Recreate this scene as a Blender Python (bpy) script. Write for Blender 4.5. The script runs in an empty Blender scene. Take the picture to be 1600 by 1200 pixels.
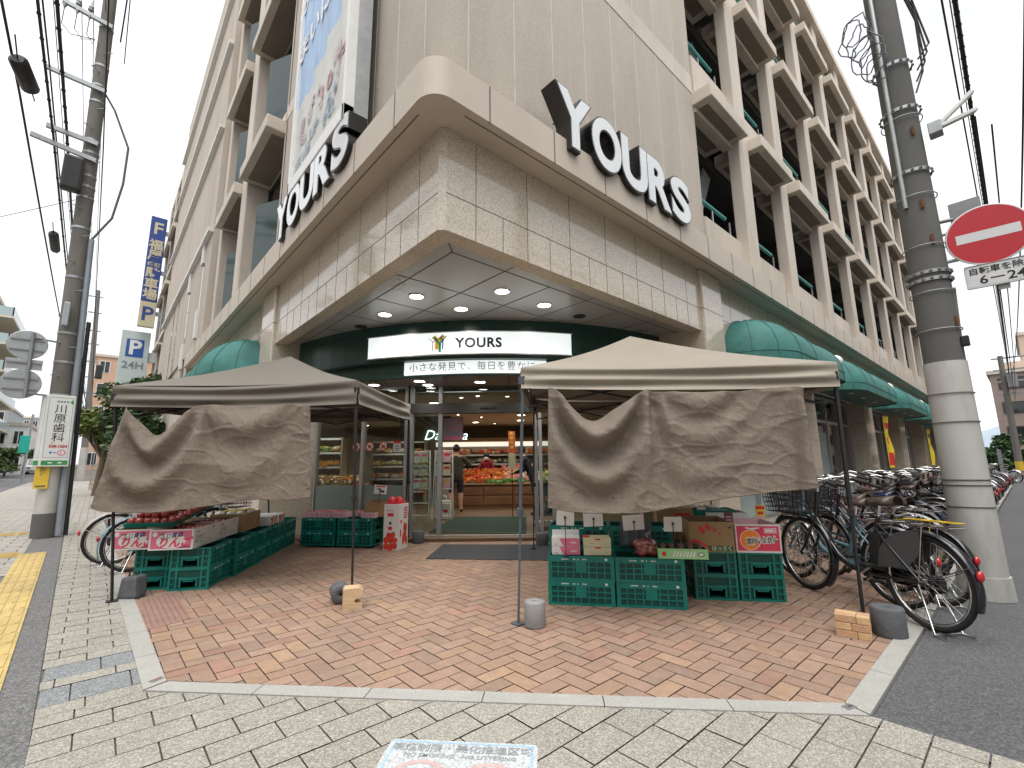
import bpy, bmesh, math, random
from mathutils import Vector, Matrix, noise
random.seed(7)
rnd = random.uniform
C = bpy.context.scene.collection
SC = bpy.context.scene

# ------------------------------------------------------------------ camera, sky, sun, exposure
EYE = 1.25
cam_d = bpy.data.cameras.new('camera'); cam = bpy.data.objects.new('camera', cam_d); C.objects.link(cam)
cam_d.sensor_width = 36.0; cam_d.lens = 36.0 * 716.48 / 1600.0
cam_d.clip_start = 0.05; cam_d.clip_end = 3000
RX = Vector((0.744989, -0.666982, -0.011220)); FX = Vector((0.658170, 0.732200, 0.175202)); UX = Vector((-0.108641, -0.137908, 0.984469))
cam.matrix_world = Matrix(((RX.x, UX.x, -FX.x, 0), (RX.y, UX.y, -FX.y, 0), (RX.z, UX.z, -FX.z, EYE), (0, 0, 0, 1)))
SC.camera = cam

SUN_EL, SUN_AZ = math.radians(70), math.radians(222)      # compass style azimuth of the veiled sun: behind the camera, to the right
world = bpy.data.worlds.new("World"); SC.world = world; world.use_nodes = True
wn = world.node_tree.nodes; wl = world.node_tree.links
bg = wn['Background']
sky = wn.new('ShaderNodeTexSky'); sky.sky_type = 'NISHITA'; sky.sun_disc = False
sky.sun_elevation = SUN_EL; sky.sun_rotation = SUN_AZ; sky.dust_density = 6.0; sky.air_density = 1.0; sky.ozone_density = 1.0
hs = wn.new('ShaderNodeHueSaturation'); hs.inputs['Saturation'].default_value = 0.10
wl.new(sky.outputs[0], hs.inputs['Color'])
tcw = wn.new('ShaderNodeTexCoord'); mp = wn.new('ShaderNodeMapping'); mp.inputs['Scale'].default_value = (1, 1, 2.4)
wl.new(tcw.outputs['Generated'], mp.inputs['Vector'])
nz = wn.new('ShaderNodeTexNoise'); nz.inputs['Scale'].default_value = 2.2; nz.inputs['Detail'].default_value = 5
wl.new(mp.outputs[0], nz.inputs['Vector'])
rp = wn.new('ShaderNodeValToRGB'); rp.color_ramp.elements[0].position = 0.3; rp.color_ramp.elements[1].position = 0.75
rp.color_ramp.elements[0].color = (7.6, 7.9, 8.4, 1); rp.color_ramp.elements[1].color = (12.5, 12.5, 12.5, 1)
wl.new(nz.outputs['Fac'], rp.inputs[0])
mx = wn.new('ShaderNodeMix'); mx.data_type = 'RGBA'; mx.inputs[0].default_value = 0.82
wl.new(hs.outputs[0], mx.inputs[6]); wl.new(rp.outputs[0], mx.inputs[7])
wl.new(mx.outputs[2], bg.inputs['Color'])
bg.inputs['Strength'].default_value = 0.060

sun_d = bpy.data.lights.new('sun', 'SUN'); sun_d.energy = 1.5; sun_d.angle = math.radians(55); sun_d.color = (1.0, 0.965, 0.91)
sun = bpy.data.objects.new('sun', sun_d); C.objects.link(sun)
sd_ = Vector((math.sin(SUN_AZ) * math.cos(SUN_EL), math.cos(SUN_AZ) * math.cos(SUN_EL), math.sin(SUN_EL)))
sun.rotation_euler = sd_.to_track_quat('Z', 'Y').to_euler()
SC.view_settings.view_transform = 'Standard'; SC.view_settings.look = 'None'
SC.view_settings.exposure = 1.2; SC.view_settings.gamma = 1.0
SC.cycles.max_bounces = 8; SC.cycles.transparent_max_bounces = 12
SC.cycles.caustics_reflective = False; SC.cycles.caustics_refractive = False
SC.cycles.sample_clamp_indirect = 6.0

# ------------------------------------------------------------------ frames: world X runs along the right facade, Y along the left one;
# the "front" frame (s to the right, d away) faces the entrance from the street corner
AZ = math.radians(48.0478); YAW = AZ - math.pi / 2
ER = Vector((math.sin(AZ), -math.cos(AZ))); EF = Vector((math.cos(AZ), math.sin(AZ)))
def W(s, d, z=0.0):
    return Vector((ER.x * s + EF.x * d, ER.y * s + EF.y * d, z))
def rise(y):                                   # the left street climbs gently away from the corner
    return 0.006 * max(0.0, y - 16.0) + 0.028 * max(0.0, y - 62.0)

# ------------------------------------------------------------------ materials
MATS = {}
def M(name, col, rough=0.6, metal=0.0, var=0.10, scale=6.0, bump=0.0, bscale=60.0, emit=None, estr=1.0, stretch=(1, 1, 1), spec=0.5,
      speck=None, speck_scale=180.0, island=0.0, gum=0.0, alpha=None, trans=0.0, sheen=0.0, dirt=None, coat=0.0):
    if name in MATS: return MATS[name]
    m = bpy.data.materials.new(name); m.use_nodes = True; MATS[name] = m
    nt = m.node_tree; N = nt.nodes; L = nt.links
    b = N['Principled BSDF']
    b.inputs['Roughness'].default_value = rough; b.inputs['Metallic'].default_value = metal
    b.inputs['Specular IOR Level'].default_value = spec
    if coat: b.inputs['Coat Weight'].default_value = coat; b.inputs['Coat Roughness'].default_value = 0.08
    if trans: b.inputs['Transmission Weight'].default_value = trans
    if sheen: b.inputs['Sheen Weight'].default_value = sheen
    tc = N.new('ShaderNodeTexCoord'); mpn = N.new('ShaderNodeMapping'); mpn.inputs['Scale'].default_value = stretch
    geo = N.new('ShaderNodeNewGeometry')
    L.new(geo.outputs['Position'] if island >= 0 else tc.outputs['Object'], mpn.inputs['Vector'])
    cur = None
    rgb = N.new('ShaderNodeRGB'); rgb.outputs[0].default_value = (*col, 1); cur = rgb.outputs[0]
    def mul(fac_socket, lo, hi, cur):
        mr = N.new('ShaderNodeMapRange'); mr.inputs['To Min'].default_value = lo; mr.inputs['To Max'].default_value = hi
        L.new(fac_socket, mr.inputs['Value'])
        mm = N.new('ShaderNodeMix'); mm.data_type = 'RGBA'; mm.blend_type = 'MULTIPLY'; mm.inputs[0].default_value = 1
        L.new(cur, mm.inputs[6]); L.new(mr.outputs[0], mm.inputs[7])
        return mm.outputs[2]
    if island > 0:
        cur = mul(geo.outputs['Random Per Island'], 1 - island, 1 + island, cur)
    if var:
        n1 = N.new('ShaderNodeTexNoise'); n1.inputs['Scale'].default_value = scale; n1.inputs['Detail'].default_value = 6
        n1.inputs['Roughness'].default_value = 0.62
        L.new(mpn.outputs[0], n1.inputs['Vector'])
        mr = N.new('ShaderNodeMapRange'); mr.inputs['From Min'].default_value = 0.3; mr.inputs['From Max'].default_value = 0.7
        L.new(n1.outputs['Fac'], mr.inputs['Value'])
        cur = mul(mr.outputs[0], 1 - var, 1 + var, cur)
        rr = N.new('ShaderNodeMapRange'); rr.inputs['To Min'].default_value = max(0.02, rough - 0.08); rr.inputs['To Max'].default_value = min(1, rough + 0.08)
        L.new(n1.outputs['Fac'], rr.inputs['Value']); L.new(rr.outputs[0], b.inputs['Roughness'])
    if dirt:                                   # broad stains
        n3 = N.new('ShaderNodeTexNoise'); n3.inputs['Scale'].default_value = dirt[1]; n3.inputs['Detail'].default_value = 8; n3.inputs['Roughness'].default_value = 0.7
        L.new(mpn.outputs[0], n3.inputs['Vector'])
        mr = N.new('ShaderNodeMapRange'); mr.inputs['From Min'].default_value = 0.45; mr.inputs['From Max'].default_value = 0.72
        L.new(n3.outputs['Fac'], mr.inputs['Value'])
        cur = mul(mr.outputs[0], 1.0, dirt[0], cur)
    if gum:                                    # trodden gum and drips: sparse round spots
        vg = N.new('ShaderNodeTexVoronoi'); vg.inputs['Scale'].default_value = gum; L.new(geo.outputs['Position'], vg.inputs['Vector'])
        sg_ = N.new('ShaderNodeSeparateColor'); L.new(vg.outputs['Color'], sg_.inputs[0])
        lt = N.new('ShaderNodeMath'); lt.operation = 'MULTIPLY'; lt.inputs[1].default_value = 0.10; L.new(sg_.outputs[1], lt.inputs[0])
        m1 = N.new('ShaderNodeMath'); m1.operation = 'LESS_THAN'; L.new(vg.outputs['Distance'], m1.inputs[0]); L.new(lt.outputs[0], m1.inputs[1])
        m2_ = N.new('ShaderNodeMath'); m2_.operation = 'GREATER_THAN'; m2_.inputs[1].default_value = 0.55; L.new(sg_.outputs[0], m2_.inputs[0])
        m3 = N.new('ShaderNodeMath'); m3.operation = 'MULTIPLY'; L.new(m1.outputs[0], m3.inputs[0]); L.new(m2_.outputs[0], m3.inputs[1])
        cur = mul(m3.outputs[0], 1.0, 0.72, cur)
    if speck:                                  # (dark colour, light colour, amount)
        vo = N.new('ShaderNodeTexVoronoi'); vo.inputs['Scale'].default_value = speck_scale
        L.new(geo.outputs['Position'], vo.inputs['Vector'])
        cr = N.new('ShaderNodeValToRGB'); cr.color_ramp.interpolation = 'LINEAR'
        e = cr.color_ramp.elements
        e[0].position = 0.0; e[0].color = (*speck[0], 1); e[1].position = 1.0; e[1].color = (*speck[1], 1)
        mid = e.new(0.5); mid.color = (*col, 1)
        sx = N.new('ShaderNodeSeparateColor'); L.new(vo.outputs['Color'], sx.inputs[0]); L.new(sx.outputs[0], cr.inputs[0])
        mm = N.new('ShaderNodeMix'); mm.data_type = 'RGBA'; mm.inputs[0].default_value = speck[2]
        L.new(cur, mm.inputs[6]); L.new(cr.outputs[0], mm.inputs[7]); cur = mm.outputs[2]
    L.new(cur, b.inputs['Base Color'])
    if bump:
        n2 = N.new('ShaderNodeTexNoise'); n2.inputs['Scale'].default_value = bscale; n2.inputs['Detail'].default_value = 4
        L.new(mpn.outputs[0], n2.inputs['Vector'])
        bp = N.new('ShaderNodeBump'); bp.inputs['Strength'].default_value = bump; bp.inputs['Distance'].default_value = 0.01
        L.new(n2.outputs['Fac'], bp.inputs['Height']); L.new(bp.outputs[0], b.inputs['Normal'])
    if emit:
        b.inputs['Emission Color'].default_value = (*emit, 1); b.inputs['Emission Strength'].default_value = estr
    if alpha is not None: b.inputs['Alpha'].default_value = alpha
    return m

def glass_mat(name, tint=(0.8, 0.86, 0.84), refl=0.10, rough=0.02):
    """thin architectural glass: mostly see-through, Fresnel reflection"""
    if name in MATS: return MATS[name]
    m = bpy.data.materials.new(name); m.use_nodes = True; MATS[name] = m
    N = m.node_tree.nodes; L = m.node_tree.links; N.remove(N['Principled BSDF'])
    out = N['Material Output']; tr = N.new('ShaderNodeBsdfTransparent'); tr.inputs[0].default_value = (*tint, 1)
    gl = N.new('ShaderNodeBsdfGlossy'); gl.inputs['Roughness'].default_value = rough; gl.inputs[0].default_value = (0.9, 0.9, 0.9, 1)
    lw = N.new('ShaderNodeLayerWeight'); lw.inputs[0].default_value = 0.35
    mr = N.new('ShaderNodeMapRange'); mr.inputs['To Min'].default_value = refl * 0.5; mr.inputs['To Max'].default_value = min(1.0, refl * 5)
    L.new(lw.outputs['Fresnel'], mr.inputs['Value'])
    ms = N.new('ShaderNodeMixShader'); L.new(mr.outputs[0], ms.inputs[0]); L.new(tr.outputs[0], ms.inputs[1]); L.new(gl.outputs[0], ms.inputs[2])
    L.new(ms.outputs[0], out.inputs['Surface']); return m

# ------------------------------------------------------------------ mesh helper
KS = 1.0                                        # size of the building shell, set out from the eye point
def KP(p):
    p = Vector(p); return Vector((p.x * KS, p.y * KS, EYE + (p.z - EYE) * KS)) if KS != 1.0 else p

class MB:
    def __init__(self): self.v = []; self.f = []; self.m = []; self.s = []; self.cm = 0
    def add(self, verts, faces, mat=0, smooth=False, T=None):
        o = len(self.v)
        for p in verts:
            p = Vector(p); self.v.append(T @ p if T is not None else p)
        for f in faces: self.f.append([i + o for i in f]); self.m.append(mat + self.cm); self.s.append(smooth)
        return self
    def box(self, x0, x1, y0, y1, z0, z1, mat=0, T=None, top_inset=0):
        a = [(x0, y0, z0), (x1, y0, z0), (x1, y1, z0), (x0, y1, z0), (x0, y0, z1), (x1, y0, z1), (x1, y1, z1), (x0, y1, z1)]
        return self.add(a, [(0, 3, 2, 1), (4, 5, 6, 7), (0, 1, 5, 4), (1, 2, 6, 5), (2, 3, 7, 6), (3, 0, 4, 7)], mat, False, T)
    def bbox(self, x0, x1, y0, y1, z0, z1, b=0.01, mat=0, T=None, smooth=False):
        """box with chamfered edges"""
        bm = bmesh.new(); bmesh.ops.create_cube(bm, size=1)
        for v in bm.verts: v.co = Vector(((x0 + x1) / 2 + v.co.x * (x1 - x0), (y0 + y1) / 2 + v.co.y * (y1 - y0), (z0 + z1) / 2 + v.co.z * (z1 - z0)))
        bmesh.ops.bevel(bm, geom=bm.edges[:], offset=b, segments=2, affect='EDGES', profile=0.6)
        self.bm(bm, mat, smooth, T); return self
    def bm(self, bm, mat=0, smooth=False, T=None):
        bm.verts.ensure_lookup_table(); bm.verts.index_update()
        self.add([v.co.copy() for v in bm.verts], [[v.index for v in f.verts] for f in bm.faces], mat, smooth, T); bm.free(); return self
    def quad(self, a, b, c, d, mat=0, smooth=False): return self.add([a, b, c, d], [(0, 1, 2, 3)], mat, smooth)
    def prism(self, poly, z0, z1, mat=0, T=None):
        n = len(poly); v = [(p[0], p[1], z0) for p in poly] + [(p[0], p[1], z1) for p in poly]
        f = [list(range(n))[::-1], list(range(n, 2 * n))] + [(i, (i + 1) % n, n + (i + 1) % n, n + i) for i in range(n)]
        return self.add(v, f, mat, False, T)
    def cyl(self, p0, p1, r0, r1=None, n=12, mat=0, smooth=True, caps=True, T=None):
        return self.tube([p0, p1], [r0, r0 if r1 is None else r1], n, mat, smooth, caps, T)
    def tube(self, pts, r, n=8, mat=0, smooth=True, caps=True, T=None, closed=False):
        pts = [Vector(p) for p in pts]; k = len(pts)
        if not isinstance(r, (list, tuple)): r = [r] * k
        vs = []; fs = []; up = None
        for i, p in enumerate(pts):
            if closed: t = (pts[(i + 1) % k] - pts[i - 1])
            else: t = (pts[min(i + 1, k - 1)] - pts[max(i - 1, 0)])
            if t.length < 1e-9: t = Vector((0, 0, 1))
            t.normalize()
            if up is None:
                up = Vector((0, 0, 1)) if abs(t.z) < 0.9 else Vector((1, 0, 0))
            u = (up - t * up.dot(t))
            if u.length < 1e-6: u = t.orthogonal()
            u.normalize(); w = t.cross(u); up = u
            for j in range(n):
                a = 2 * math.pi * j / n
                vs.append(p + (u * math.cos(a) + w * math.sin(a)) * r[i])
        for i in range(k if closed else k - 1):
            i2 = (i + 1) % k
            for j in range(n): fs.append((i * n + j, i * n + (j + 1) % n, i2 * n + (j + 1) % n, i2 * n + j))
        self.add(vs, fs, mat, smooth, T)
        if caps and not closed:
            self.add(vs[:n], [list(range(n))[::-1]], mat, False, T); self.add(vs[-n:], [list(range(n))], mat, False, T)
        return self
    def lathe(self, prof, n=16, mat=0, smooth=True, T=None, c=(0, 0, 0)):
        vs = []; fs = []
        for (r, z) in prof:
            for j in range(n):
                a = 2 * math.pi * j / n; vs.append((c[0] + r * math.cos(a), c[1] + r * math.sin(a), c[2] + z))
        for i in range(len(prof) - 1):
            for j in range(n): fs.append((i * n + j, i * n + (j + 1) % n, (i + 1) * n + (j + 1) % n, (i + 1) * n + j))
        return self.add(vs, fs, mat, smooth, T)
    def ball(self, c, r, mat=0, sub=2, sc=(1, 1, 1), jit=0.0):
        bm = bmesh.new(); bmesh.ops.create_icosphere(bm, subdivisions=sub, radius=1)
        for v in bm.verts:
            k = 1 + (rnd(-jit, jit) if jit else 0)
            v.co = Vector((c[0] + v.co.x * r * sc[0] * k, c[1] + v.co.y * r * sc[1] * k, c[2] + v.co.z * r * sc[2] * k))
        return self.bm(bm, mat, True)
    def grid(self, fn, nu, nv, mat=0, smooth=True, T=None):
        vs = [fn(i / nu, j / nv) for j in range(nv + 1) for i in range(nu + 1)]
        fs = [(j * (nu + 1) + i, j * (nu + 1) + i + 1, (j + 1) * (nu + 1) + i + 1, (j + 1) * (nu + 1) + i) for j in range(nv) for i in range(nu)]
        return self.add(vs, fs, mat, smooth, T)
    def text(self, s, size, T, mat=0, depth=0.002, bold=0.0, shear=0.0, align='CENTER', space=1.0, sx=1.0, res=2):
        cu = bpy.data.curves.new('t', 'FONT'); cu.body = s; cu.size = size; cu.extrude = depth; cu.offset = bold; cu.shear = shear
        cu.align_x = align; cu.align_y = 'CENTER'; cu.space_character = space; cu.resolution_u = res; cu.fill_mode = 'BOTH'
        o = bpy.data.objects.new('t', cu); C.objects.link(o); bpy.context.view_layer.update()
        me = bpy.data.meshes.new_from_object(o.evaluated_get(bpy.context.evaluated_depsgraph_get()))
        S = Matrix.Diagonal((sx, 1, 1, 1))
        self.add([S @ v.co for v in me.vertices], [list(p.vertices) for p in me.polygons], mat, False, T)
        bpy.data.objects.remove(o); bpy.data.curves.remove(cu); bpy.data.meshes.remove(me); return self
    def build(self, name, mats, parent=None, sub=False, solid=0.0):
        me = bpy.data.meshes.new(name)
        off = Vector((0, 0, 0)); inv = None
        if parent is not None and sub:                 # geometry given in world coordinates: express it in the parent's frame
            inv = world_of(parent).inverted()
        vs = [KP(v) for v in self.v] if (sub and KS != 1.0) else self.v
        me.from_pydata([tuple(inv @ v) if inv is not None else tuple(v) for v in vs], [], self.f)
        if not isinstance(mats, (list, tuple)): mats = [mats]
        for m in mats: me.materials.append(m)
        me.polygons.foreach_set('material_index', self.m); me.polygons.foreach_set('use_smooth', self.s); me.update()
        o = bpy.data.objects.new(name, me); C.objects.link(o)
        if parent is not None: o.parent = parent
        if solid:
            md = o.modifiers.new('solid', 'SOLIDIFY'); md.thickness = solid
        return o
def world_of(o):
    m = Matrix.LocRotScale(o.location, o.rotation_euler, o.scale)
    return world_of(o.parent) @ m if o.parent else m
def tag(o, label=None, cat=None, group=None, kind=None):
    if label: o['label'] = label
    if cat: o['category'] = cat
    if group: o['group'] = group
    if kind: o['kind'] = kind
    return o
def thing(name, label, cat, loc=(0, 0, 0), rz=0.0, group=None):
    o = bpy.data.objects.new(name, None); C.objects.link(o); o.empty_display_size = 0.1
    if KS != 1.0: loc = KP(loc) if loc[2] > .01 else (loc[0] * KS, loc[1] * KS, loc[2])
    o.location = loc; o.rotation_euler = (0, 0, rz)
    return tag(o, label, cat, group)
def copy_tree(o, parent=None):
    c = o.copy(); C.objects.link(c)
    if parent is not None: c.parent = parent
    for ch in list(o.children): copy_tree(ch, c)
    return c
def wall_T(origin, xdir, ydir=(0, 0, 1)):
    """frame for lettering: x along xdir, y along ydir, z out of the surface"""
    x = Vector(xdir).normalized(); y = Vector(ydir).normalized(); z = x.cross(y); o = Vector(origin)
    return Matrix(((x.x, y.x, z.x, o.x), (x.y, y.y, z.y, o.y), (x.z, y.z, z.z, o.z), (0, 0, 0, 1)))
def clip(poly, conv):
    out = list(poly); n = len(conv)
    for i in range(n):
        a = conv[i]; b = conv[(i + 1) % n]; inp = out; out = []
        if not inp: return []
        side = lambda p: (b[0] - a[0]) * (p[1] - a[1]) - (b[1] - a[1]) * (p[0] - a[0])
        for k in range(len(inp)):
            p, q = inp[k - 1], inp[k]; sp, sq = side(p), side(q)
            if sq >= 0:
                if sp < 0: t = sp / (sp - sq); out.append((p[0] + t * (q[0] - p[0]), p[1] + t * (q[1] - p[1])))
                out.append(q)
            elif sp >= 0: t = sp / (sp - sq); out.append((p[0] + t * (q[0] - p[0]), p[1] + t * (q[1] - p[1])))
    return out

# ------------------------------------------------------------------ common materials
m_asph = M('asphalt', (0.085, 0.088, 0.094), 0.85, var=0.18, scale=1.2, bump=0.55, bscale=170, speck=((0.05, 0.05, 0.054), (0.24, 0.24, 0.24), 0.42), speck_scale=120, dirt=(0.8, 0.5))
m_road = M('street_asphalt', (0.13, 0.135, 0.145), 0.85, var=0.14, scale=0.7, bump=0.3, bscale=120, dirt=(0.85, 0.3))
m_ground = M('far_ground', (0.16, 0.16, 0.155), 0.9, var=0.2, scale=0.05)
m_grout = M('joint_sand', (0.125, 0.112, 0.095), 0.95, var=0.35, scale=9)
m_brick = M('clay_paver', (0.315, 0.208, 0.153), 0.8, var=0.14, scale=14, bump=0.35, bscale=190, gum=3.0, island=0.13, dirt=(0.80, 0.7), speck=((0.20, 0.12, 0.085), (0.46, 0.32, 0.24), 0.25), speck_scale=260)
m_brick2 = M('clay_paver_red', (0.315, 0.188, 0.138), 0.8, var=0.14, scale=14, bump=0.35, bscale=190, gum=3.0, island=0.12, dirt=(0.82, 0.7))
m_brick3 = M('clay_paver_ochre', (0.33, 0.217, 0.145), 0.8, var=0.14, scale=14, bump=0.35, bscale=190, gum=3.0, island=0.12, dirt=(0.82, 0.7))
m_brick4 = M('clay_paver_brown', (0.285, 0.196, 0.146), 0.8, var=0.14, scale=14, bump=0.35, bscale=190, gum=3.0, island=0.12, dirt=(0.82, 0.7))
m_paver = M('washed_aggregate_paver', (0.325, 0.315, 0.28), 0.85, var=0.10, scale=5, bump=0.9, bscale=150, gum=2.6, island=0.12, speck=((0.18, 0.16, 0.13), (0.64, 0.60, 0.52), 0.55), speck_scale=150, dirt=(0.74, 0.8))
m_paver_far = M('sidewalk_paver', (0.33, 0.315, 0.29), 0.85, var=0.10, scale=3, bump=0.3, bscale=150, island=0.13, speck=((0.3, 0.26, 0.22), (0.6, 0.55, 0.5), 0.4), speck_scale=125)
m_dpaver = M('dark_granite_paver', (0.20, 0.215, 0.225), 0.8, var=0.12, scale=6, bump=0.6, bscale=150, island=0.08, speck=((0.1, 0.105, 0.11), (0.4, 0.42, 0.43), 0.6), speck_scale=140)
m_strip = M('dark_resin_strip', (0.125, 0.125, 0.128), 0.85, var=0.15, scale=3, bump=0.6, bscale=120, speck=((0.07, 0.07, 0.072), (0.34, 0.34, 0.33), 0.55), speck_scale=110)
m_kerb = M('granite_kerb', (0.35, 0.35, 0.325), 0.8, var=0.10, scale=7, bump=0.25, bscale=200, speck=((0.26, 0.26, 0.245), (0.52, 0.51, 0.48), 0.45), speck_scale=260, dirt=(0.75, 1.3))
m_yel = M('tactile_yellow', (0.52, 0.39, 0.155), 0.7, var=0.12, scale=4, bump=0.1, bscale=120, island=0.06, dirt=(0.82, 0.9))
m_tact = M('tactile_brick', (0.27, 0.165, 0.135), 0.75, var=0.14, scale=8, bump=0.2, bscale=160)
m_conc = M('washed_concrete_wall', (0.475, 0.42, 0.362), 0.85, var=0.10, scale=2.2, bump=0.5, bscale=90, stretch=(1, 1, 0.22), speck=((0.36, 0.31, 0.265), (0.57, 0.515, 0.45), 0.45), speck_scale=95, dirt=(0.74, 0.9))
m_fin = M('painted_concrete', (0.585, 0.52, 0.448), 0.75, var=0.09, scale=1.6, stretch=(1, 1, 0.25), bump=0.1, bscale=60, dirt=(0.80, 0.9))
m_ledge = M('ledge_panel', (0.545, 0.475, 0.40), 0.55, var=0.05, scale=1.3, dirt=(0.92, 0.8))
m_gran = M('beige_granite', (0.60, 0.53, 0.435), 0.06, var=0.06, scale=2.0, spec=0.75, speck=((0.15, 0.13, 0.11), (0.72, 0.65, 0.55), 0.42), speck_scale=80)
m_joint = M('dark_joint', (0.15, 0.135, 0.115), 0.9, var=0.1)
m_caulk = M('pale_caulk', (0.60, 0.55, 0.47), 0.8, var=0.1)
m_sash = M('dark_bronze_frame', (0.055, 0.053, 0.05), 0.45, 0.3, var=0.1)
m_alu = M('aluminium', (0.55, 0.56, 0.57), 0.38, 0.85, var=0.08)
m_steel_grey = M('grey_painted_steel', (0.27, 0.28, 0.285), 0.5, 0.2, var=0.1)
m_white = M('white_paint', (0.78, 0.78, 0.77), 0.45, var=0.05)
m_whitestrip = M('white_strip', (0.70, 0.69, 0.67), 0.55, var=0.06)
m_teal = M('teal_rail', (0.03, 0.27, 0.25), 0.4, var=0.1)
m_soffit = M('pale_metal_soffit', (0.42, 0.42, 0.41), 0.30, 0.15, var=0.05, scale=1.0)
m_darkgreen = M('dark_green_panel', (0.010, 0.050, 0.042), 0.30, var=0.12, scale=1.5)
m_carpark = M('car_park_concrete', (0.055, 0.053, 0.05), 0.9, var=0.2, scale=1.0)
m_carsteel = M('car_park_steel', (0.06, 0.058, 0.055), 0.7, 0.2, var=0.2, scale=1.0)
m_glassdark = M('dark_window_glass', (0.02, 0.024, 0.024), 0.04, var=0.0, spec=0.6)
m_glassblue = M('frosted_window', (0.36, 0.45, 0.46), 0.18, var=0.08, scale=0.8)
m_glass = glass_mat('shop_glass', refl=0.06)
m_galv = M('galvanised', (0.38, 0.40, 0.41), 0.45, .6, var=.12, scale=8)
m_black = M('black_plastic', (0.018, 0.018, 0.018), 0.45, var=0.1)

# ------------------------------------------------------------------ ground, streets, pavings
b = MB(); b.quad((-900, -900, -0.16), (900, -900, -0.16), (900, 900, -0.16), (-900, 900, -0.16)); tag(b.build('ground', m_ground), kind='structure')
def lx(x0, y): return x0 - 0.024 * (y - 4)      # lines of the left street run a little askew to the facade
def strip(name, x0, x1, y0, y1, z, mat, n=24):
    b = MB(); ys = [y0 + (y1 - y0) * (i / n) for i in range(n + 1)]
    for i in range(n):
        a, c = ys[i], ys[i + 1]
        b.quad((lx(x0, a), a, z + rise(a)), (lx(x1, a), a, z + rise(a)), (lx(x1, c), c, z + rise(c)), (lx(x0, c), c, z + rise(c)))
    return tag(b.build(name, mat), kind='structure')
strip('road', -12.0, -3.02, -30, 330, -0.112, m_road, 60)
strip('road_line', -6.6, -6.45, 6, 200, -0.108, m_white, 40)
strip('far_pavement', -60, -12.0, -30, 330, -0.02, m_paver_far, 60)
b = MB(); b.add([(2.95, -40, -0.004), (140, -40, -0.004), (140, 0.86, -0.004), (2.95, 0.70, -0.004)], [(0, 1, 2, 3)])
b.add([(35.0, 0.86, -0.005), (140, 0.86, -0.005), (140, 60, -0.005), (35.0, 60, -0.005)], [(0, 1, 2, 3)]); tag(b.build('side_street', m_asph), kind='structure')
# bedding under the pavers
b = MB(); n = 40
for i in range(n):
    y0 = -4 + 130 * i / n; y1 = -4 + 130 * (i + 1) / n
    b.quad((lx(-2.98, y0), y0, -0.014 + rise(y0)), (3.0, y0, -0.014 + rise(y0)), (3.0, y1, -0.014 + rise(y1)), (lx(-2.98, y1), y1, -0.014 + rise(y1)))
tag(b.build('paving_bed', m_grout), kind='structure')
def lay(rows, conv, mat, name, L, gap=0.007, z=0.0, skew=False, rise_=False, off=0.0):
    b = MB(); k = 0
    for (y0, y1) in rows:
        k += 1; xs = min(p[0] for p in conv) - L + (L / 2 if k % 2 else 0) + off
        while xs < max(p[0] for p in conv):
            q = [(xs + gap, y0 + gap), (xs + L - gap, y0 + gap), (xs + L - gap, y1 - gap), (xs + gap, y1 - gap)]
            if skew: q = [(lx(p[0], p[1]), p[1]) for p in q]
            q = clip(q, conv)
            if len(q) > 2:
                dz = rnd(-0.0012, 0.0012)
                b.add([(p[0], p[1], z + dz + (rise(p[1]) if rise_ else 0)) for p in q], [list(range(len(q)))])
            xs += L
    return tag(b.build(name, mat), kind='structure')
def rows(y0, y1, h):
    out = []; y = y0
    while y < y1: out.append((y, y + h)); y += h
    return out
KL = [(0.35, 3.60), (0.20, 16.0)]               # outer line of the plaza kerb on the left street
front = [(-0.06, 2.2), (-0.06, -2.5), (3.10, -2.5), (3.03, 0.62), (2.98, 0.715), (0.345, 3.575), (-0.085, 3.575)]
front = [(-0.03, -2.5), (3.10, -2.5), (3.02, 0.70), (0.345, 3.575), (-0.09, 3.575)]
lay(rows(-2.5, 3.6, 0.186), front, m_paver, 'front_pavement', 0.30, gap=.0038)
lay([(3.575, 3.72), (4.00, 4.15)] + rows(4.40, 16, 0.170), [(-0.09, 3.575), (0.345, 3.575), (0.20, 16), (-0.37, 16)], m_paver, 'left_pavement', 0.28, gap=.0038, off=0.05)
lay([(3.72, 4.00), (4.15, 4.40)], [(-0.09, 3.575), (0.345, 3.575), (0.33, 4.6), (-0.10, 4.6)], m_dpaver, 'dark_paver_rows', 0.27, gap=.0038)
lay(rows(8.5, 60, 0.24), [(-0.62, 8.5), (-0.62, 8.6), (-1.9, 60), (-4.2, 60), (-2.95, 8.5)], m_paver_far, 'kerbside_pavement', 0.36, rise_=True)
lay(rows(16, 60, 0.24), [(-0.37, 16), (0.20, 16), (1.4, 16), (1.4, 60), (-1.35, 60)], m_paver_far, 'left_pavement', 0.30, rise_=True)
lay(rows(6.5, 40, 0.24), [(0.36, 13.0), (2.0, 10.9), (2.6, 10.9), (2.6, 40), (0.36, 40)], m_paver_far, 'wall_side_pavement', 0.30)
strip('resin_strip', -0.60, -0.105, -3, 60, -0.006, m_strip, 30)
strip('resin_strip', -1.35, -0.60, -3, 8.5, -0.006, m_strip, 6)
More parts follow.
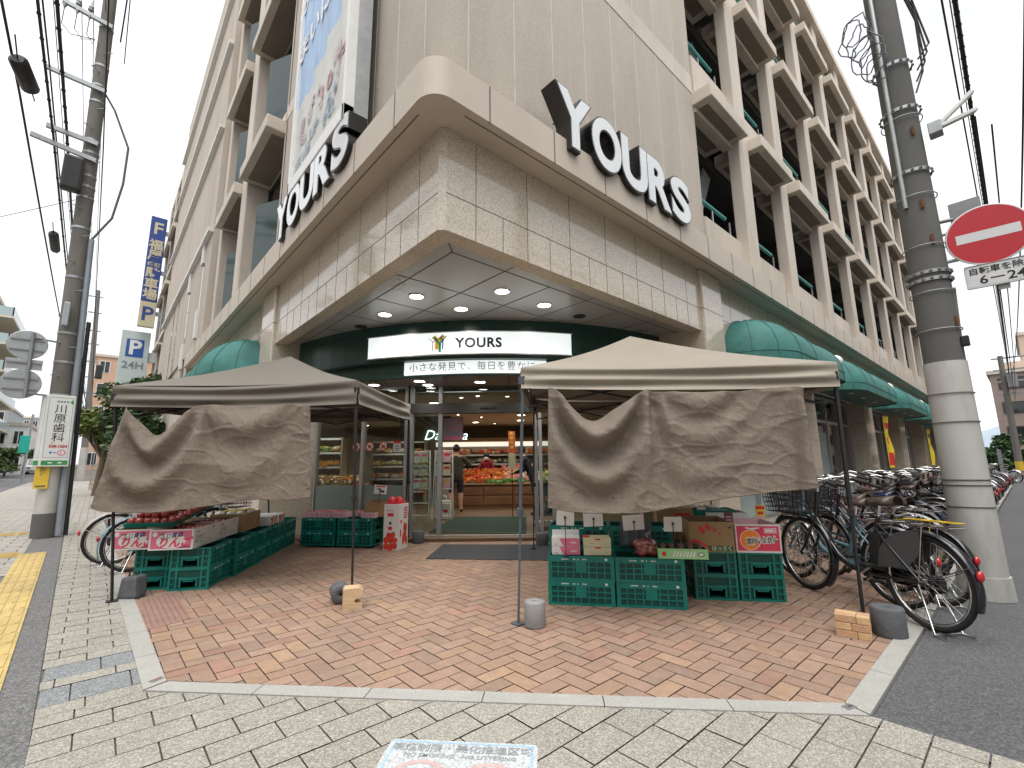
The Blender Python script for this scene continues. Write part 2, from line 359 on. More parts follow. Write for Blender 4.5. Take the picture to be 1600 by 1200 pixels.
# kerb stones round the plaza
def kerb(pts, w, name, seg, parent=None):
    b = MB()
    for (a, c, off0, off1) in pts:
        a = Vector(a); c = Vector(c); d = (c - a); ln = d.length; d.normalize(); nrm = Vector((-d.y, d.x))
        n = max(1, round(ln / seg))
        for i in range(n):
            p = a + d * (ln * i / n + 0.003); q = a + d * (ln * (i + 1) / n - 0.003)
            e0 = off0 if i == 0 else 0; e1 = off1 if i == n - 1 else 0
            b.add([(p.x, p.y, 0.006), (q.x, q.y, 0.006), (q.x + nrm.x * w + d.x * e1, q.y + nrm.y * w + d.y * e1, 0.006), (p.x + nrm.x * w + d.x * e0, p.y + nrm.y * w + d.y * e0, 0.006),
                   (p.x, p.y, -0.05), (q.x, q.y, -0.05), (q.x + nrm.x * w + d.x * e1, q.y + nrm.y * w + d.y * e1, -0.05), (p.x + nrm.x * w + d.x * e0, p.y + nrm.y * w + d.y * e0, -0.05)],
                  [(0, 1, 2, 3), (4, 5, 1, 0), (5, 6, 2, 1), (6, 7, 3, 2), (7, 4, 0, 3)])
    return tag(b.build(name, m_kerb), kind='structure')
kerb([((0.195, 16.0), (0.345, 3.585), 0, -0.045), ((0.35, 3.575), (3.012, 0.712), 0.047, -0.05), ((3.02, 0.712), (34.8, 0.80), 0.05, 0)], 0.115, 'plaza_kerb', 0.62)
# herringbone clay pavers of the plaza
conv = [(0.455, 3.66), (3.05, 0.832), (20.0, 0.885), (20.0, 3.3), (4.6, 9.6), (0.32, 13.0)]
groups = [MB() for _ in range(4)]
Wb, g = 0.115, 0.0035
for i in range(-130, 240):
    for j in range(-130, 240):
        # lattice of a 2:1 herringbone: one horizontal and one vertical brick per cell
        for kind in (0, 1):
            ox = (i * Wb + j * Wb) ; oy = (i * -Wb + j * Wb)
            ox = (i + 2 * j) * Wb * 1.0 ; oy = (i - 2 * j) * Wb
            if kind == 0: x0, y0, x1, y1 = ox, oy, ox + 2 * Wb, oy + Wb
            else: x0, y0, x1, y1 = ox, oy + Wb, ox + Wb, oy + 3 * Wb
            if x1 < 0.2 or x0 > 20 or y1 < 0.7 or y0 > 13.1: continue
            if x0 > 9 and y0 > 3.4: continue
            q = clip([(x0 + g, y0 + g), (x1 - g, y0 + g), (x1 - g, y1 - g), (x0 + g, y1 - g)], conv)
            if len(q) > 2:
                dz = rnd(-0.001, 0.001)
                random.choice(groups[:1] * 10 + groups[1:2] * 2 + groups[2:3] * 3 + groups[3:] * 3).add([(p[0], p[1], dz) for p in q], [list(range(len(q)))])
al = MB()
for k, gb in enumerate(groups): al.add(gb.v, gb.f, k)
tag(al.build('brick_plaza', [m_brick, m_brick2, m_brick3, m_brick4]), kind='structure')
b = MB(); b.quad((20.0, .88, -.002), (34.8, .92, -.002), (34.8, 3.8, -.002), (20.0, 3.8, -.002)); tag(b.build('side_pavement', m_brick), kind='structure')
b = MB(); b.quad((34.8, .9, -.012), (36, .9, -.012), (36, 60, -.012), (34.8, 60, -.012)); tag(b.build('side_pavement', m_asph), kind='structure')
# studded brick tiles at the left end of the plaza
b = MB(); o = [(0.46, 4.85), (0.745, 4.95), (0.765, 6.05), (0.455, 5.98)]
b.add([(p[0], p[1], 0.004) for p in o] + [(p[0], p[1], -0.01) for p in o], [(0, 1, 2, 3), (4, 5, 1, 0), (5, 6, 2, 1), (6, 7, 3, 2), (7, 4, 0, 3)])
for i in range(7):
    for j in range(22):
        x = 0.485 + i * 0.041; y = 4.92 + j * 0.049 + i * 0.008
        b.bbox(x - 0.006, x + 0.006, y - 0.015, y + 0.015, 0.002, 0.009, 0.003)
tag(b.build('studded_brick_strip', m_tact), kind='structure')
# yellow tactile paving: a run along the street, two runs branching towards the kerb
b = MB()
def tact(xa, xb, ya, yb, along_y=True):
    L = 0.3; y = ya
    while y < yb - 0.01:
        y2 = min(yb, y + L); x = xa
        while x < xb - 0.01:
            x2 = min(xb, x + L)
            q = [(lx(x + .002, y), y + .002), (lx(x2 - .002, y), y + .002), (lx(x2 - .002, y2), y2 - .002), (lx(x + .002, y2), y2 - .002)]
            b.add([(p[0], p[1], 0.003 + rise(p[1])) for p in q], [(0, 1, 2, 3)])
            for r in range(4):
                if along_y: xx = x + 0.04 + r * 0.073; b.box(lx(xx, y) - .013, lx(xx, y) + .013, y + .02, y2 - .02, 0.003 + rise(y), 0.0085 + rise(y))
                else: yy = y + 0.04 + r * 0.073; b.box(lx(x, y) + .02, lx(x2, y) - .02, yy - .013, yy + .013, 0.003 + rise(y), 0.0085 + rise(y))
            x = x2
        y = y2
tact(-0.56, -0.26, 1.9, 10.5); tact(-2.9, -0.56, 10.2, 10.8, False); tact(-2.9, -0.62, 13.6, 14.2, False); tact(-0.62, -0.32, 14.2, 46)
tag(b.build('tactile_paving', m_yel), kind='structure')

# ------------------------------------------------------------------ the corner building
BX, BY = 1.97, 3.08
KS = 1.15
bld = thing('corner_building', 'beige concrete shop and car park block on the corner with fins and projecting boxes', 'building', (BX, BY, 0))
def P(mb, name, mats, parent=None): return mb.build(name, mats, parent or bld, sub=True)
# upper walls (solid corner)
b = MB()
b.box(BX, 7.10, BY, BY + 0.35, 4.55, 16.1); b.box(BX, BX + 0.35, BY + 0.35, 8.35, 4.55, 16.1)
b.cm = 1
for k in range(9):
    x = 2.24 + 0.607 * k
    if x < 7.0: b.box(x, x + 0.016, BY - 0.004, BY + 0.01, 4.56, 16)
for k in range(9):
    y = 3.41 + 0.572 * k
    if y < 8.2: b.box(BX - 0.004, BX + 0.01, y, y + 0.014, 4.56, 16)
P(b, 'wall', [m_conc, m_caulk])
for (z0, z1) in ((7.62, 7.98), (10.85, 11.2)):
    b = MB(); b.box(2.1, 7.10, BY - 0.008, BY + 0.02, z0, z1); P(b, 'floor_band', m_fin)
b = MB(); b.box(BX - 0.008, BX + 0.02, 3.2, 8.35, 7.62, 7.9); P(b, 'floor_band', m_fin)
# ledge over the ground floor with its rounded corner
def ledge_poly(out, r):
    a = []
    cx, cy = BX - out + r, BY - out + r
    for k in range(9):
        t = math.pi + (math.pi / 2) * k / 8
        a.append((cx + r * math.cos(t), cy + r * math.sin(t)))
    return a
b = MB(); arc = ledge_poly(0.32, 0.20)
outer = [(BX - 0.32, 16.5)] + arc + [(34.6, BY - 0.32)]
inner = [(BX + 0.1, 16.5)] + [(BX + 0.1, BY + 0.1)] * 9 + [(34.6, BY + 0.1)]
Z0, Z1 = 4.22, 4.58
for i in range(len(outer) - 1):
    p, q = outer[i], outer[i + 1]; pi, qi = inner[i], inner[i + 1]; sm = 0 < i < 9
    b.add([(p[0], p[1], Z0), (q[0], q[1], Z0), (q[0], q[1], Z1), (p[0], p[1], Z1)], [(0, 1, 2, 3)], 0, sm)
    b.add([(p[0], p[1], Z1), (q[0], q[1], Z1), (qi[0], qi[1], Z1 + .02), (pi[0], pi[1], Z1 + .02)], [(0, 1, 2, 3)], 0)
    b.add([(p[0], p[1], Z0), (pi[0], pi[1], Z0 + .03), (qi[0], qi[1], Z0 + .03), (q[0], q[1], Z0)], [(0, 1, 2, 3)], 0)
b.cm = 1
for k in range(40):
    x = 2.25 + 0.835 * k
    if x < 34.4: b.box(x, x + 0.012, BY - 0.323, BY - 0.30, Z0 + .0, Z1 - .002)
for k in range(16):
    y = 3.36 + 0.86 * k
    b.box(BX - 0.323, BX - 0.30, y, y + 0.012, Z0, Z1 - .002)
b.box(2.05, 34.5, BY - 0.235, BY - 0.222, Z0 + 0.004, Z0 + 0.02); b.box(BX - 0.235, BX - 0.222, 3.1, 16.4, Z0 + 0.004, Z0 + 0.02)
P(b, 'ledge', [m_ledge, m_joint])
# granite box over the entrance
SOF = 3.30
b = MB()
b.box(BX + 0.18, 6.68, BY, BY + 0.18, 3.25, 4.24); b.box(BX, BX + 0.18, BY + 0.18, 7.96, 3.25, 4.24)
b.prism([(BX, BY + .05), (BX + .05, BY), (BX + .18, BY), (BX + .18, BY + .18), (BX, BY + .18)], 3.25, 4.24)
b.cm = 1; mid = 3.60
b.box(BX + .05, 6.68, BY - 0.002, BY + .01, mid, mid + .007); b.box(BX - .002, BX + .01, BY + .05, 7.96, mid, mid + .007)
for k in range(7):
    x = 2.345 + 0.655 * k
    if x < 6.6:
        b.box(x, x + .006, BY - .002, BY + .01, mid, 4.23)
for k in range(14):
    x = 2.345 + 0.3275 * k
    if x < 6.6: b.box(x, x + .006, BY - .002, BY + .01, 3.25, mid)
for k in range(8):
    y = 3.45 + 0.655 * k
    if y < 7.9: b.box(BX - .002, BX + .01, y, y + .006, mid, 4.23)
for k in range(16):
    y = 3.45 + 0.3275 * k
    if y < 7.9: b.box(BX - .002, BX + .01, y, y + .006, 3.25, mid)
P(b, 'granite_fascia', [m_gran, m_joint])
# piers at both ends of the entrance recess, and the ground floor piers of both streets
def pier(x0, x1, y0, y1, z0=0.0, z1=4.235, mat=m_gran):
    b = MB(); b.bbox(x0, x1, y0, y1, z0, z1, 0.025); b.cm = 1
    for z in ((3.6, 2.9, 2.2, 1.5, .8) if z1 > 4 else (2.35, 1.72, 1.1, .5)): b.box(x0 - .002, x1 + .002, y0 - .002, y1 + .002, z, z + .007)
    return P(b, 'pier', [mat, m_joint])
pier(6.68, 7.38, BY - 0.05, BY + 0.75)
pier(BX - 0.05, BX + 0.75, 7.96, 8.72)
# soffit with its tile joints
b = MB(); b.add([(BX + .16, BY + .16, SOF), (9.2, BY + .16, SOF), (9.2, 10, SOF), (BX + .16, 10, SOF)], [(0, 3, 2, 1)]); b.cm = 1
gx = [2.36 + 0.685 * k for k in range(9)]; gy = [3.48 + 0.82 * k for k in range(8)]
for x in gx: b.box(x - .007, x + .007, 3.47, 10, SOF - .003, SOF + .01)
for y in gy: b.box(2.35, 9.2, y - .007, y + .007, SOF - .003, SOF + .01)
for x in gx[1::2]: b.box(x - .006, x + .006, BY + .17, 3.47, SOF - .003, SOF + .01)
for y in gy[1::2]: b.box(BX + .17, 2.35, y - .006, y + .006, SOF - .003, SOF + .01)
T = Matrix.Translation((2.25, 3.36, SOF)) @ Matrix.Rotation(math.radians(45), 4, 'Z'); b.box(-.16, .16, -.007, .007, -.003, .01, 0, T)
P(b, 'soffit', [m_soffit, m_joint])
# wall above the awnings on both streets (polished granite), behind the ledge
b = MB(); b.box(7.38, 34.5, BY + 0.04, BY + 0.3, 2.95, 4.24); b.cm = 1
for k in range(29): x = 7.9 + 0.9 * k; b.box(x, x + .006, BY + .038, BY + .05, 2.95, 4.23)
b.box(7.4, 34.4, BY + .038, BY + .05, 3.6, 3.607); P(b, 'granite_wall', [m_gran, m_joint])
b = MB(); b.box(BX + 0.04, BX + 0.3, 8.72, 30, 2.75, 4.24); b.cm = 1
for k in range(14): y = 9.3 + 0.9 * k; b.box(BX + .038, BX + .05, y, y + .006, 2.75, 4.23)
b.box(BX + .038, BX + .05, 8.8, 29.8, 3.6, 3.607); P(b, 'granite_wall', [m_gran, m_joint])
# ---- right street, ground floor: piers and shop windows between them
PX = [(11.05, 11.85), (16.6, 17.6), (21.9, 22.9), (27.4, 28.4), (33.4, 34.5)]
for (x0, x1) in PX:
    pier(x0, x1, BY - 0.03, BY + 0.7, z1=3.0, mat=m_gran)
xs = [7.38] + [x for p in PX for x in p]
def shop_window(x0, x1):
    f = MB(); y = BY + 0.42
    for x in (x0, x0 + (x1 - x0) * .26, x0 + (x1 - x0) * .5, x0 + (x1 - x0) * .74, x1): f.box(x - .035, x + .035, y - .06, y + .05, 0.25, 2.95)
    for z in (0.25, 2.28, 2.9): f.box(x0, x1, y - .045, y + .04, z - .04, z + .04)
    w = P(f, 'window_frame', m_alu)
    g = MB(); g.box(x0, x1, y + .0, y + .012, 2.30, 2.9); P(g, 'pane', m_glassdark, w)
    g = MB(); d = (x1 - x0)
    g.box(x0, x1, y + .0, y + .012, 0.95, 2.26); P(g, 'pane', m_glassdark, w)
    g = MB(); g.box(x0, x1, y - .004, y + .006, 0.27, 0.95); g.box(x0 + d * .27, x0 + d * .49, y - .004, y - .001, .95, 2.0); P(g, 'frosted_pane', m_glassblue, w)
    s = MB(); s.box(x0, x1, y - .3, y - .06, 0.0, 0.24); P(s, 'window_sill', m_gran)
for i in range(0, len(xs) - 1, 2): shop_window(xs[i] + .02, xs[i + 1] - .02)
# ---- left street, ground floor wall
b = MB(); b.box(BX + 0.02, BX + 0.3, 8.72, 30, 0, 2.75); P(b, 'wall', m_fin)
# ---- car park decks, right street
FX_R = [9.05, 11.30, 14.05, 16.80, 19.50, 22.20, 24.95, 27.70, 30.40, 33.10]     # right hand edges of the fins
LV = [(4.58, 5.30), (7.40, 8.42), (10.60, 11.62), (13.75, 14.75)]
ROOF = 15.75
for xr in FX_R:
    b = MB(); b.bbox(xr - 0.48, xr, 2.92, 3.14, 4.60, ROOF, 0.018); P(b, 'fin', m_fin)
b = MB(); b.box(33.6, 34.5, 2.90, 3.6, 4.6, ROOF); P(b, 'end_pier', m_fin)
starts = [7.06] + FX_R
for (z0, z1) in LV:
    for i in range(len(FX_R)):
        xa = 7.11 if i == 0 else FX_R[i - 1]; xb = FX_R[i] - 0.48
        b = MB(); b.box(xa + .001, xb - .001, 3.05, 3.22, z0 - (0.0 if z0 < 5 else .12), z1); P(b, 'parapet', m_fin)
        r = MB(); r.tube([(xa + .02, 3.12, z1 + .33), (xb - (.5 if z0 < 12 else 0.1), 3.12, z1 + .33)], .035, 8)
        for t in (0.30, .78): x = xa + (xb - xa) * t; r.box(x - .012, x + .012, 3.11, 3.13, z1 - .02, z1 + .32, 1)
        P(r, 'railing', [m_teal, m_alu])
def sun_box(xa, xb, z0, z1, ya, yb, axis='x'):
    b = MB()
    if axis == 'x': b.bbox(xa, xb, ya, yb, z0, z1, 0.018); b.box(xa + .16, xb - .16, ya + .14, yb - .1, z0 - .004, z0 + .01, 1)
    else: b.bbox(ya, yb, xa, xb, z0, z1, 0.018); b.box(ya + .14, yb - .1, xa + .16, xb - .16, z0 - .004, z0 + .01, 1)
    return P(b, 'sunshade_box', [m_fin, M('brown_shade_inset', (0.20, 0.165, 0.13), .8, var=.12, scale=2)])  # brown underside inset, darkened to stand in for shade under the box
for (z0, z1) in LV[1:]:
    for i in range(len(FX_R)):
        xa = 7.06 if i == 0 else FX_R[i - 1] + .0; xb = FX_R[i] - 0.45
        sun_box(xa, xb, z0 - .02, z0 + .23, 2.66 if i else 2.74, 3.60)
b = MB(); b.box(7.10, 34.6, 2.80, 12, ROOF, ROOF + .30); b.box(BX, 7.10, BY, 12, ROOF + .36, ROOF + .4); P(b, 'roof', m_fin)
b = MB()
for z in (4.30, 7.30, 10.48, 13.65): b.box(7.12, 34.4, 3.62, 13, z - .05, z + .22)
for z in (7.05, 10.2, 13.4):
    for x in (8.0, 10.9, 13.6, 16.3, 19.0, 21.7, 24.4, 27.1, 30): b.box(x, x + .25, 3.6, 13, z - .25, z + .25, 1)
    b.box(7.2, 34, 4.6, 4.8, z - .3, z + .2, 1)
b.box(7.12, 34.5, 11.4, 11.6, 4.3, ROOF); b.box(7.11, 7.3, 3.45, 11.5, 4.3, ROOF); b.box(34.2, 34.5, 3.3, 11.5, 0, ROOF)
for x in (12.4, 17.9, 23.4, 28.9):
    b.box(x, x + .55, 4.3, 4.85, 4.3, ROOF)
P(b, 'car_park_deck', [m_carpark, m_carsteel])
for (x, z) in ((7.35, 4.5), (7.35, 7.5)):
    b = MB(); T = Matrix.Translation((x, 3.75, z)) @ Matrix.Rotation(math.radians(28), 4, 'Y'); b.box(-.16, .16, -.10, .10, 0, 3.0, 0, T); P(b, 'stair_stringer', m_steel_grey)
# ---- left street, upper storeys: two window bays, then a wide panel wall with white strips, then more bays
LB = [(8.40, 10.55, 11.10), (11.10, 13.25, 13.62), (25.4, 27.6, 28.1), (28.1, 30.3, 30.8), (30.8, 33.0, 33.4)]
b = MB(); b.box(BX + 0.0, BX + .35, 8.30, 8.45, 4.6, 16.1); P(b, 'wall', m_conc)
for (ya, yb, yc) in LB:
    b = MB(); b.bbox(BX - .16, BX + .55, yb + .02, yc, 4.60, 17.0, .02); P(b, 'fin', m_fin)
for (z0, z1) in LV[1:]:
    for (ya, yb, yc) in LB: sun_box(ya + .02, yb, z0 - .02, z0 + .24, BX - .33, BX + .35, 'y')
    b = MB(); b.box(BX - .02, BX + .3, 8.40, 13.5, z0 + .24, z0 + .42); P(b, 'window_sill', m_fin)
for (za, zb) in ((4.62, 7.36), (7.84, 10.56), (11.04, 13.7), (14.2, 16.9)):
    for (ya, yb, yc) in LB:
        f = MB(); x = BX + .30
        for y in (ya + .05, (ya + yb) / 2, yb - .02): f.box(x - .04, x + .05, y - .035, y + .035, za, zb)
        for z in (za + .04, za + (zb - za) * .62, zb - .04): f.box(x - .03, x + .04, ya, yb + .03, z - .035, z + .035)
        w = P(f, 'window_frame', m_sash)
        g = MB(); g.box(x + .0, x + .012, ya, yb + .02, za, zb); P(g, 'pane', m_glassdark, w)
        g = MB(); T = Matrix.Translation((x - .05, ya + .1, za + .1)) @ Matrix.Rotation(math.radians(28), 4, 'Z')
        g.box(-.012, .012, 0, (yb - ya) * .42, .0, (zb - za) * .56, 0, T)
        P(g, 'open_sash', M('sash_glass', (0.05, 0.075, 0.075), .08, var=.05), w)
b = MB(); b.box(BX - .30, BX + .35, 13.64, 25.3, 4.60, 17.8); b.box(BX + .32, BX + .4, 8.4, 33.4, 0, 17.0); b.box(BX, BX + .4, 33.4, 34.2, 0, 17.0)
b.box(BX - .25, BX + .2, 16.5, 25.3, 0.0, 4.6)
P(b, 'wall', m_conc)
for z in (7.52, 10.62, 13.35, 15.75): b = MB(); b.box(BX - .42, BX - .30, 13.66, 25.3, z - .055, z + .055); P(b, 'white_band', m_whitestrip)
for (y, za, zb) in ((14.6, 6.9, 7.47), (17.1, 6.8, 7.47), (14.6, 4.75, 5.55), (17.1, 4.3, 5.1)): b = MB(); b.box(BX - .36, BX - .30, y, y + .32, za, zb); P(b, 'white_trim', m_whitestrip)
for y in (14.65, 17.15, 20.0, 21.4): b = MB(); b.box(BX - .304, BX - .29, y, y + .2, 4.7 if y < 15 else 3.4, 7.45); P(b, 'slit_window', m_glassdark)
b = MB(); b.box(BX - .12, 12, 8.40, 13.6, 16.98, 17.3); b.box(BX - .12, 12, 25.32, 34.2, 16.98, 17.3); P(b, 'roof', m_fin)

# ---- entrance recess: curved green fascia, lower ceiling, glass screens, the shop behind
ARC_C = 6.28 + 4.6
def arc_pt(s, R): return W(s, ARC_C - math.sqrt(R * R - (s + .45) ** 2))
def arc_band(mb, s0, s1, R, th, z0, z1, mat=0, n=28):
    for i in range(n):
        a = s0 + (s1 - s0) * i / n; c = s0 + (s1 - s0) * (i + 1) / n
        p, q, pi, qi = arc_pt(a, R), arc_pt(c, R), arc_pt(a, R - th), arc_pt(c, R - th)
        v = [(p.x, p.y, z0), (q.x, q.y, z0), (q.x, q.y, z1), (p.x, p.y, z1), (pi.x, pi.y, z0), (qi.x, qi.y, z0), (qi.x, qi.y, z1), (pi.x, pi.y, z1)]
        fs = [(0, 1, 2, 3), (4, 5, 1, 0), (3, 2, 6, 7), (5, 4, 7, 6)]
        if i == 0: fs.append((4, 0, 3, 7))
        if i == n - 1: fs.append((1, 5, 6, 2))
        mb.add(v, fs, mat, False)
b = MB(); arc_band(b, -3.75, 2.9, 4.60, .10, 2.76, SOF); arc_band(b, -3.7, 2.8, 4.47, .10, 2.53, 2.76); arc_band(b, -3.7, 2.8, 4.585, .22, 2.745, 2.765)
P(b, 'curved_fascia', m_darkgreen)
m_ceil = M('entrance_ceiling', (0.23, 0.20, 0.17), 0.35, var=0.08, scale=1)
pts = [arc_pt(-3.7 + 6.5 * i / 20, 4.40) for i in range(21)]
back = [W(3.4, 7.7), W(-4.2, 8.2)]
b = MB(); b.add([(p.x, p.y, 2.545) for p in pts] + [(p.x, p.y, 2.545) for p in back], [list(range(23))[::-1]]); b.cm = 1
for s in (-2.9, -1.95, -1.0, -.05, .9, 1.85):
    p, q = arc_pt(s, 4.38), W(s * 1.05, 7.6); d = (q - p).normalized(); nr = Vector((-d.y, d.x, 0)) * .006
    b.quad((p.x - nr.x, p.y - nr.y, 2.542), (q.x - nr.x, q.y - nr.y, 2.542), (q.x + nr.x, q.y + nr.y, 2.542), (p.x + nr.x, p.y + nr.y, 2.542))
P(b, 'entrance_ceiling', [m_ceil, m_joint])
KS = 1.0
m_wood = M('counter_wood', (0.16, 0.075, 0.035), 0.45, var=0.25, scale=3, stretch=(1, 1, 8))
m_shopfloor = M('shop_floor', (0.12, 0.072, 0.04), 0.45, var=0.15, scale=2)
m_shopceil = M('shop_ceiling', (0.66, 0.56, 0.40), 0.7, var=0.05, scale=1)
m_shopwall = M('shop_wall', (0.40, 0.33, 0.23), 0.7, var=0.1, scale=1)
m_lamp = M('lamp_lens', (0.9, 0.9, 0.88), 0.4, var=0, emit=(1, 0.96, 0.88), estr=9)
m_lampw = M('warm_lamp_lens', (0.9, 0.88, 0.8), 0.4, var=0, emit=(1, 0.83, 0.58), estr=9)
inside = [(2.75, 3.95), (30, 3.95), (30, 30), (2.75, 30)]
def front_poly(pts): return clip([(W(s, d).x, W(s, d).y) for s, d in pts], inside)
ip = front_poly([(-11, 8.45), (5.5, 8.45), (9, 17.5), (-11, 17.5)])
b = MB(); b.add([(p[0], p[1], 0.05) for p in ip], [list(range(len(ip)))]); q = front_poly([(-4.2, 8.05), (3.4, 8.05), (3.4, 8.45), (-4.2, 8.45)])
b.prism(q, -.02, 0.052); P(b, 'shop_floor', m_shopfloor)
ip2 = front_poly([(-11, 8.75), (5.5, 8.75), (9, 17.5), (-11, 17.5)])
b = MB(); b.add([(p[0], p[1], 2.66) for p in ip2], [list(range(len(ip2)))[::-1]]); P(b, 'shop_ceiling', m_shopceil)
FR = Matrix.Rotation(YAW, 4, 'Z')              # front frame -> world
b = MB(); b.box(-9, 6.5, 17.3, 17.5, 0, 2.7, 0, FR); b.box(6.3, 6.5, 11.6, 17.4, 0, 2.7, 0, FR)
b.box(2.76, 2.85, 10.7, 20, 0, 2.7); P(b, 'shop_wall', m_shopwall)
# recess side walls
b = MB(); b.box(2.9, 3.2, 9.45, 9.75, 0, 3.3); P(b, 'recess_wall', m_gran)
b = MB(); b.box(8.1, 8.45, 4.1, 4.9, 0, 3.3); P(b, 'recess_wall', m_gran)
def screen(s0, d0, s1, d1, muls, z1=2.74, frost=0.92):
    a, c = W(s0, d0), W(s1, d1); dr = (c - a); ln = dr.length; ang = math.atan2(dr.y, dr.x)
    T = Matrix.Translation(a) @ Matrix.Rotation(ang, 4, 'Z')
    f = MB()
    for t in [0] + muls + [1]: f.box(ln * t - .03, ln * t + .03, -.05, .05, .05, z1, 0, T)
    f.box(0, ln, -.04, .04, .05, .12, 0, T); f.box(0, ln, -.04, .04, z1 - .05, z1, 0, T)
    w = P(f, 'glass_screen', m_alu)
    g = MB(); g.box(0, ln, -.006, .006, .12, z1 - .05, 0, T); P(g, 'pane', m_glass, w)
    if frost:
        g = MB(); g.box(.03, ln - .03, -.011, -.0065, .12, frost, 0, T)
        P(g, 'frosted_film', M('frosted_film', (0.30, 0.36, 0.35), 0.5, var=0.06, scale=1, alpha=0.72), w)
    return w, T, ln
scrL, TL, lnL = screen(-4.22, 9.05, -1.95, 8.50, [.19, .62])
scrR, TR, lnR = screen(.50, 8.35, 3.6, 8.05, [.07, .55], frost=0)
f = MB()
for s in (-1.86, -1.33, .42): f.box(s - .035, s + .035, 8.44, 8.56, .05, 2.74, 0, FR)
f.box(-1.9, .45, 8.42, 8.60, 2.22, 2.40, 1, FR)
dr = P(f, 'door_frame', [m_steel_grey, m_sash])
g = MB(); g.box(-1.84, .4, 8.50, 8.512, 2.40, 2.74, 0, FR); g.box(-1.83, -1.36, 8.50, 8.512, .1, 2.22, 0, FR); P(g, 'pane', m_glass, dr)
g = MB(); g.box(-.6, -.3, 8.40, 8.42, 2.30, 2.33, 0, FR); P(g, 'door_sensor', m_black, dr)
g = MB(); g.box(-1.78, .42, 8.36, 8.42, .052, .060, 0, FR); P(g, 'door_track', m_alu, dr)

# ------------------------------------------------------------------ lettering on the building
KS = 1.15
m_letterside = M('letter_side', (0.012, 0.012, 0.013), 0.28, var=0.05)
m_letterface = M('letter_face', (0.74, 0.77, 0.79), 0.10, var=0.05, scale=2, coat=0.3)
def letter_sign(word, o, xdir, height, width, depth, label, loc):
    t = thing('letter_sign', label, 'sign', loc)
    n = len(word); step = width / n
    for k, ch in enumerate(word):
        b = MB(); tmp = MB(); tmp.text(ch, 1.0, None, 0, 0.0, 0.040, res=8)
        xs = [v.x for v in tmp.v]; ys = [v.y for v in tmp.v]; cx = (min(xs) + max(xs)) / 2; cy = (min(ys) + max(ys)) / 2
        sy = height / (max(ys) - min(ys)); sx = min(step * 0.97 / (max(xs) - min(xs)), sy * 1.30)
        base = wall_T(o, xdir); ctr = Vector(((k + .5) * step, height / 2, 0))
        T = base @ Matrix.Translation(ctr) @ Matrix.Diagonal((sx, sy, 1, 1)) @ Matrix.Translation((-cx, -cy, -depth / 2))
        b.text(ch, 1.0, T, 0, depth / 2, 0.060, res=8)
        for yy in (height * .25, height * .75):
            p = base @ Vector(((k + .5) * step, yy, -depth)); q = base @ Vector(((k + .5) * step, yy, -depth - .11)); b.cyl(p, q, .008, n=6)
        l = b.build('letter', m_letterside, t, sub=True)
        T2 = base @ Matrix.Translation(ctr) @ Matrix.Diagonal((sx, sy, 1, 1)) @ Matrix.Translation((-cx, -cy, 0.004))
        f = MB(); f.text(ch, 1.0, T2, 0, 0.004, 0.038, res=8); f.build('letter_face', m_letterface, l, sub=True)
    return t
letter_sign('YOURS', (3.08, 2.70, 4.47), (1, 0, 0), 0.64, 2.76, 0.20, 'white faced black letters YOURS on the ledge facing the side street', (4.4, 2.8, 4.5))
letter_sign('YOURS', (1.60, 6.92, 4.44), (0, -1, 0), 0.58, 2.66, 0.20, 'white faced black letters YOURS on the ledge under the framed banner', (1.7, 5.6, 4.46))

# framed banner on the facade of the left street
m_bluep = M('banner_blue', (0.36, 0.50, 0.70), 0.6, var=0.18, scale=5, stretch=(1, 1, .25))
m_pale = M('banner_pale', (0.60, 0.61, 0.58), 0.6, var=0.10, scale=4, stretch=(1, 1, .3))
m_red = M('faded_red_ink', (0.50, 0.25, 0.26), 0.6, var=0.2, scale=12)
m_redpale = M('faded_pink_ink', (0.57, 0.50, 0.50), 0.6, var=0.2, scale=12)
m_blueink = M('faded_blue_ink', (0.30, 0.38, 0.48), 0.6, var=0.2, scale=12)
bn = thing('framed_banner', 'tall weathered blue and white banner in a white frame fixed to the concrete wall', 'banner', (1.62, 5.4, 5.0))
b = MB(); xa, xb = 1.58, 1.70
for y in (4.44, 6.36): b.bbox(xa, xb, y, y + .05, 4.98, 10.2, .008)
b.bbox(xa, xb, 4.44, 6.41, 4.98, 5.16, .008); b.bbox(xa + .02, xb, 4.44, 6.41, 10.15, 10.22, .008)
b.box(1.70, 1.86, 4.445, 4.475, 4.98, 10.2, 1); b.box(1.70, 1.86, 6.38, 6.405, 4.98, 10.2, 1)
b.build('frame', [m_white, m_galv], bn, sub=True)
def ban(u, v): return (1.625 + .006 * math.sin(u * 25 + v * 6) + .004 * math.sin(u * 61), 6.36 - 1.87 * u, 5.16 + 5.0 * v)
b = MB(); b.grid(ban, 60, 30); n0 = len(b.f)
for i, f in enumerate(b.f):                     # the printed field: blue above a slanting white line, pale below
    c = sum((b.v[k] for k in f), Vector()) / 4; u = (6.36 - c.y) / 1.87; z = c.z
    b.m[i] = 0 if z > 6.35 + 0.15 * u + 0.55 * max(0, u - .35) else 1
sh = b.build('banner_sheet', [m_bluep, m_pale], bn, sub=True)
b = MB()
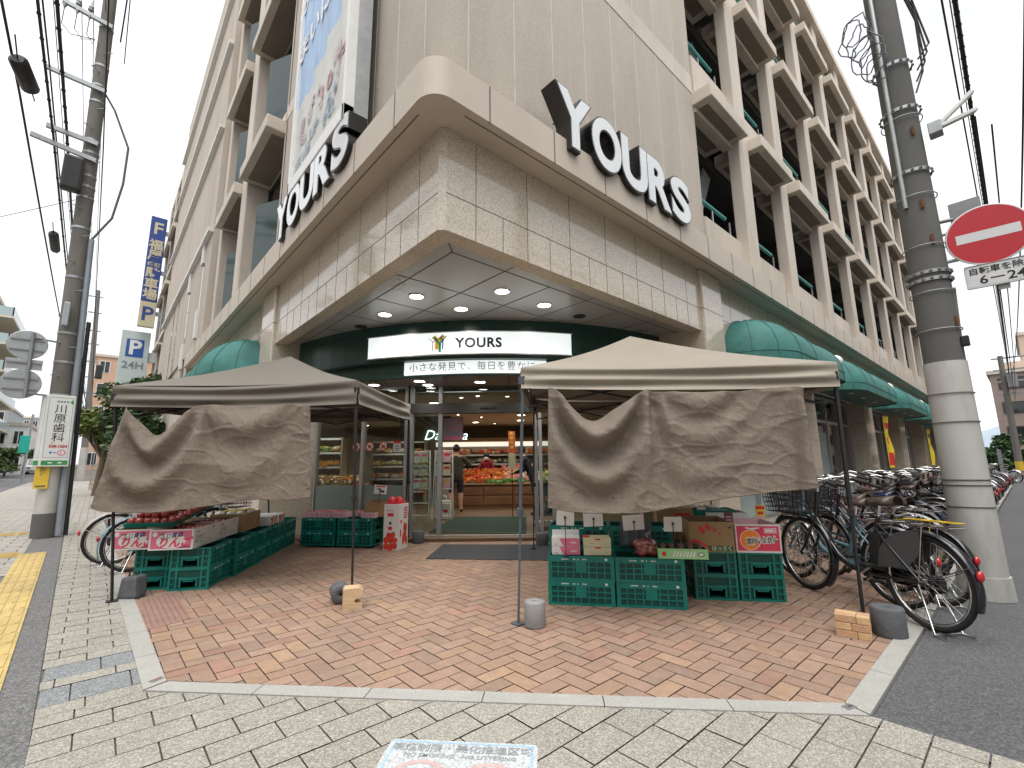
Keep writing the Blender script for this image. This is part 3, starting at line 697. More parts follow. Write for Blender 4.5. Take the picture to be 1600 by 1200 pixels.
for (tx, y, z, sz, mt) in (('00', 4.85, 6.12, .28, 1), ('3 0 ア', 4.98, 5.88, .34, 0), ('2 4', 5.55, 6.0, .22, 1), ('月 日', 5.9, 5.85, .25, 1), ('60.', 5.02, 5.44, .32, 2), ('6 4', 4.95, 5.62, .22, 2), ('UP', 5.55, 5.50, .24, 2), ('CLUB', 5.95, 5.32, .24, 2), ('TEL', 6.0, 5.62, .2, 1)):
    b = MB(); b.text(tx, sz, wall_T((1.610, y, z), (0, -1, .12)), mt, .001, .004, .12); b.build('banner_lettering', [m_red, m_redpale, m_blueink, m_white], sh, sub=True)
b = MB(); b.text('あなたの', .42, wall_T((1.610, 5.75, 8.1), (0, -1, 0)) , 3, .001, .01); b.build('banner_lettering', [m_red, m_redpale, m_blueink, m_white], sh, sub=True)
b = MB(); b.text('まいにち', .42, wall_T((1.610, 5.6, 7.3), (0, -1, .1)), 3, .001, .01)
b.build('banner_lettering', [m_red, m_redpale, m_blueink, m_white], sh, sub=True)

# illuminated fascia signs (bent with the curve)
m_litsign = M('backlit_acrylic', (0.75, 0.78, 0.78), 0.3, var=0.04, scale=1.3, emit=(0.86, 0.96, 0.96), estr=0.34)
m_ink = M('black_ink', (0.012, 0.012, 0.014), 0.5, var=0)
m_greyink = M('grey_ink', (0.20, 0.25, 0.26), 0.5, var=0)
cy_ = M('logo_yellow', (0.85, 0.60, 0.02), 0.5, var=0); cg_ = M('logo_green', (0.0, 0.30, 0.18), 0.5, var=0); cb_ = M('logo_blue', (0.01, 0.11, 0.33), 0.5, var=0); cr_ = M('logo_red', (0.55, 0.06, 0.05), 0.5, var=0)
def bend(mb, Rr, s0, z0):
    for i, p in enumerate(mb.v):
        q = arc_pt(s0 + p.x, Rr + p.z); mb.v[i] = Vector((q.x, q.y, z0 + p.y))
    return mb
ls = thing('lit_sign', 'long curved backlit white sign with coloured logo and black word YOURS over the entrance', 'sign', arc_pt(-.6, 4.66) + Vector((0, 0, 2.78)))
b = MB(); arc_band(b, -2.10, 0.86, 4.665, .06, 2.80, 3.11, 0); b.build('light_box', m_litsign, ls, sub=True)
b = MB()
for zz in (2.788, 3.11): arc_band(b, -2.12, 0.88, 4.668, .065, zz, zz + .014)
b.build('sign_frame', m_alu, ls, sub=True)
b = MB(); b.text('YOURS', .190, None, 0, .003, .006, space=1.1, res=5); bend(b, 4.668, -.46, 2.945); b.build('sign_lettering', m_ink, ls, sub=True)
b = MB()
def stroke(mb, p, q, w, mat, z):
    p = Vector(p); q = Vector(q); d = (q - p).normalized(); n = Vector((-d.y, d.x)) * w / 2
    mb.add([(p.x - n.x, p.y - n.y, z), (q.x - n.x, q.y - n.y, z), (q.x + n.x, q.y + n.y, z), (p.x + n.x, p.y + n.y, z)], [(0, 1, 2, 3)], mat)
u_ = .011
stroke(b, (-.055, .08), (.0, .02), .045, 0, .002); stroke(b, (.06, .09), (.005, .03), .045, 0, .002); stroke(b, (-.012, .03), (-.018, -.085), .04, 0, .002)
stroke(b, (-.045, .055), (.018, -.005), .020, 1, .004); stroke(b, (.018, .0), (.018, -.12), .026, 1, .004); stroke(b, (.018, -.005), (.06, .04), .020, 1, .004)
stroke(b, (.095, .085), (.05, .03), .010, 2, .005); stroke(b, (.05, .035), (.05, -.085), .014, 2, .005); stroke(b, (.05, .035), (.015, .075), .012, 2, .005)
stroke(b, (-.11, .06), (-.06, .015), .006, 3, .004); stroke(b, (-.06, .018), (-.062, -.10), .008, 3, .004); stroke(b, (-.06, .015), (-.035, .02), .008, 3, .004)
b.v = [Vector((v.x * 1.3, v.y * 1.15, v.z)) for v in b.v]; bend(b, 4.668, -1.03, 2.962); b.build('logo', [cy_, cg_, cb_, cr_], ls, sub=True)
ls2 = thing('lit_sign', 'lower narrow backlit strip with grey Japanese slogan, under the YOURS sign', 'sign', arc_pt(-.6, 4.52) + Vector((0, 0, 2.55)))
b = MB(); arc_band(b, -1.56, 0.50, 4.515, .045, 2.552, 2.735, 0); b.build('light_box', m_litsign, ls2, sub=True)
b = MB(); b.text('小さな発見で、毎日を豊かに', .137, None, 0, .002, 0.0, space=1.06); bend(b, 4.519, -.57, 2.643); b.build('sign_lettering', m_greyink, ls2, sub=True)

# ------------------------------------------------------------------ downlights
def downlight(x, y, z, r, lit, label, group, power=0.0, mat=None):
    r *= KS
    t = thing('downlight', label, 'ceiling light', (x, y, z), 0, group)
    b = MB(); b.lathe([(r * 1.18, -.004), (r * 1.18, -.012), (r, -.014), (r * .92, .02)], 20); b.build('trim_ring', m_white if lit else m_sash, t)
    b = MB(); b.lathe([(0, -.008), (r * .6, -.010), (r * .98, -.005)], 20); b.build('lens', (mat or m_lamp) if lit else m_black, t)
    if power:
        ld = bpy.data.lights.new('downlight_lamp', 'SPOT'); ld.energy = power; ld.spot_size = math.radians(140); ld.spot_blend = .7; ld.shadow_soft_size = r; ld.color = (1, .95, .86)
        lo = bpy.data.objects.new('downlight_lamp', ld); C.objects.link(lo); lo.parent = t; lo.location = (0, 0, -.03)
    return t
for (x, y) in ((2.70, 4.73), (3.39, 3.93), (2.72, 5.60), (3.38, 4.75), (4.12, 3.94)):
    downlight(x, y, SOF, .085, True, 'round lit downlight in the pale tiled soffit over the entrance', 'lit downlights in the pale soffit', 22)
for (x, y) in ((2.70, 6.33), (4.82, 3.94)):
    downlight(x, y, SOF, .075, False, 'dark unlit round fitting in the pale soffit over the entrance', 'dark round fittings in the pale soffit')
for (s, d) in ((-2.2, 7.2), (-1.42, 6.92), (-1.35, 7.25), (-.50, 7.05), (.35, 6.85), (.35, 7.15), (1.3, 7.1), (-2.8, 7.6)):
    p = W(s, d); downlight(p.x, p.y, 2.545, .085, True, 'round lit downlight in the brown ceiling before the shop doors', 'lit downlights in the brown entrance ceiling', 5)

# ------------------------------------------------------------------ awnings and globe lamps
m_awn = M('teal_awning_cloth', (0.045, 0.185, 0.165), 0.75, var=0.16, scale=3.5, bump=0.35, bscale=22, dirt=(0.62, 1.6))
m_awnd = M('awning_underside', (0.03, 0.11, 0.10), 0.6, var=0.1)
def awning(p0, along, out, length, zb, label, proj=0.86, hgt=0.72, val=0.17):
    t = thing('awning', label, 'awning', (p0[0], p0[1], 0)); A = Vector((*along, 0)); O = Vector((*out, 0)); o = Vector((p0[0], p0[1], 0))
    r = proj; path = []
    nA = 10
    for k in range(nA + 1): a = (math.pi / 2) * k / nA; path.append((r - r * math.cos(a), r * math.sin(a), r, 0))
    n = max(2, int((length - 2 * r) / .7))
    for k in range(1, n): path.append((r + (length - 2 * r) * k / n, r, r + (length - 2 * r) * k / n, 0))
    for k in range(nA + 1): a = (math.pi / 2) * k / nA; path.append((length - r + r * math.sin(a), r * math.cos(a), length - r, 0))
    ni = len(path); ribset = set([0, 3, 6, 10] + list(range(11, ni - 10, 2)) + [ni - 11, ni - 8, ni - 5, ni - 1])
    def pt(i, j, nj=9):
        x, y, sx, sy = path[i]; slack = 1.0 if (i in ribset or j == 0) else .975
        if j == 0: return o + A * x + O * y + Vector((0, 0, zb))
        a = (math.pi / 2) * ((j - 1) / (nj - 1)); k = math.cos(a) * (1 - (1 - slack) * math.sin(2 * a)); hq = 1 - (1 - slack) * 1.2 * math.sin(2 * a)
        return o + A * (sx + (x - sx) * k) + O * (y * k) + Vector((0, 0, zb + val + hgt * math.sin(a) * hq))
    b = MB(); ni = len(path)
    vs = [pt(i, j) for j in range(10) for i in range(ni)]
    fs = [(j * ni + i, j * ni + i + 1, (j + 1) * ni + i + 1, (j + 1) * ni + i) for j in range(9) for i in range(ni - 1)]
    b.add(vs, fs, 0, True); b.build('cloth', m_awn, t, sub=True)
    s = MB()
    ribs = [0, 3, 6, 10] + list(range(11, ni - 10, 2)) + [ni - 11, ni - 8, ni - 5, ni - 1]
    for i in ribs:
        pts = [pt(i, j) + O * .004 + Vector((0, 0, .003)) for j in range(10)]
        s.tube(pts, .006, 4)
    s.tube([pt(i, 1) + O * .003 for i in range(ni)], .006, 4)
    s.build('seam', m_awn, t, sub=True)
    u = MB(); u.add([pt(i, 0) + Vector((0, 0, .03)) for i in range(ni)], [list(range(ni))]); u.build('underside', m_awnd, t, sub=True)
    for k in range(3):
        c = o + A * (length * (.25 + .25 * k)) + O * .45 + Vector((0, 0, zb + .026)); l = MB(); l.box(c.x - .09, c.x + .09, c.y - .05, c.y + .05, c.z - .006, c.z); l.build('awning_light', m_white, t, sub=True)
    return t
AW = [(7.50, 4.25), (12.05, 5.1), (17.7, 5.3), (23.5, 5.1), (29.2, 5.0)]
AWL = ['teal dome ended awning behind the beige tent, beside the granite corner pier', 'second teal awning from the granite corner pier, over the shop windows', 'third teal awning from the granite corner pier along the side street', 'fourth teal awning from the granite corner pier, near the far end', 'last teal awning at the far end of the side street facade']
for (x, ln), lb in zip(AW, AWL): awning((x, BY + .03), (1, 0), (0, -1), ln, 2.84, lb)
awning((BX + .03, 8.8), (0, 1), (-1, 0), 4.6, 2.70, 'teal dome ended awning on the street facade above the darker tent', hgt=.78)
m_globe = M('opal_globe', (0.80, 0.80, 0.78), 0.25, var=0.03, coat=.4)
for i, x in enumerate((11.88, 17.45, 23.3, 29.0)):
    t = thing('globe_lamp', ['white globe wall lamp between the first and second teal awnings', 'white globe wall lamp between the second and third teal awnings', 'white globe wall lamp between the third and fourth teal awnings', 'white globe wall lamp between the fourth and last teal awnings'][i], 'wall lamp', (x, BY - .5, 3.42))
    b = MB(); b.ball((0, 0, 0), .17, 0, 3); b.build('globe', m_globe, t)
    b = MB(); b.tube([(0, 0, -.16), (0, .05, -.26), (0, .48, -.28)], .02, 8); b.build('bracket', m_sash, t)

KS = 1.0
# ------------------------------------------------------------------ market tents
m_tent = M('taupe_canopy_cloth', (0.29, 0.255, 0.205), 0.65, var=0.07, scale=2.0, bump=0.12, bscale=14, sheen=.2)
m_tentin = M('canopy_lining', (0.06, 0.05, 0.042), 0.8, var=0.1)
m_legb = M('blue_grey_leg', (0.10, 0.125, 0.155), 0.35, 0.4, var=0.08)
m_legk = M('dark_leg', (0.03, 0.031, 0.032), 0.4, 0.3, var=0.08)
m_tent2 = M('dark_taupe_canopy_cloth', (0.145, 0.127, 0.103), 0.65, var=0.08, scale=2.0, bump=0.12, bscale=14, sheen=.15)
def tent(name, label, feet, eaves, peak, drop, seed, legmats, m_tent=m_tent):
    c = W(*((sum(p[0] for p in feet) / 4), (sum(p[1] for p in feet) / 4)))
    t = thing(name, label, 'tent', c)
    E_ = [W(e[0], e[1], e[2]) for e in eaves]; pk = W(*peak)
    rs = random.Random(seed)
    ph = [rs.uniform(0, 6) for _ in range(8)]
    top = MB()
    for k in range(4):                          # four sagging roof faces
        a, c2 = E_[k], E_[(k + 1) % 4]
        def roof(u, v):
            e = a.lerp(c2, u); p = e.lerp(pk, v)
            sag = -.10 * math.sin(math.pi * v) * (0.45 + .55 * math.sin(math.pi * u)) + .012 * math.sin(6 * u + ph[k] + 3 * v) * math.sin(math.pi * v) * math.sin(math.pi * u)
            sag += -.025 * math.sin(math.pi * u) * (1 - v)
            sag += .006 * math.sin(38 * v + 5 * u + ph[k]) * (1 - v) ** 3 * math.sin(math.pi * u)
            return p + Vector((0, 0, sag))
        top.grid(roof, 24, 16, 0)
    top.build('canopy', [m_tent], t, sub=True)
    for k in range(4):                          # valances with long horizontal creases
        a, c2 = E_[k], E_[(k + 1) % 4]; dr = drop[k], drop[(k + 1) % 4]
        out = (a + c2) / 2 - pk; out.z = 0; out.normalize()
        def val(u, v):
            e = a.lerp(c2, u); d = dr[0] + (dr[1] - dr[0]) * u
            mid = math.sin(math.pi * u)
            z = -d * v - .025 * mid
            w = (.020 * math.sin(2 * math.pi * (v * 2.1 + .15 * math.sin(3 * u + ph[k + 4]))) + .008 * math.sin(9 * v + 7 * u + ph[k])) * (mid ** .35) + .018 * v
            w += .006 * math.sin(23 * u + 4 * v + ph[k]) * (1 - mid)
            return e + out * w + Vector((0, 0, z))
        b = MB(); b.grid(val, 40, 24, 0); b.build('valance', m_tent, t, sub=True)
    for k in range(4):
        f = W(*feet[k]); e = E_[k] + (pk - E_[k]) * .012; e.z = E_[k].z - .03
        b = MB(); mid = f.lerp(e, .42)
        b.tube([f + Vector((0, 0, .01)), mid], .013, 4, smooth=False); b.tube([mid - Vector((0, 0, .0)), e], .018, 4, smooth=False)
        b.bbox(mid.x - .022, mid.x + .022, mid.y - .022, mid.y + .022, mid.z - .03, mid.z + .03, .004)
        b.bbox(f.x - .045, f.x + .045, f.y - .045, f.y + .045, 0.002, .012, .003)
        b.bbox(e.x - .03, e.x + .03, e.y - .03, e.y + .03, e.z - .12, e.z - .05, .005)
        b.build('leg', legmats[k], t, sub=True)
    for k in range(4):
        a, c2 = E_[k].lerp(pk, .05), E_[(k + 1) % 4].lerp(pk, .05); a.z = E_[k].z; c2.z = E_[(k + 1) % 4].z; b = MB(); n = 2
        for i in range(n):
            p, q = a.lerp(c2, i / n), a.lerp(c2, (i + 1) / n); hi, lo = Vector((0, 0, -.10)), Vector((0, 0, -.34))
            b.tube([p + hi, q + lo], .010, 4); b.tube([p + lo, q + hi], .010, 4)
        b.build('scissor_bar', m_legk, t, sub=True)
    return t
tent('pop_up_tent', 'darker taupe pop up tent over the apple cartons, beside the street sidewalk', [(-3.89, 4.72), (-1.69, 5.07), (-1.80, 8.20), (-4.0, 7.85)],
     [(-4.17, 4.72, 2.12), (-1.735, 5.07, 2.215), (-1.84, 8.20, 2.36), (-4.25, 7.85, 2.30)], (-3.20, 6.45, 2.84), (.22, .27, .28, .26), 3, [m_legk, m_legk, m_legk, m_legk], m_tent2)
tent('pop_up_tent', 'paler taupe pop up tent over the citrus cartons, between the entrance and the bicycles', [(.03, 3.95), (2.64, 3.73), (2.90, 7.0), (.30, 7.25)],
     [(.08, 3.95, 2.10), (2.70, 3.73, 2.07), (3.0, 7.0, 2.24), (.33, 7.25, 2.30)], (1.46, 5.45, 2.80), (.19, .21, .22, .22), 9, [m_legb, m_legk, m_legk, m_legk])

# ------------------------------------------------------------------ brown mesh tarps hung in front of the tents
m_tarp = M('brown_shade_net', (0.19, 0.155, 0.126), 0.9, var=0.14, scale=70, stretch=(1, 1, .10), bump=0.5, bscale=150, speck=((0.12, 0.095, 0.074), (0.33, 0.275, 0.23), 0.5), speck_scale=300)
def poly_at(pts, x):
    for i in range(len(pts) - 1):
        if pts[i][0] <= x <= pts[i + 1][0]:
            t = (x - pts[i][0]) / (pts[i + 1][0] - pts[i][0]); return [pts[i][k] + t * (pts[i + 1][k] - pts[i][k]) for k in range(len(pts[0]))]
    return list(pts[0] if x < pts[0][0] else pts[-1])
def smooth(pts, n=60):
    """(u, s, z) resampled with catmull-rom"""
    out = []
    for i in range(n + 1):
        u = i / n; k = 0
        while k < len(pts) - 2 and u > pts[k + 1][0]: k += 1
        p0 = pts[max(k - 1, 0)]; p1 = pts[k]; p2 = pts[k + 1]; p3 = pts[min(k + 2, len(pts) - 1)]
        t = (u - p1[0]) / (p2[0] - p1[0])
        f = lambda a: .5 * (2 * p1[a] + (-p0[a] + p2[a]) * t + (2 * p0[a] - 5 * p1[a] + 4 * p2[a] - p3[a]) * t * t + (-p0[a] + 3 * p1[a] - 3 * p2[a] + p3[a]) * t ** 3)
        out.append((f(1), f(2)))
    return out
def tarp(label, top, bot, dfun, folds, pins, seed, right_roll=False):
    n, m = 200, 130
    tp = smooth(top, n); bt = smooth(bot, n)
    t = thing('shade_cloth', label, 'tarp', W(tp[n // 2][0], dfun(tp[n // 2][0]), 0.9))
    rs = random.Random(seed); off = rs.uniform(0, 100)
    def fn(u, v):
        i = min(n, int(u * n + .5)); a, c = tp[i], bt[i]
        s = a[0] + (c[0] - a[0]) * v; z = a[1] + (c[1] - a[1]) * v
        w = 0.0
        for (pu, amp, wid, dirn) in pins:       # creases radiating from the tie points
            du = u - pu - dirn * v * .25
            w += amp * math.exp(-(du / (wid * (0.35 + 1.1 * v))) ** 2) * (1 - .55 * v) * min(1, v * 6 + .2)
        for (cu, cv, ru, depth, cnt) in folds:  # swags sagging between two ties
            x = (u - cu) / ru
            if abs(x) < 1:
                q = (v - cv + .30 * x * x) * cnt
                w += depth * math.sin(2 * math.pi * q) * (1 - x * x) ** 1.2 * math.exp(-max(0, v - .1) * 1.3)
        p = Vector((s * 2.2, z * 2.2, off)); rg = lambda q: max(0.0, 1 - abs(noise.noise(q)) * 5.0) ** 1.4; w *= 1.0; w += .028 * noise.noise(p * .8) + .010 * rg(Vector((s * 2.3, z * 3.4, off + 3))) + .0055 * rg(Vector((s * 4.5 + z * 1.5, z * 8, off + 9))) + .003 * rg(Vector((s * 9, z * 13 + s * 4, off + 5))) + .0015 * noise.noise(Vector((s * 50, z * 30, off)))
        dd = dfun(s) - .07 - w
        if right_roll and u > .93: dd -= .10 * math.sin((u - .93) / .07 * math.pi)
        return W(s, dd, z + .006 * noise.noise(Vector((s * 14, v * 3, off))))
    b = MB(); b.grid(fn, n, m, 0); b.build('cloth', m_tarp, t, sub=True, solid=.004)
    h = MB(); h.tube([fn(i / 60, 1.0) for i in range(61)], .007, 6); h.build('hem', m_tarp, t, sub=True)
    return t
tarp('brown mesh shade cloth hanging from the tent over the apple boxes', [(0, -3.97, 1.90), (.06, -3.90, 1.82), (.13, -3.78, 1.69), (.20, -3.66, 1.60), (.28, -3.53, 1.70), (.36, -3.38, 1.85), (.42, -3.24, 1.915), (.65, -2.78, 1.90), (.85, -2.42, 1.93), (1, -2.19, 1.92)],
     [(0, -4.16, .89), (.08, -4.02, .855), (.22, -3.68, .83), (.4, -3.3, .86), (.6, -2.92, .91), (.75, -2.65, .94), (.9, -2.35, .93), (1, -2.12, .955)], lambda s: 4.72 + (s + 4.17) * .144,
     [(.21, .12, .21, .075, 2.2), (.21, .5, .24, .04, 1.6), (.64, .1, .26, .05, 2.0)], [(.03, .05, .05, .15), (.42, .06, .05, 0), (.42, -.04, .04, .5), (.70, .03, .04, .2), (.96, .03, .05, 0)], 4)
tarp('brown mesh shade cloth hanging from the tent over the citrus boxes', [(0, .31, 1.90), (.04, .38, 1.87), (.11, .50, 1.73), (.19, .68, 1.615), (.28, .87, 1.71), (.39, 1.10, 1.855), (.44, 1.19, 1.845), (.6, 1.55, 1.83), (.78, 1.86, 1.835), (.93, 2.25, 1.855), (1, 2.30, 1.80)],
     [(0, .28, .915), (.1, .5, .88), (.25, .82, .865), (.4, 1.08, .88), (.55, 1.38, .93), (.7, 1.72, .985), (.85, 2.05, 1.025), (.95, 2.25, 1.05), (1, 2.36, 1.075)], lambda s: 3.95 - (s - .08) * .084,
     [(.20, .10, .20, .090, 2.3), (.22, .55, .24, .05, 1.7), (.62, .02, .2, .025, 3)], [(.02, .05, .05, .1), (.40, .07, .05, -.1), (.43, -.045, .04, .25), (.47, .035, .03, .3), (.7, .015, .04, .2), (.93, .05, .04, .1)], 5, True)

# ------------------------------------------------------------------ green crates
m_crate = M('green_crate_plastic', (0.003, 0.180, 0.148), 0.42, var=0.12, scale=7, spec=.5, dirt=(0.72, 6))
m_crated = M('green_crate_recess', (0.002, 0.062, 0.048), 0.5, var=0.1, scale=20)
m_mark = M('crate_print', (0.62, 0.72, 0.68), 0.6, var=0.15, scale=40)
CL, CW, CH = 0.60, 0.385, 0.213
def crate_parts(t):
    hx, hy = CL / 2, CW / 2
    b = MB(); w = .012
    b.box(-hx + w, hx - w, -hy + w, hy - w, .004, .014)
    for sy in (-1, 1):                          # long sides: frame, three rows of square openings
        y0, y1 = sorted((sy * (hy - .010), sy * hy))
        for (za, zb) in ((0, .022), (.066, .076), (.112, .122), (.160, CH)): b.box(-hx + .004, hx - .004, y0, y1, za, zb)
        for k in range(9):
            x = -hx + .02 + k * (CL - .04) / 8; wd = .016 if k in (0, 8) else .006
            b.box(x - wd, x + wd, y0 + .0005 * sy, y1 - .0005 * sy, .02, .162)
        b.box(-.05, .05, y0 + .001 * sy, y1 - .001 * sy, .072, .162)
        b.box(-.10, .10, min(y1, y1 + .004 * sy), max(y1, y1 + .004 * sy), .196, .209) if sy > 0 else b.box(-.10, .10, y0 - .004, y0, .196, .209)
    for sx in (-1, 1):                          # short sides with the hand hole
        x0, x1 = sorted((sx * (hx - .010), sx * hx))
        for (za, zb) in ((0, .02), (.118, .130), (.198, CH)): b.box(x0, x1, -hy + .003, hy - .003, za, zb)
        for y in (-hy + .014, -hy + .075, hy - .075, hy - .014): b.box(x0 + .0005, x1 - .0005, y - .009, y + .009, .018, .2)
        for z in (.068, ): b.box(x0 + .001, x1 - .001, -hy, -hy + .08, z - .005, z + .005); b.box(x0 + .001, x1 - .001, hy - .08, hy, z - .005, z + .005)
        b.box(x0 + .001, x1 - .001, -.075, .075, .10, .12); b.box(x0 + .001, x1 - .001, -.085, -.07, .03, .12); b.box(x0 + .001, x1 - .001, .07, .085, .03, .12)
        b.box(x0 + .002, x1 - .002, -.05, .05, .085, .095)
    b.build('shell', m_crate, t)
    l = MB()                                    # inner lattice wall behind the openings
    for sy in (-1, 1): l.box(-hx + .014, hx - .014, sy * (hy - .014) - .002, sy * (hy - .014) + .002, .014, .2)
    for sx in (-1, 1):
        l.box(sx * (hx - .014) - .002, sx * (hx - .014) + .002, -hy + .014, -.086, .014, .2); l.box(sx * (hx - .014) - .002, sx * (hx - .014) + .002, .086, hy - .014, .014, .2)
        l.box(sx * (hx - .014) - .002, sx * (hx - .014) + .002, -.086, .086, .125, .2)
    l.box(-hx + .02, hx - .02, -hy + .02, hy - .02, .016, .024)
    l.build('lattice', m_crated, t)
    p = MB()
    for sy in (-1, 1):
        for (x, wd) in ((-.045, .05), (.03, .012), (.06, .03), (.12, .07)):
            for k in range(int(wd / .011)):
                xx = (x + k * .011) * -sy * -1
                p.box(xx, xx + .0075, sy * hy - .0012, sy * hy + .0012, .179 + rnd(-.001, .001), .190)
        p.box(.215, .237, sy * hy - .0012, sy * hy + .0012, .176, .196)
    p.build('print', m_mark, t)
crate0 = None
def crate(s, d, z, ang, label):
    global crate0
    p = W(s, d, z)
    if crate0 is None:
        crate0 = thing('plastic_crate', label, 'crate', p, YAW + ang, 'green plastic crates of the fruit stands'); crate_parts(crate0); return crate0
    c = copy_tree(crate0); c.location = p; c.rotation_euler = (0, 0, YAW + ang); c['label'] = label; return c
RA = math.radians(-10.5)
def along(s, d, ang, a, bq): return (s + math.cos(ang) * a - math.sin(ang) * bq, d + math.sin(ang) * a + math.cos(ang) * bq)
# stand by the bicycles
s0, d0 = .31, 4.47
for k, what in ((0, 'pink boxes'), (1, 'bag of red apples')):
    for lv in (0, 1):
        p = along(s0, d0, RA, .305 + .612 * k, CW / 2); crate(p[0] + rnd(-.006, .006), p[1] + rnd(-.006, .006), lv * CH, RA + rnd(-.01, .01), f'green crate under the {what}, {"bottom" if lv == 0 else "top"} one of its stack')
for k, what in ((0, 'brown citrus carton'), (1, 'red and white citrus carton')):
    for lv in (0, 1):
        p = along(1.69, 4.57, RA * .9, .20 + .40 * k, CL / 2); crate(p[0], p[1], lv * CH, RA * .9 + math.pi / 2 + rnd(-.012, .012), f'green crate end on under the {what}, {"bottom" if lv == 0 else "top"} one of its stack')
for lv in range(3):
    for k, w_ in ((0, 'pink boxes'), (1, 'grey cloth')):
        p = along(.36, 4.93, RA, .305 + .612 * k, CW / 2); crate(p[0], p[1], lv * CH + .002, RA, f'green crate in the taller stack behind the {w_}, {("lowest", "middle", "upper")[lv]} one')
for lv in range(2):
    p = along(1.72, 5.19, RA, .20, CL / 2); crate(p[0], p[1], lv * CH, RA + math.pi / 2, f'green crate behind the brown citrus carton, {("lower", "upper")[lv]} one')
    p = along(2.12, 5.15, RA, .20, CL / 2); crate(p[0], p[1], lv * CH, RA + math.pi / 2, f'green crate behind the red and white citrus carton, {("lower", "upper")[lv]} one')
# stand on the street side: two end on stacks, a long run going back, a run along the shop glass
LA = math.radians(12)
for k, w_ in ((0, 'apple carton beside the tent leg'), (1, 'corner apple carton')):
    for lv in (0, 1):
        p = along(-4.02 + .395 * k, 5.09 - .03 * k, LA, .20, CL / 2); crate(p[0], p[1], lv * CH, LA + math.pi / 2, f'green crate end on under the {w_}, {"bottom" if lv == 0 else "top"} one')
for k, w_ in enumerate(('white apple cartons', 'brown banana carton', 'flat striped boxes', 'corner of the run')):
    for lv in (0, 1):
        bx_, by_ = (-3.63 - math.sin(LA) * .63 * (k + 1) + .20 + .02 * k, 5.06 + .62 * (k + 1) + .30); crate(bx_ + .02, by_, lv * CH, LA * .85 + math.pi / 2, f'green crate side on under the {w_}, {"bottom" if lv == 0 else "top"} one')
BA = math.radians(-10)
for k, w_ in enumerate(('row of pink punnet boxes', 'pink punnet boxes beside the tomato carton')):
    for lv in (0, 1):
        p = along(-3.47, 7.70, BA, .33 + .64 * k, .2); crate(p[0], p[1], lv * CH + .03, BA, f'green crate under the {w_}, {"bottom" if lv == 0 else "top"} one')

# ------------------------------------------------------------------ cartons
m_kraft = M('kraft_board', (0.36, 0.235, 0.12), 0.8, var=0.10, scale=6)
m_kraftin = M('kraft_board_inside', (0.27, 0.175, 0.09), 0.85, var=0.10, scale=6)
m_board = M('white_board', (0.72, 0.71, 0.69), 0.6, var=0.04, scale=4)
m_pinkp = M('pink_print', (0.70, 0.17, 0.27), 0.5, var=0.08, scale=6)
m_redp = M('red_print', (0.62, 0.035, 0.05), 0.5, var=0.06, scale=6)
m_crimson = M('crimson_print', (0.66, 0.05, 0.10), 0.5, var=0.05, scale=6)
m_orangep = M('orange_print', (0.85, 0.24, 0.02), 0.5, var=0.05, scale=6)
m_greenp = M('dark_green_print', (0.03, 0.13, 0.06), 0.5, var=0.05, scale=6)
m_lgreen = M('pale_green_board', (0.30, 0.60, 0.27), 0.6, var=0.06, scale=6)
m_ltpink = M('light_pink_board', (0.66, 0.42, 0.47), 0.6, var=0.06, scale=6)
m_cream = M('cream_board', (0.60, 0.57, 0.38), 0.6, var=0.05, scale=6)
m_navyp = M('navy_print', (0.03, 0.05, 0.16), 0.5, var=0)
def open_box(mb, x0, x1, y0, y1, z0, z1, th=.006, mat=0, inn=1):
    mb.box(x0, x1, y0, y0 + th, z0, z1, mat); mb.box(x0, x1, y1 - th, y1, z0, z1, mat)
    mb.box(x0, x0 + th, y0 + th, y1 - th, z0, z1, mat); mb.box(x1 - th, x1, y0 + th, y1 - th, z0, z1, mat); mb.box(x0 + th, x1 - th, y0 + th, y1 - th, z0, z0 + th, mat)
    mb.box(x0 + th, x1 - th, y0 + th, y0 + th + .001, z0 + th, z1, inn); mb.box(x0 + th, x1 - th, y1 - th - .001, y1 - th, z0 + th, z1, inn)
    mb.box(x0 + th, x0 + th + .001, y0 + th, y1 - th, z0 + th, z1, inn); mb.box(x1 - th - .001, x1 - th, y0 + th, y1 - th, z0 + th, z1, inn)
def disc(mb, cx, cy, rx, ry, z, mat, T, n=28, a0=0, a1=2 * math.pi):
    pts = [(cx + rx * math.cos(a0 + (a1 - a0) * k / n), cy + ry * math.sin(a0 + (a1 - a0) * k / n), z) for k in range(n + (0 if a1 - a0 > 6.2 else 1))]
    mb.add(pts, [list(range(len(pts)))], mat, False, T)
def rect(mb, x0, x1, y0, y1, z, mat, T): mb.add([(x0, y0, z), (x1, y0, z), (x1, y1, z), (x0, y1, z)], [(0, 1, 2, 3)], mat, False, T)
CART = 'cartons on the fruit stands'
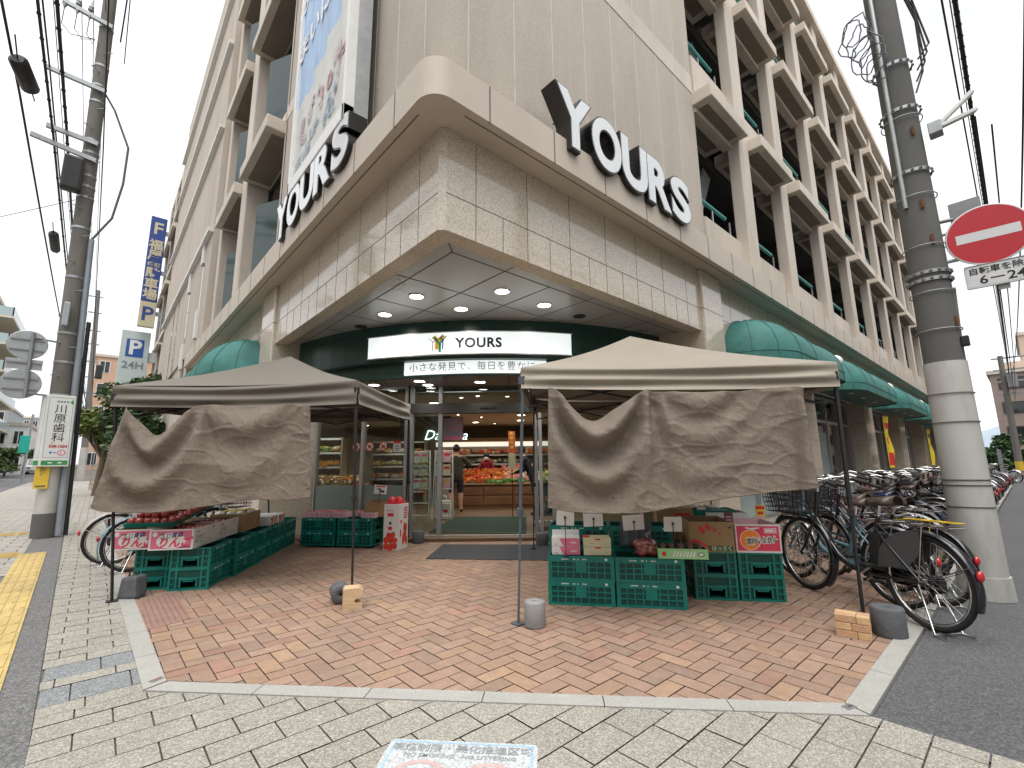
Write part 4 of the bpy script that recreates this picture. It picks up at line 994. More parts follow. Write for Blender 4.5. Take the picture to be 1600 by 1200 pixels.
# apple cartons
AWd, ADp, AHt = .415, .60, .205
def apple_box_parts(t):
    b = MB(); open_box(b, -AWd / 2, AWd / 2, 0, ADp, 0, AHt); b.build('carton', [m_board, m_kraftin], t)
    T = wall_T((0, 0, AHt / 2), (1, 0, 0)) @ Matrix.Translation((0, 0, .001))
    p = MB(); rect(p, -.19, .19, -.088, .088, 0, 0, T); disc(p, 0, -.02, .138, .088, .0006, 1, T, a0=-.02, a1=math.pi + .02); disc(p, 0, -.02, .138, .066, .0006, 1, T, a0=math.pi, a1=2 * math.pi)
    disc(p, -.155, .055, .022, .024, .0008, 1, T); rect(p, -.12, -.065, .052, .060, .0012, 3, T); rect(p, .08, .185, -.083, -.075, .0012, 4, T)
    p.text('りんご', .105, T @ Matrix.Translation((.03, -.034, .0015)), 2, .0005, .004, .25)
    p.text('ふじ青森', .055, T @ Matrix.Translation((-.005, .036, .0015)) @ Matrix.Rotation(.12, 4, 'Z'), 4, .0005, .001, .3)
    p.build('printed_front', [m_pinkp, m_board, m_crimson, m_greenp, m_navyp], t)
    T2 = wall_T((AWd / 2 + .001, ADp / 2, AHt / 2), (0, 1, 0)); p = MB()
    for (x, y, w_, h) in ((-.24, .055, .09, .014), (-.24, .02, .20, .005), (-.24, .0, .17, .012), (-.24, -.02, .21, .005), (-.24, -.05, .05, .024), (-.14, -.055, .06, .012), (.08, .035, .12, .003), (.08, -.06, .12, .003), (.08, -.06, .003, .095), (.197, -.06, .003, .095)):
        n = max(1, int(w_ / .018)) if h > .01 else 1
        for k in range(n): rect(p, x + w_ * k / n, x + w_ * (k + (.72 if n > 1 else 1)) / n, y, y + h, 0, 0, T2)
    rect(p, .13, .20, .065, .08, 0, 1, T2); p.build('printed_side', [m_greyink, m_crimson], t)
m_apple = M('red_apple', (0.34, 0.055, 0.052), 0.30, var=0.35, scale=22, coat=.25, speck=((0.28, 0.02, 0.03), (0.55, 0.27, 0.17), 0.35), speck_scale=90)
def apple_mesh():
    b = MB(); b.lathe([(0, .028), (.008, .031), (.024, .036), (.037, .024), (.041, .002), (.036, -.020), (.022, -.034), (.010, -.036), (0, -.030)], 14)
    b.cyl((0, 0, .026), (.004, .002, .046), .0018, n=5); return b
ap = None; box0 = None
def apples(pts, label, group):
    global ap
    for p in pts:
        if ap is None: ap = apple_mesh().build('apple', m_apple); a = ap; tag(a, label, 'apple', group)
        else: a = ap.copy(); C.objects.link(a); a['label'] = label; a['group'] = group
        a.location = p; k = rnd(.9, 1.08); a.scale = (k, k, k); a.rotation_euler = (rnd(-.7, .7), rnd(-.7, .7), rnd(0, 6))
spots = [(-3.995, 5.02, 'white apple carton with pink front, beside the tent leg'), (-3.575, 4.99, 'white apple carton with pink front, at the corner of the stand'), (-4.11, 5.63, 'white apple carton at the back under the tray of red apples'), (-3.70, 5.60, 'white apple carton second along the side of the stand')]
for k, (s, d, lb) in enumerate(spots):
    if box0 is None: t = box0 = thing('apple_carton', lb, 'carton', W(s, d, 2 * CH), YAW + LA * .9, CART); apple_box_parts(t)
    else: t = copy_tree(box0); t.location = W(s, d, 2 * CH); t.rotation_euler = (0, 0, YAW + LA * .9); t['label'] = lb
    M_ = world_of(t)
    if k in (1, 3): apples([M_ @ Vector((-.15 + .075 * i + rnd(-.006, .006), .07 + .078 * j, .150 + rnd(-.01, .012) - .02 * (j == 0))) for i in range(5) for j in range(7)], 'red apple lying in an open white apple carton', 'apples in the open cartons')
# tilted green tray heaped with apples
tt = thing('fruit_tray', 'dark green tilted tray under the heap of red apples', 'tray', W(-3.98, 5.08, 2 * CH + AHt), YAW + LA * .6)
b = MB(); TL_ = Matrix.Translation((0, 0, .012)) @ Matrix.Rotation(math.radians(9), 4, 'Y') @ Matrix.Rotation(math.radians(7), 4, 'X')
TT = Matrix.Rotation(math.radians(10), 4, 'X')
open_box(b, -.20, .30, .05, 1.02, 0.0, .045, .008, 0, 0); b.v = [TT @ v for v in b.v]; b.build('tray_body', [m_crate], tt)
Mt = world_of(tt); pts = []
for lay_, (ni, nj, x0, y0) in enumerate(((6, 11, -.15, .10), (4, 9, -.10, .16))):
    for i in range(ni):
        for j in range(nj): pts.append(Mt @ TT @ Vector((x0 + .082 * i + .02 * (j % 2) + rnd(-.006, .006), y0 + .082 * j + rnd(-.006, .006), .048 + .058 * lay_ + rnd(-.005, .006))))
apples(pts, 'red apple heaped in the tilted green tray', 'apples heaped in the green tray')
# brown banana carton
def simple_carton(name, label, s, d, z, ang, w, dp, h, mats, closed=False, cat='carton', group=CART):
    t = thing(name, label, cat, W(s, d, z), YAW + ang, group); b = MB()
    if closed: b.bbox(-w / 2, w / 2, 0, dp, 0, h, .004)
    else: open_box(b, -w / 2, w / 2, 0, dp, 0, h)
    b.build('carton', mats, t); return t
t = simple_carton('banana_carton', 'plain brown open carton with bananas and white wrapped onions, beside the white apple cartons', -3.78, 6.26, 2 * CH, LA * .85, .42, .60, .23, [m_kraft, m_kraftin])
b = MB()
for y in (.1, .3, .5): b.box(.2095, .2115, y, y + .012, .08, .15)
b.build('hand_slot', m_joint, t)
m_ban = M('banana_skin', (0.50, 0.36, 0.06), 0.5, var=0.15, scale=12); m_wrap = M('clear_wrap', (0.72, 0.70, 0.62), 0.15, var=0.25, scale=30, coat=.6); m_onion = M('onion_skin', (0.52, 0.34, 0.16), 0.4, var=0.2, scale=20)
Mt = world_of(t)
for k in range(3):
    tb = thing('banana_bunch', 'yellow banana bunch lying in the brown open carton', 'bananas', Mt @ Vector((-.09 + .1 * k, .22 + .1 * k, .21)), rnd(0, 3), 'banana bunches in the brown carton')
    for q in range(5):
        b = MB(); b.tube([(-.09, -.04 + .022 * q, 0), (-.05, -.045 + .022 * q, .035), (0, -.045 + .024 * q, .05), (.05, -.045 + .022 * q, .035), (.09, -.02 + .012 * q, .005)], [.006, .016, .018, .016, .006], 7); b.build('banana', m_ban, tb)
for (x, y, g_) in ((-.12, .08, 0), (.02, .07, 0), (.12, .12, 0), (-.13, .45, 0), (.05, .50, 0), (.14, .40, 0)):
    b = MB(); b.ball((0, 0, 0), .055, 0, 2, (1.1, 1.1, .8), .10); o = b.build('wrapped_onion', m_wrap); o.location = Mt @ Vector((x, y, .225)); tag(o, 'white wrapped onion lying on the brown banana carton', 'onion', 'wrapped onions by the bananas')
for i, (s, d) in enumerate(((-3.93, 5.62), (-3.80, 5.66), (-3.66, 5.72))):
    pass
# flat striped boxes behind the bananas
for k in range(2):
    t = simple_carton('fruit_carton', ('white flat carton with red slanting stripes, behind the banana carton, nearer one', 'white flat carton with red slanting stripes, behind the banana carton, farther one')[k], -3.75 - .04 * k, 6.90 + .32 * k, 2 * CH, LA * .85, .40, .30, .13, [m_board, m_kraftin], True)
    b = MB(); T2 = wall_T((.2012, .15, .065), (0, 1, 0))
    for q in range(2): b.add([(-.12 + .13 * q, -.055, 0), (-.05 + .13 * q, -.055, 0), (.02 + .13 * q, .055, 0), (-.03 + .13 * q, .055, 0)], [(0, 1, 2, 3)], 0, False, T2)
    rect(b, -.13, -.07, .005, .04, .0005, 1, T2); b.build('printed_side', [m_redp, m_navyp], t)
# pink punnet boxes on the run along the glass
pk0 = None
for k, (a_, q_, zz) in enumerate(((.12, .02, 0), (.38, .02, 0), (.64, .02, 0), (1.14, .02, 0), (.20, .22, 0), (.48, .22, 0), (.86, .20, 0))):
    p = along(-3.44, 7.72, BA, a_, q_); lb = f'light pink punnet box on the green crates, {("first", "second", "third", "last")[k] if k < 4 else ("first", "second", "third")[k - 4]} in the {"front" if k < 4 else "back"} row'
    if pk0 is None:
        t = pk0 = thing('punnet_box', lb, 'punnet box', W(p[0], p[1], 2 * CH + .03), YAW + BA, 'pink punnet boxes on the green crates')
        b = MB(); open_box(b, -.12, .12, 0, .18, 0, .085); b.build('carton', [m_ltpink, m_board], t)
        b = MB(); T2 = wall_T((0, -.001, .042), (1, 0, 0)); rect(b, -.06, -.045, -.012, .012, 0, 0, T2)
        for x in (.02, .035, .05): rect(b, x, x + .008, -.01, .01, 0, 1, T2)
        b.build('printed_front', [m_greyink, m_crimson], t)
        b = MB()
        for i in range(4):
            for j in range(3): b.ball((-.085 + .057 * i, .035 + .055 * j, .068), .022, 0, 1, (1, 1, 1.1))
        o = b.build('strawberry_fill', M('strawberry_red', (.45, .03, .03), .35, var=.2, scale=40), t)
    else: t = copy_tree(pk0); t.location = W(p[0], p[1], 2 * CH + .03); t['label'] = lb
# strawberry display carton
t = thing('display_carton', 'tall white carton printed with red tomatoes at the end of the stand', 'carton', W(-2.0, 7.32, 0), YAW + math.radians(-12), None)
b = MB(); b.bbox(0, .26, 0, .32, 0, .68, .004); b.build('carton', m_board, t)
m_tom = M('tomato_print', (0.66, 0.06, 0.035), 0.35, var=0.3, scale=25)
b = MB(); T1 = wall_T((0, -.0012, 0), (1, 0, 0)); T2 = wall_T((.2612, 0, 0), (0, 1, 0)) @ Matrix.Diagonal((.51, 1, 1, 1))
for (x, y, r) in ((.05, .06, .05), (.12, .05, .055), (.19, .07, .048), (.05, .15, .05), (.13, .16, .06), (.20, .15, .04), (.09, .22, .045), (.16, .23, .045)): disc(b, x, y, r * .9, r, .0004 + .0002 * y, 0, T1)
rect(b, .06, .16, .50, .55, .0004, 1, T1); rect(b, .075, .145, .30, .35, .0004, 1, T1); rect(b, .09, .13, .38, .42, .0004, 3, T1)
for q in range(3): rect(b, .05 + .04 * q, .075 + .04 * q, .58, .595, .0004, 1, T1)
b.build('tomato_print', [m_tom, m_redp, m_board, m_navyp], t); b = MB()
for (x, y, r) in ((.30, .16, .09), (.42, .20, .09), (.36, .32, .08), (.50, .12, .07), (.48, .32, .06)): disc(b, x, y, r, r, .0004 + .0003 * y, 0, T2)
rect(b, .06, .18, .40, .44, .0004, 1, T2); rect(b, .05, .14, .2, .3, .0004, 1, T2)
for q in range(5): rect(b, .28, .55, .46 + .036 * q, .48 + .036 * q, .0004, 1, T2)
b.build('tomato_print', [m_tom, m_redp, m_board, m_navyp], t)
b = MB()
for (x, y) in ((.08, .09), (.18, .14)):
    b.lathe([(.062, .03), (.062, .07), (.03, .11), (.0, .112)], 10, 0, True, None, (x, y, .68))
for y in (.03, .12, .21): b.bbox(.02, .24, y, y + .08, .68, .71, .006)
b.build('red_lid', [m_redp], t)
simple_carton('open_carton', 'plain brown open carton behind the tall tomato carton', -2.18, 7.62, 2 * CH + .04, 0, .42, .28, .24, [m_kraft, m_kraftin])
# price cards
m_card = M('white_card', (0.70, 0.695, 0.67), 0.55, var=0.05, scale=10)
def price_card(s, d, z, w, h, lean, label, stem=.16, txt=None, yawo=0.0):
    t = thing('price_card', label, 'price card', W(s, d, z), YAW + yawo, 'price cards on the fruit stands')
    b = MB(); R_ = Matrix.Translation((0, 0, stem)) @ Matrix.Rotation(lean, 4, 'Y'); b.bbox(-w / 2, w / 2, -.0035, .0005, 0, h, .0015, 0, R_); b.build('card', m_card, t)
    b = MB(); b.cyl((0, -.008, 0), (0, -.008, stem + h * .55), .0035, n=6); b.bbox(-.009, .009, -.016, -.004, stem + h * .45, stem + h * .62, .003); b.lathe([(0, 0), (.03, 0), (.03, .005), (0, .006)], 12, c=(0, -.008, 0)); b.build('stand', m_black, t)
    if txt:
        b = MB(); T_ = R_ @ wall_T((0, -.0046, 0), (1, 0, 0)); rect(b, -w * .36, w * .40, h * .78, h * .92, 0, 1, T_)
        b.text(txt, h * .36, T_ @ Matrix.Translation((w * .16, h * .28, .0006)), 0, .0004, .003); rect(b, -w * .3, w * .1, h * .52, h * .58, 0, 0, T_); b.build('card_print', [m_ink, m_redp], t)
price_card(.48, 4.44, 2 * CH, .165, .135, .05, 'white price card standing before the pink boxes', .27)
price_card(.755, 4.50, 2 * CH + .2, .185, .13, -.03, 'white price card rising behind the cream boxes', .05)
price_card(1.14, 4.52, 2 * CH, .20, .14, -.05, 'white price card standing over the bag of red apples', .21)
price_card(1.455, 4.36, 2 * CH, .165, .13, .02, 'white price card standing before the green tray', .215)
price_card(-2.14, 7.55, 2 * CH + .25, .20, .14, .08, 'white price card with red heading behind the pink punnet boxes', .15, '298')
m_brcard = M('dark_red_card', (0.16, 0.05, 0.04), 0.5, var=.15, scale=30); m_yelcard = M('yellow_card', (0.75, 0.52, 0.05), 0.5, var=.08, scale=20)
def hang_card(s, d, z, w, h, mats, label, bands):
    t = thing('price_card', label, 'price card', W(s, d, z), YAW, 'price cards on the fruit stands')
    b = MB(); b.bbox(-w / 2, w / 2, -.002, .002, 0, h, .001); b.build('card', mats[0], t)
    b = MB(); T_ = wall_T((0, -.003, 0), (1, 0, 0))
    for (x0, x1, y0, y1, m_) in bands: rect(b, x0 * w, x1 * w, y0 * h, y1 * h, 0, m_, T_)
    b.build('card_print', mats[1:], t)
hang_card(2.09, 4.62, .665, .085, .115, [m_brcard, m_ltpink], 'dark red price card clipped between the two citrus cartons', [(-.35, .3, .55, .66, 0), (-.3, .35, .3, .42, 0), (-.1, .35, .1, .2, 0)])
hang_card(2.60, 5.0, .62, .10, .19, [m_yelcard, m_redp, m_ltpink], 'yellow price card with red heading before the bicycle basket', [(-.45, .45, .78, .95, 0), (-.3, .3, .5, .66, 0), (-.4, .4, .08, .4, 1)])
# boxes on the stand by the bicycles
for lv in (0, 1):
    p = along(.31, 4.47, RA, .17, .05); t = thing('fruit_box', ('lower', 'upper')[lv] + ' white and pink gift box on the green crates', 'gift box', W(p[0], p[1], 2 * CH + .076 * lv), YAW + RA * .6, 'gift boxes on the green crates')
    b = MB(); b.bbox(-.13, .13, 0, .2, 0, .073, .003); b.build('carton', m_board, t)
    b = MB(); T_ = wall_T((0, -.001, 0), (1, 0, 0)); pts = [(.128, .002), (.128, .071)] + [(-.055 + .035 * (k / 8) ** 1.5, .071 - .069 * k / 8) for k in range(9)]
    b.add([(x, y, 0) for x, y in pts], [list(range(len(pts)))], 0, False, T_); b.box(.1302, .1308, .003, .197, .003, .07)
    for q in range(4): rect(b, .045 + .014 * q, .055 + .014 * q, .026, .04, .0005, 1, T_)
    rect(b, -.11, -.075, .016, .021, .0005, 0, T_); b.build('printed_front', [m_pinkp, m_board], t)
    if lv == 1:
        b = MB(); b.box(-.13, .13, .19, .20, .073, .125); b.box(-.13, .13, 0.0, .19, .073, .076); b.build('lid', m_board, t)
    p = along(.31, 4.47, RA, .46, .05); t = thing('fruit_box', ('lower', 'upper')[lv] + ' cream gift box beside the pink ones', 'gift box', W(p[0], p[1], 2 * CH + .076 * lv), YAW + RA * .6, 'gift boxes on the green crates')
    b = MB(); b.bbox(-.125, .125, 0, .2, 0, .073, .003); b.build('carton', m_cream, t)
    b = MB(); T_ = wall_T((0, -.001, 0), (1, 0, 0)); rect(b, -.02, .03, .060, .073, 0, 0, T_); rect(b, -.07, -.03, .03, .034, 0, 1, T_); rect(b, .07, .09, .022, .028, 0, 1, T_); b.build('printed_front', [m_redp, m_kraft], t)
    if lv == 1: b = MB(); b.box(-.13, .11, .03, .036, .073, .10); b.box(-.13, -.07, .028, .03, .08, .1, 1); b.build('lid', [m_cream, m_redp], t)
# grey cloth
m_grey = M('grey_cloth', (0.13, 0.145, 0.16), 0.85, var=.15, scale=10)
p = along(.31, 4.47, RA, .83, .42); t = thing('folded_cloth', 'grey cloth hanging over the tall green crates, between two price cards', 'cloth', W(p[0], p[1], 0))
b = MB(); b.grid(lambda u, v: W(p[0] - .14 + .3 * u, p[1] + .012 * math.sin(u * 22) + .01 * math.sin(u * 9 + v * 3), 2 * CH + .02 + (.25 + .02 * math.sin(u * 5)) * v), 30, 8); b.build('cloth', m_grey, t, sub=True, solid=.006)
# bag of apples, green tray, citrus cartons
p = along(.31, 4.47, RA, .90, .10); t = thing('apple_bag', 'clear bag of red apples on the green crates beside the green tray', 'bag', W(p[0], p[1], 2 * CH), YAW)
for k, (x, y, z) in enumerate(((-.045, -.02, .04), (.045, -.02, .04), (0, .05, .045), (-.02, 0, .105), (.05, .03, .10), (-.06, .04, .09))):
    a = ap.copy(); a.data = ap.data; C.objects.link(a); a.parent = t; a.location = (x, y, z); a.scale = (1.18,) * 3; a.rotation_euler = (rnd(-1, 1), rnd(-1, 1), 0); a.name = 'bagged_apple'
    for kk in list(a.keys()):
        if kk in ('label', 'category', 'group'): del a[kk]
b = MB(); b.ball((0, .01, .075), .105, 0, 3, (1.05, 1, .85), .04); b.tube([(0, .02, .15), (.02, .03, .19), (.05, .03, .20)], [.03, .012, .025], 8); b.build('film', glass_mat('clear_film', (0.93, 0.93, 0.93), .10, .12), t)
p = along(.31, 4.47, RA, 1.20, .0); t = thing('vegetable_tray', 'pale green printed carton tray with wrapped sweet potatoes on the green crates', 'tray', W(p[0], p[1], 2 * CH), YAW + RA)
b = MB(); open_box(b, -.21, .21, -.02, .30, 0, .085); b.build('carton', [m_lgreen, m_crated], t)
b = MB(); T_ = wall_T((0, -.021, .04), (1, 0, 0)); disc(b, -.16, 0, .02, .02, 0, 1, T_); disc(b, .15, .0, .028, .018, 0, 2, T_); disc(b, .15, .0, .02, .012, .0004, 0, T_)
for q in range(7): b.add([(-.09 + .028 * q, -.025, 0), (-.075 + .028 * q, -.025, 0), (-.06 + .028 * q, .025, 0), (-.072 + .028 * q, .025, 0)], [(0, 1, 2, 3)], 0, False, T_)
b.build('printed_front', [m_board, m_redp, m_greenp], t)
b = MB()
for q in range(5): b.tube([(-.17 + .08 * q, .03, .06), (-.15 + .08 * q, .12, .085), (-.16 + .08 * q, .25, .07)], [.012, .026, .010], 8)
b.build('sweet_potato', M('sweet_potato', (.17, .07, .045), .6, var=.2, scale=30), t)
p = along(1.69, 4.57, RA * .9, .19, .0); t = simple_carton('citrus_carton', 'brown citrus carton with red ovals and a dark green band, on the green crates', p[0], p[1], 2 * CH, RA * .9, .40, .54, .275, [m_kraft, m_kraftin])
b = MB(); T_ = wall_T((0, -.0012, 0), (1, 0, 0))
rect(b, -.04, .185, .008, .058, 0, 1, T_)
pts = [(-.19, .008)] + [(-.19 + .165 * math.sin(a), .008 + .105 * math.cos(a)) for a in [math.pi / 2 * k / 12 for k in range(13)]]
b.add([(x, y, .0006) for x, y in pts], [list(range(len(pts)))[::-1]], 0, False, T_); b.f[-1] = b.f[-1][::-1]
for (x, y, rx, ry, an) in ((-.085, .20, .022, .042, .5), (-.03, .225, .018, .034, .6), (.03, .20, .010, .022, .65), (.075, .17, .006, .016, .7)):
    disc(b, 0, 0, rx, ry, .0005, 0, T_ @ Matrix.Translation((x, y, 0)) @ Matrix.Rotation(an, 4, 'Z'))
b.text('はっさく', .047, T_ @ Matrix.Translation((.085, .033, .0012)), 2, .0005, .0015); rect(b, .155, .18, .215, .235, .0004, 1, T_); b.build('printed_front', [m_redp, m_greenp, m_cream], t)
p = along(1.69, 4.57, RA * .9, .60, .0); t = simple_carton('citrus_carton', 'white citrus carton with a red panel and big orange, on the green crates', p[0], p[1], 2 * CH, RA * .9, .395, .52, .255, [m_board, m_ltpink])
b = MB(); rect(b, -.185, .185, .018, .24, 0, 0, T_); disc(b, -.07, .115, .092, .092, .0004, 1, T_); disc(b, -.07, .115, .086, .086, .0007, 2, T_)
rect(b, .055, .165, .175, .225, .0006, 4, T_); rect(b, .07, .13, .19, .21, .0009, 1, T_)
b.add([(-.10, .215, .001), (-.04, .205, .001), (.03, .225, .001), (-.02, .228, .001), (-.06, .222, .001), (-.11, .232, .001)], [(0, 1, 2, 3, 4, 5)], 1, False, T_)
for (m_, bo, zz) in ((1, .010, .0012), (3, .0015, .0018)): b.text('宮内いよかん', .063, T_ @ Matrix.Translation((.03, .108, zz)) @ Matrix.Rotation(.08, 4, 'Z'), m_, .0003, bo, sx=.72)
b.build('printed_front', [m_crimson, m_board, m_orangep, m_greenp, m_ltpink], t)
m_orange = M('citrus_peel', (0.72, 0.30, 0.03), 0.42, var=.12, scale=20, bump=.2, bscale=160)
p = along(1.75, 5.25, RA, .15, 0); t = simple_carton('open_carton', 'plain brown carton with red print behind the brown citrus carton', p[0] - .12, p[1], 2 * CH, RA, .38, .36, .34, [m_kraft, m_kraftin], True)
b = MB(); T_ = wall_T((0, -.0012, .28), (1, 0, 0)); rect(b, 0, .16, -.02, .01, 0, 0, T_); b.build('printed_front', [m_redp], t)
p = along(2.02, 5.22, RA, .15, 0); t = thing('fruit_tray', 'dark green tray of wrapped white vegetables behind the citrus cartons', 'tray', W(p[0], p[1], 2 * CH + .2), YAW + RA)
b = MB(); open_box(b, -.26, .26, 0, .36, 0, .12, .008, 0, 0); b.box(-.2, .2, .05, .3, -.2, 0); b.build('tray_body', [m_crate], t)
b = MB()
for q in range(14): b.ball((rnd(-.2, .08), rnd(.04, .3), .12 + rnd(0, .03)), rnd(.025, .045), 0, 1, (1.4, 1, .6), .15)
tag(b.build('wrapped_greens', m_wrap, t), kind='stuff')
p = along(2.05, 5.15, RA, .25, 0); simple_carton('open_carton', 'white open carton behind the red and white citrus carton', p[0], p[1], 2 * CH, RA, .42, .36, .30, [m_board, m_ltpink])

# ------------------------------------------------------------------ tent weights
m_weight = M('concrete_weight', (0.27, 0.27, 0.275), 0.9, var=.18, scale=12, bump=.5, bscale=60, dirt=(.7, 6)); m_weightd = M('dark_weight', (0.10, 0.105, 0.115), 0.85, var=.2, scale=10, bump=.4, bscale=60)
m_pine = M('glued_pine', (0.56, 0.40, 0.24), 0.6, var=.18, scale=6, stretch=(1, 1, 8)); m_end = M('end_grain', (0.42, 0.24, 0.13), 0.7, var=.3, scale=30)
m_clay1 = M('cut_wood_block', (0.50, 0.30, 0.18), .75, var=.15, scale=20, bump=.4, bscale=80); m_clay2 = M('cut_wood_block_pale', (0.56, 0.38, 0.20), .75, var=.15, scale=20, bump=.4, bscale=80)
def weight(s, d, r, h, mat, label, lying=None, name='tent_weight'):
    t = thing(name, label, 'tent weight', W(s, d, 0 if lying is None else r), YAW if lying is None else YAW + lying, 'cylindrical weights by the tent legs')
    b = MB(); prof = [(.016, .01), (.016, h - .006), (.02, h), (r * .93, h), (r, h - .012), (r, .01), (r * .96, 0), (.016, 0)]
    T = None if lying is None else Matrix.Rotation(math.pi / 2, 4, 'X')
    b.lathe(prof, 28, 0, True, T); b.build('weight_body', mat, t)
    b = MB(); b.cyl((0, 0, .012), (0, 0, h - .012), .015, n=10, T=T); b.build('core_hole', m_black, t); return t
weight(.16, 3.90, .085, .19, m_weight, 'pale concrete cylinder weight standing beside the blue grey tent leg')
weight(2.74, 3.62, .105, .20, m_weightd, 'squat dark grey cylinder weight standing on the kerb by the brick coloured block')
weight(-1.70, 4.72, .085, .20, m_weightd, 'dark cylinder weight lying on its side behind the pale notched wood block', lying=.45)
weight(-1.60, 7.98, .10, .19, m_weightd, 'dark cylinder weight by the back leg of the tent, beside the doors')
weight(.45, 7.6, .10, .19, m_weightd, 'dark cylinder weight by the back tent leg, behind the grey mat')
b = MB(); t = thing('notched_block', 'pale glued pine block with a slot, leaning by the tent leg', 'wood block', W(-1.52, 4.36, 0), YAW + math.radians(18))
bm = bmesh.new(); prof = [(-.01, 0), (.155, 0), (.155, .045), (.10, .05), (.085, .07), (.10, .09), (.155, .095), (.155, .155), (.13, .175), (0, .175), (-.01, .165)]
b.prism([(x, y) for x, y in prof], 0, .15, 0, Matrix(((1, 0, 0, 0), (0, 0, 1, 0), (0, 1, 0, 0), (0, 0, 0, 1)))); b.build('block', m_pine, t)
b = MB()
for i in range(4):
    for j in range(7): b.bbox(-.014, -.0095, .008 + .034 * i, .038 + .034 * i, .006 + .023 * j, .025 + .023 * j, .001, (i * 3 + j * 2) % 2)
b.build('end_grain', [m_end, m_pine], t)
t = thing('strip_block', 'small block built of tan and reddish wood strips, beside the squat dark weight', 'wood block', W(2.345, 3.62, 0), YAW + math.radians(-38))
b = MB()
for lv in range(3):
    for k in range(2):
        for r_ in range(2):
            m_ = (lv + k + r_) % 2; sp = .10 if (lv % 2) else .13
            x0, x1 = (0, sp) if k == 0 else (sp, .21)
            b.bbox(x0 + .001, x1 - .001, r_ * .075 + .001, r_ * .075 + .073, lv * .052, lv * .052 + .05, .005, m_)
b.build('block', [m_clay1, m_clay2], t)
b = MB(); b.bbox(-.10, .10, -.07, .08, 0, .21, .03); b.v = [Vector((v.x * (1 - .25 * v.z / .21) + .02 * v.z, v.y, v.z + .006 * math.sin(v.x * 30))) for v in b.v]
t = thing('weight_bag', 'dark grey sandbag slumped by the tent leg beside the crates', 'weight bag', W(-3.80, 4.84, 0), YAW); b.build('bag', m_weightd, t)
b = MB(); b.tube([(-.05, 0, .2), (-.04, 0, .25), (.03, 0, .25), (.04, 0, .2)], .008, 6); b.build('bag_handle', m_black, t)

# ------------------------------------------------------------------ mats on the ground, paper scraps, painted pavement sign
m_matg = M('green_mat', (0.006, 0.030, 0.017), .9, var=.2, scale=40, bump=.5, bscale=200); m_matd = M('charcoal_mat', (0.045, 0.048, 0.056), .9, var=.15, scale=30, bump=.5, bscale=200)
def mat_(label, pts, z, m_):
    c = W(*[sum(q) / 4 for q in zip(*pts)]); t = thing('door_mat', label, 'mat', (c.x, c.y, z))
    b = MB(); b.prism([tuple(W(*p)[:2]) for p in pts], z, z + .012); b.build('mat_pile', m_, t, sub=True)
    b = MB()
    for i in range(4):
        p, q = W(*pts[i], z + .006), W(*pts[(i + 1) % 4], z + .006); b.tube([p, q], .010, 6)
    b.build('rubber_edge', m_black, t, sub=True)
mat_('green mat just inside the shop doors', [(-1.55, 8.72), (.22, 8.52), (.30, 11.2), (-1.42, 11.35)], .052, m_matg)
mat_('charcoal mat on the brick paving before the doors', [(-1.20, 6.62), (.95, 6.36), (.95, 7.55), (-1.14, 7.72)], 0.0, m_matd)
m_signp = M('pavement_print', (0.46, 0.49, 0.51), .85, var=.2, scale=60, speck=((.26, .26, .25), (.66, .68, .70), .65), speck_scale=130, dirt=(.75, 4))
m_bluel = M('pale_blue_print', (.30, .48, .70), .85, var=.2, scale=60); m_pinkl = M('pale_red_print', (.50, .36, .35), .85, var=.2, scale=60); m_greyl = M('grey_print', (.24, .26, .27), .85, var=.3, scale=80)
t = thing('pavement_sign', 'white no smoking and no littering sign painted on the pale pavers', 'pavement sign', (1.38, 1.80, .004))
fx = (Vector((1.629, 1.671, 0)) - Vector((1.181, 2.159, 0))).normalized(); fy = Vector((-fx.y, fx.x, 0)); OR = Vector((1.181, 2.159, .003)); TS = wall_T(OR, fx, fy)
b = MB(); n = 8
pts = []
for (cx, cy, a0) in ((.64, -.03, 0), (.02, -.03, 90), (.02, -.60, 180), (.64, -.60, 270)):
    for k in range(n + 1): a = math.radians(a0 + 90 * k / n); pts.append((cx + .03 * math.cos(a), cy + .03 * math.sin(a), 0))
b.add(pts, [list(range(len(pts)))], 0, False, TS); b.build('sign_field', m_signp, t, sub=True)
b = MB()
for (x0, x1, y0, y1) in ((.01, .65, -.022, -.012), (.01, .02, -.62, -.02), (.64, .65, -.62, -.02)): rect(b, x0, x1, y0, y1, .001, 0, TS)
b.text('喫煙制限・美化推進区域', .058, TS @ Matrix.Translation((.33, -.062, .001)), 1, .0004, .001)
b.text('NO SMOKING   NO LITTERING', .036, TS @ Matrix.Translation((.33, -.115, .001)), 1, .0004, .0005)
nn = 40
for k in range(nn):
    a0, a1 = 2 * math.pi * k / nn, 2 * math.pi * (k + 1) / nn
    for (cx, R1, R0) in ((.18, .125, .10), (.48, .125, .10)):
        b.add([(cx + R1 * math.cos(a0), -.27 + R1 * math.sin(a0), .001), (cx + R1 * math.cos(a1), -.27 + R1 * math.sin(a1), .001), (cx + R0 * math.cos(a1), -.27 + R0 * math.sin(a1), .001), (cx + R0 * math.cos(a0), -.27 + R0 * math.sin(a0), .001)], [(3, 2, 1, 0)], 2, False, TS)
b.build('sign_print', [m_bluel, m_greyl, m_pinkl], t, sub=True)
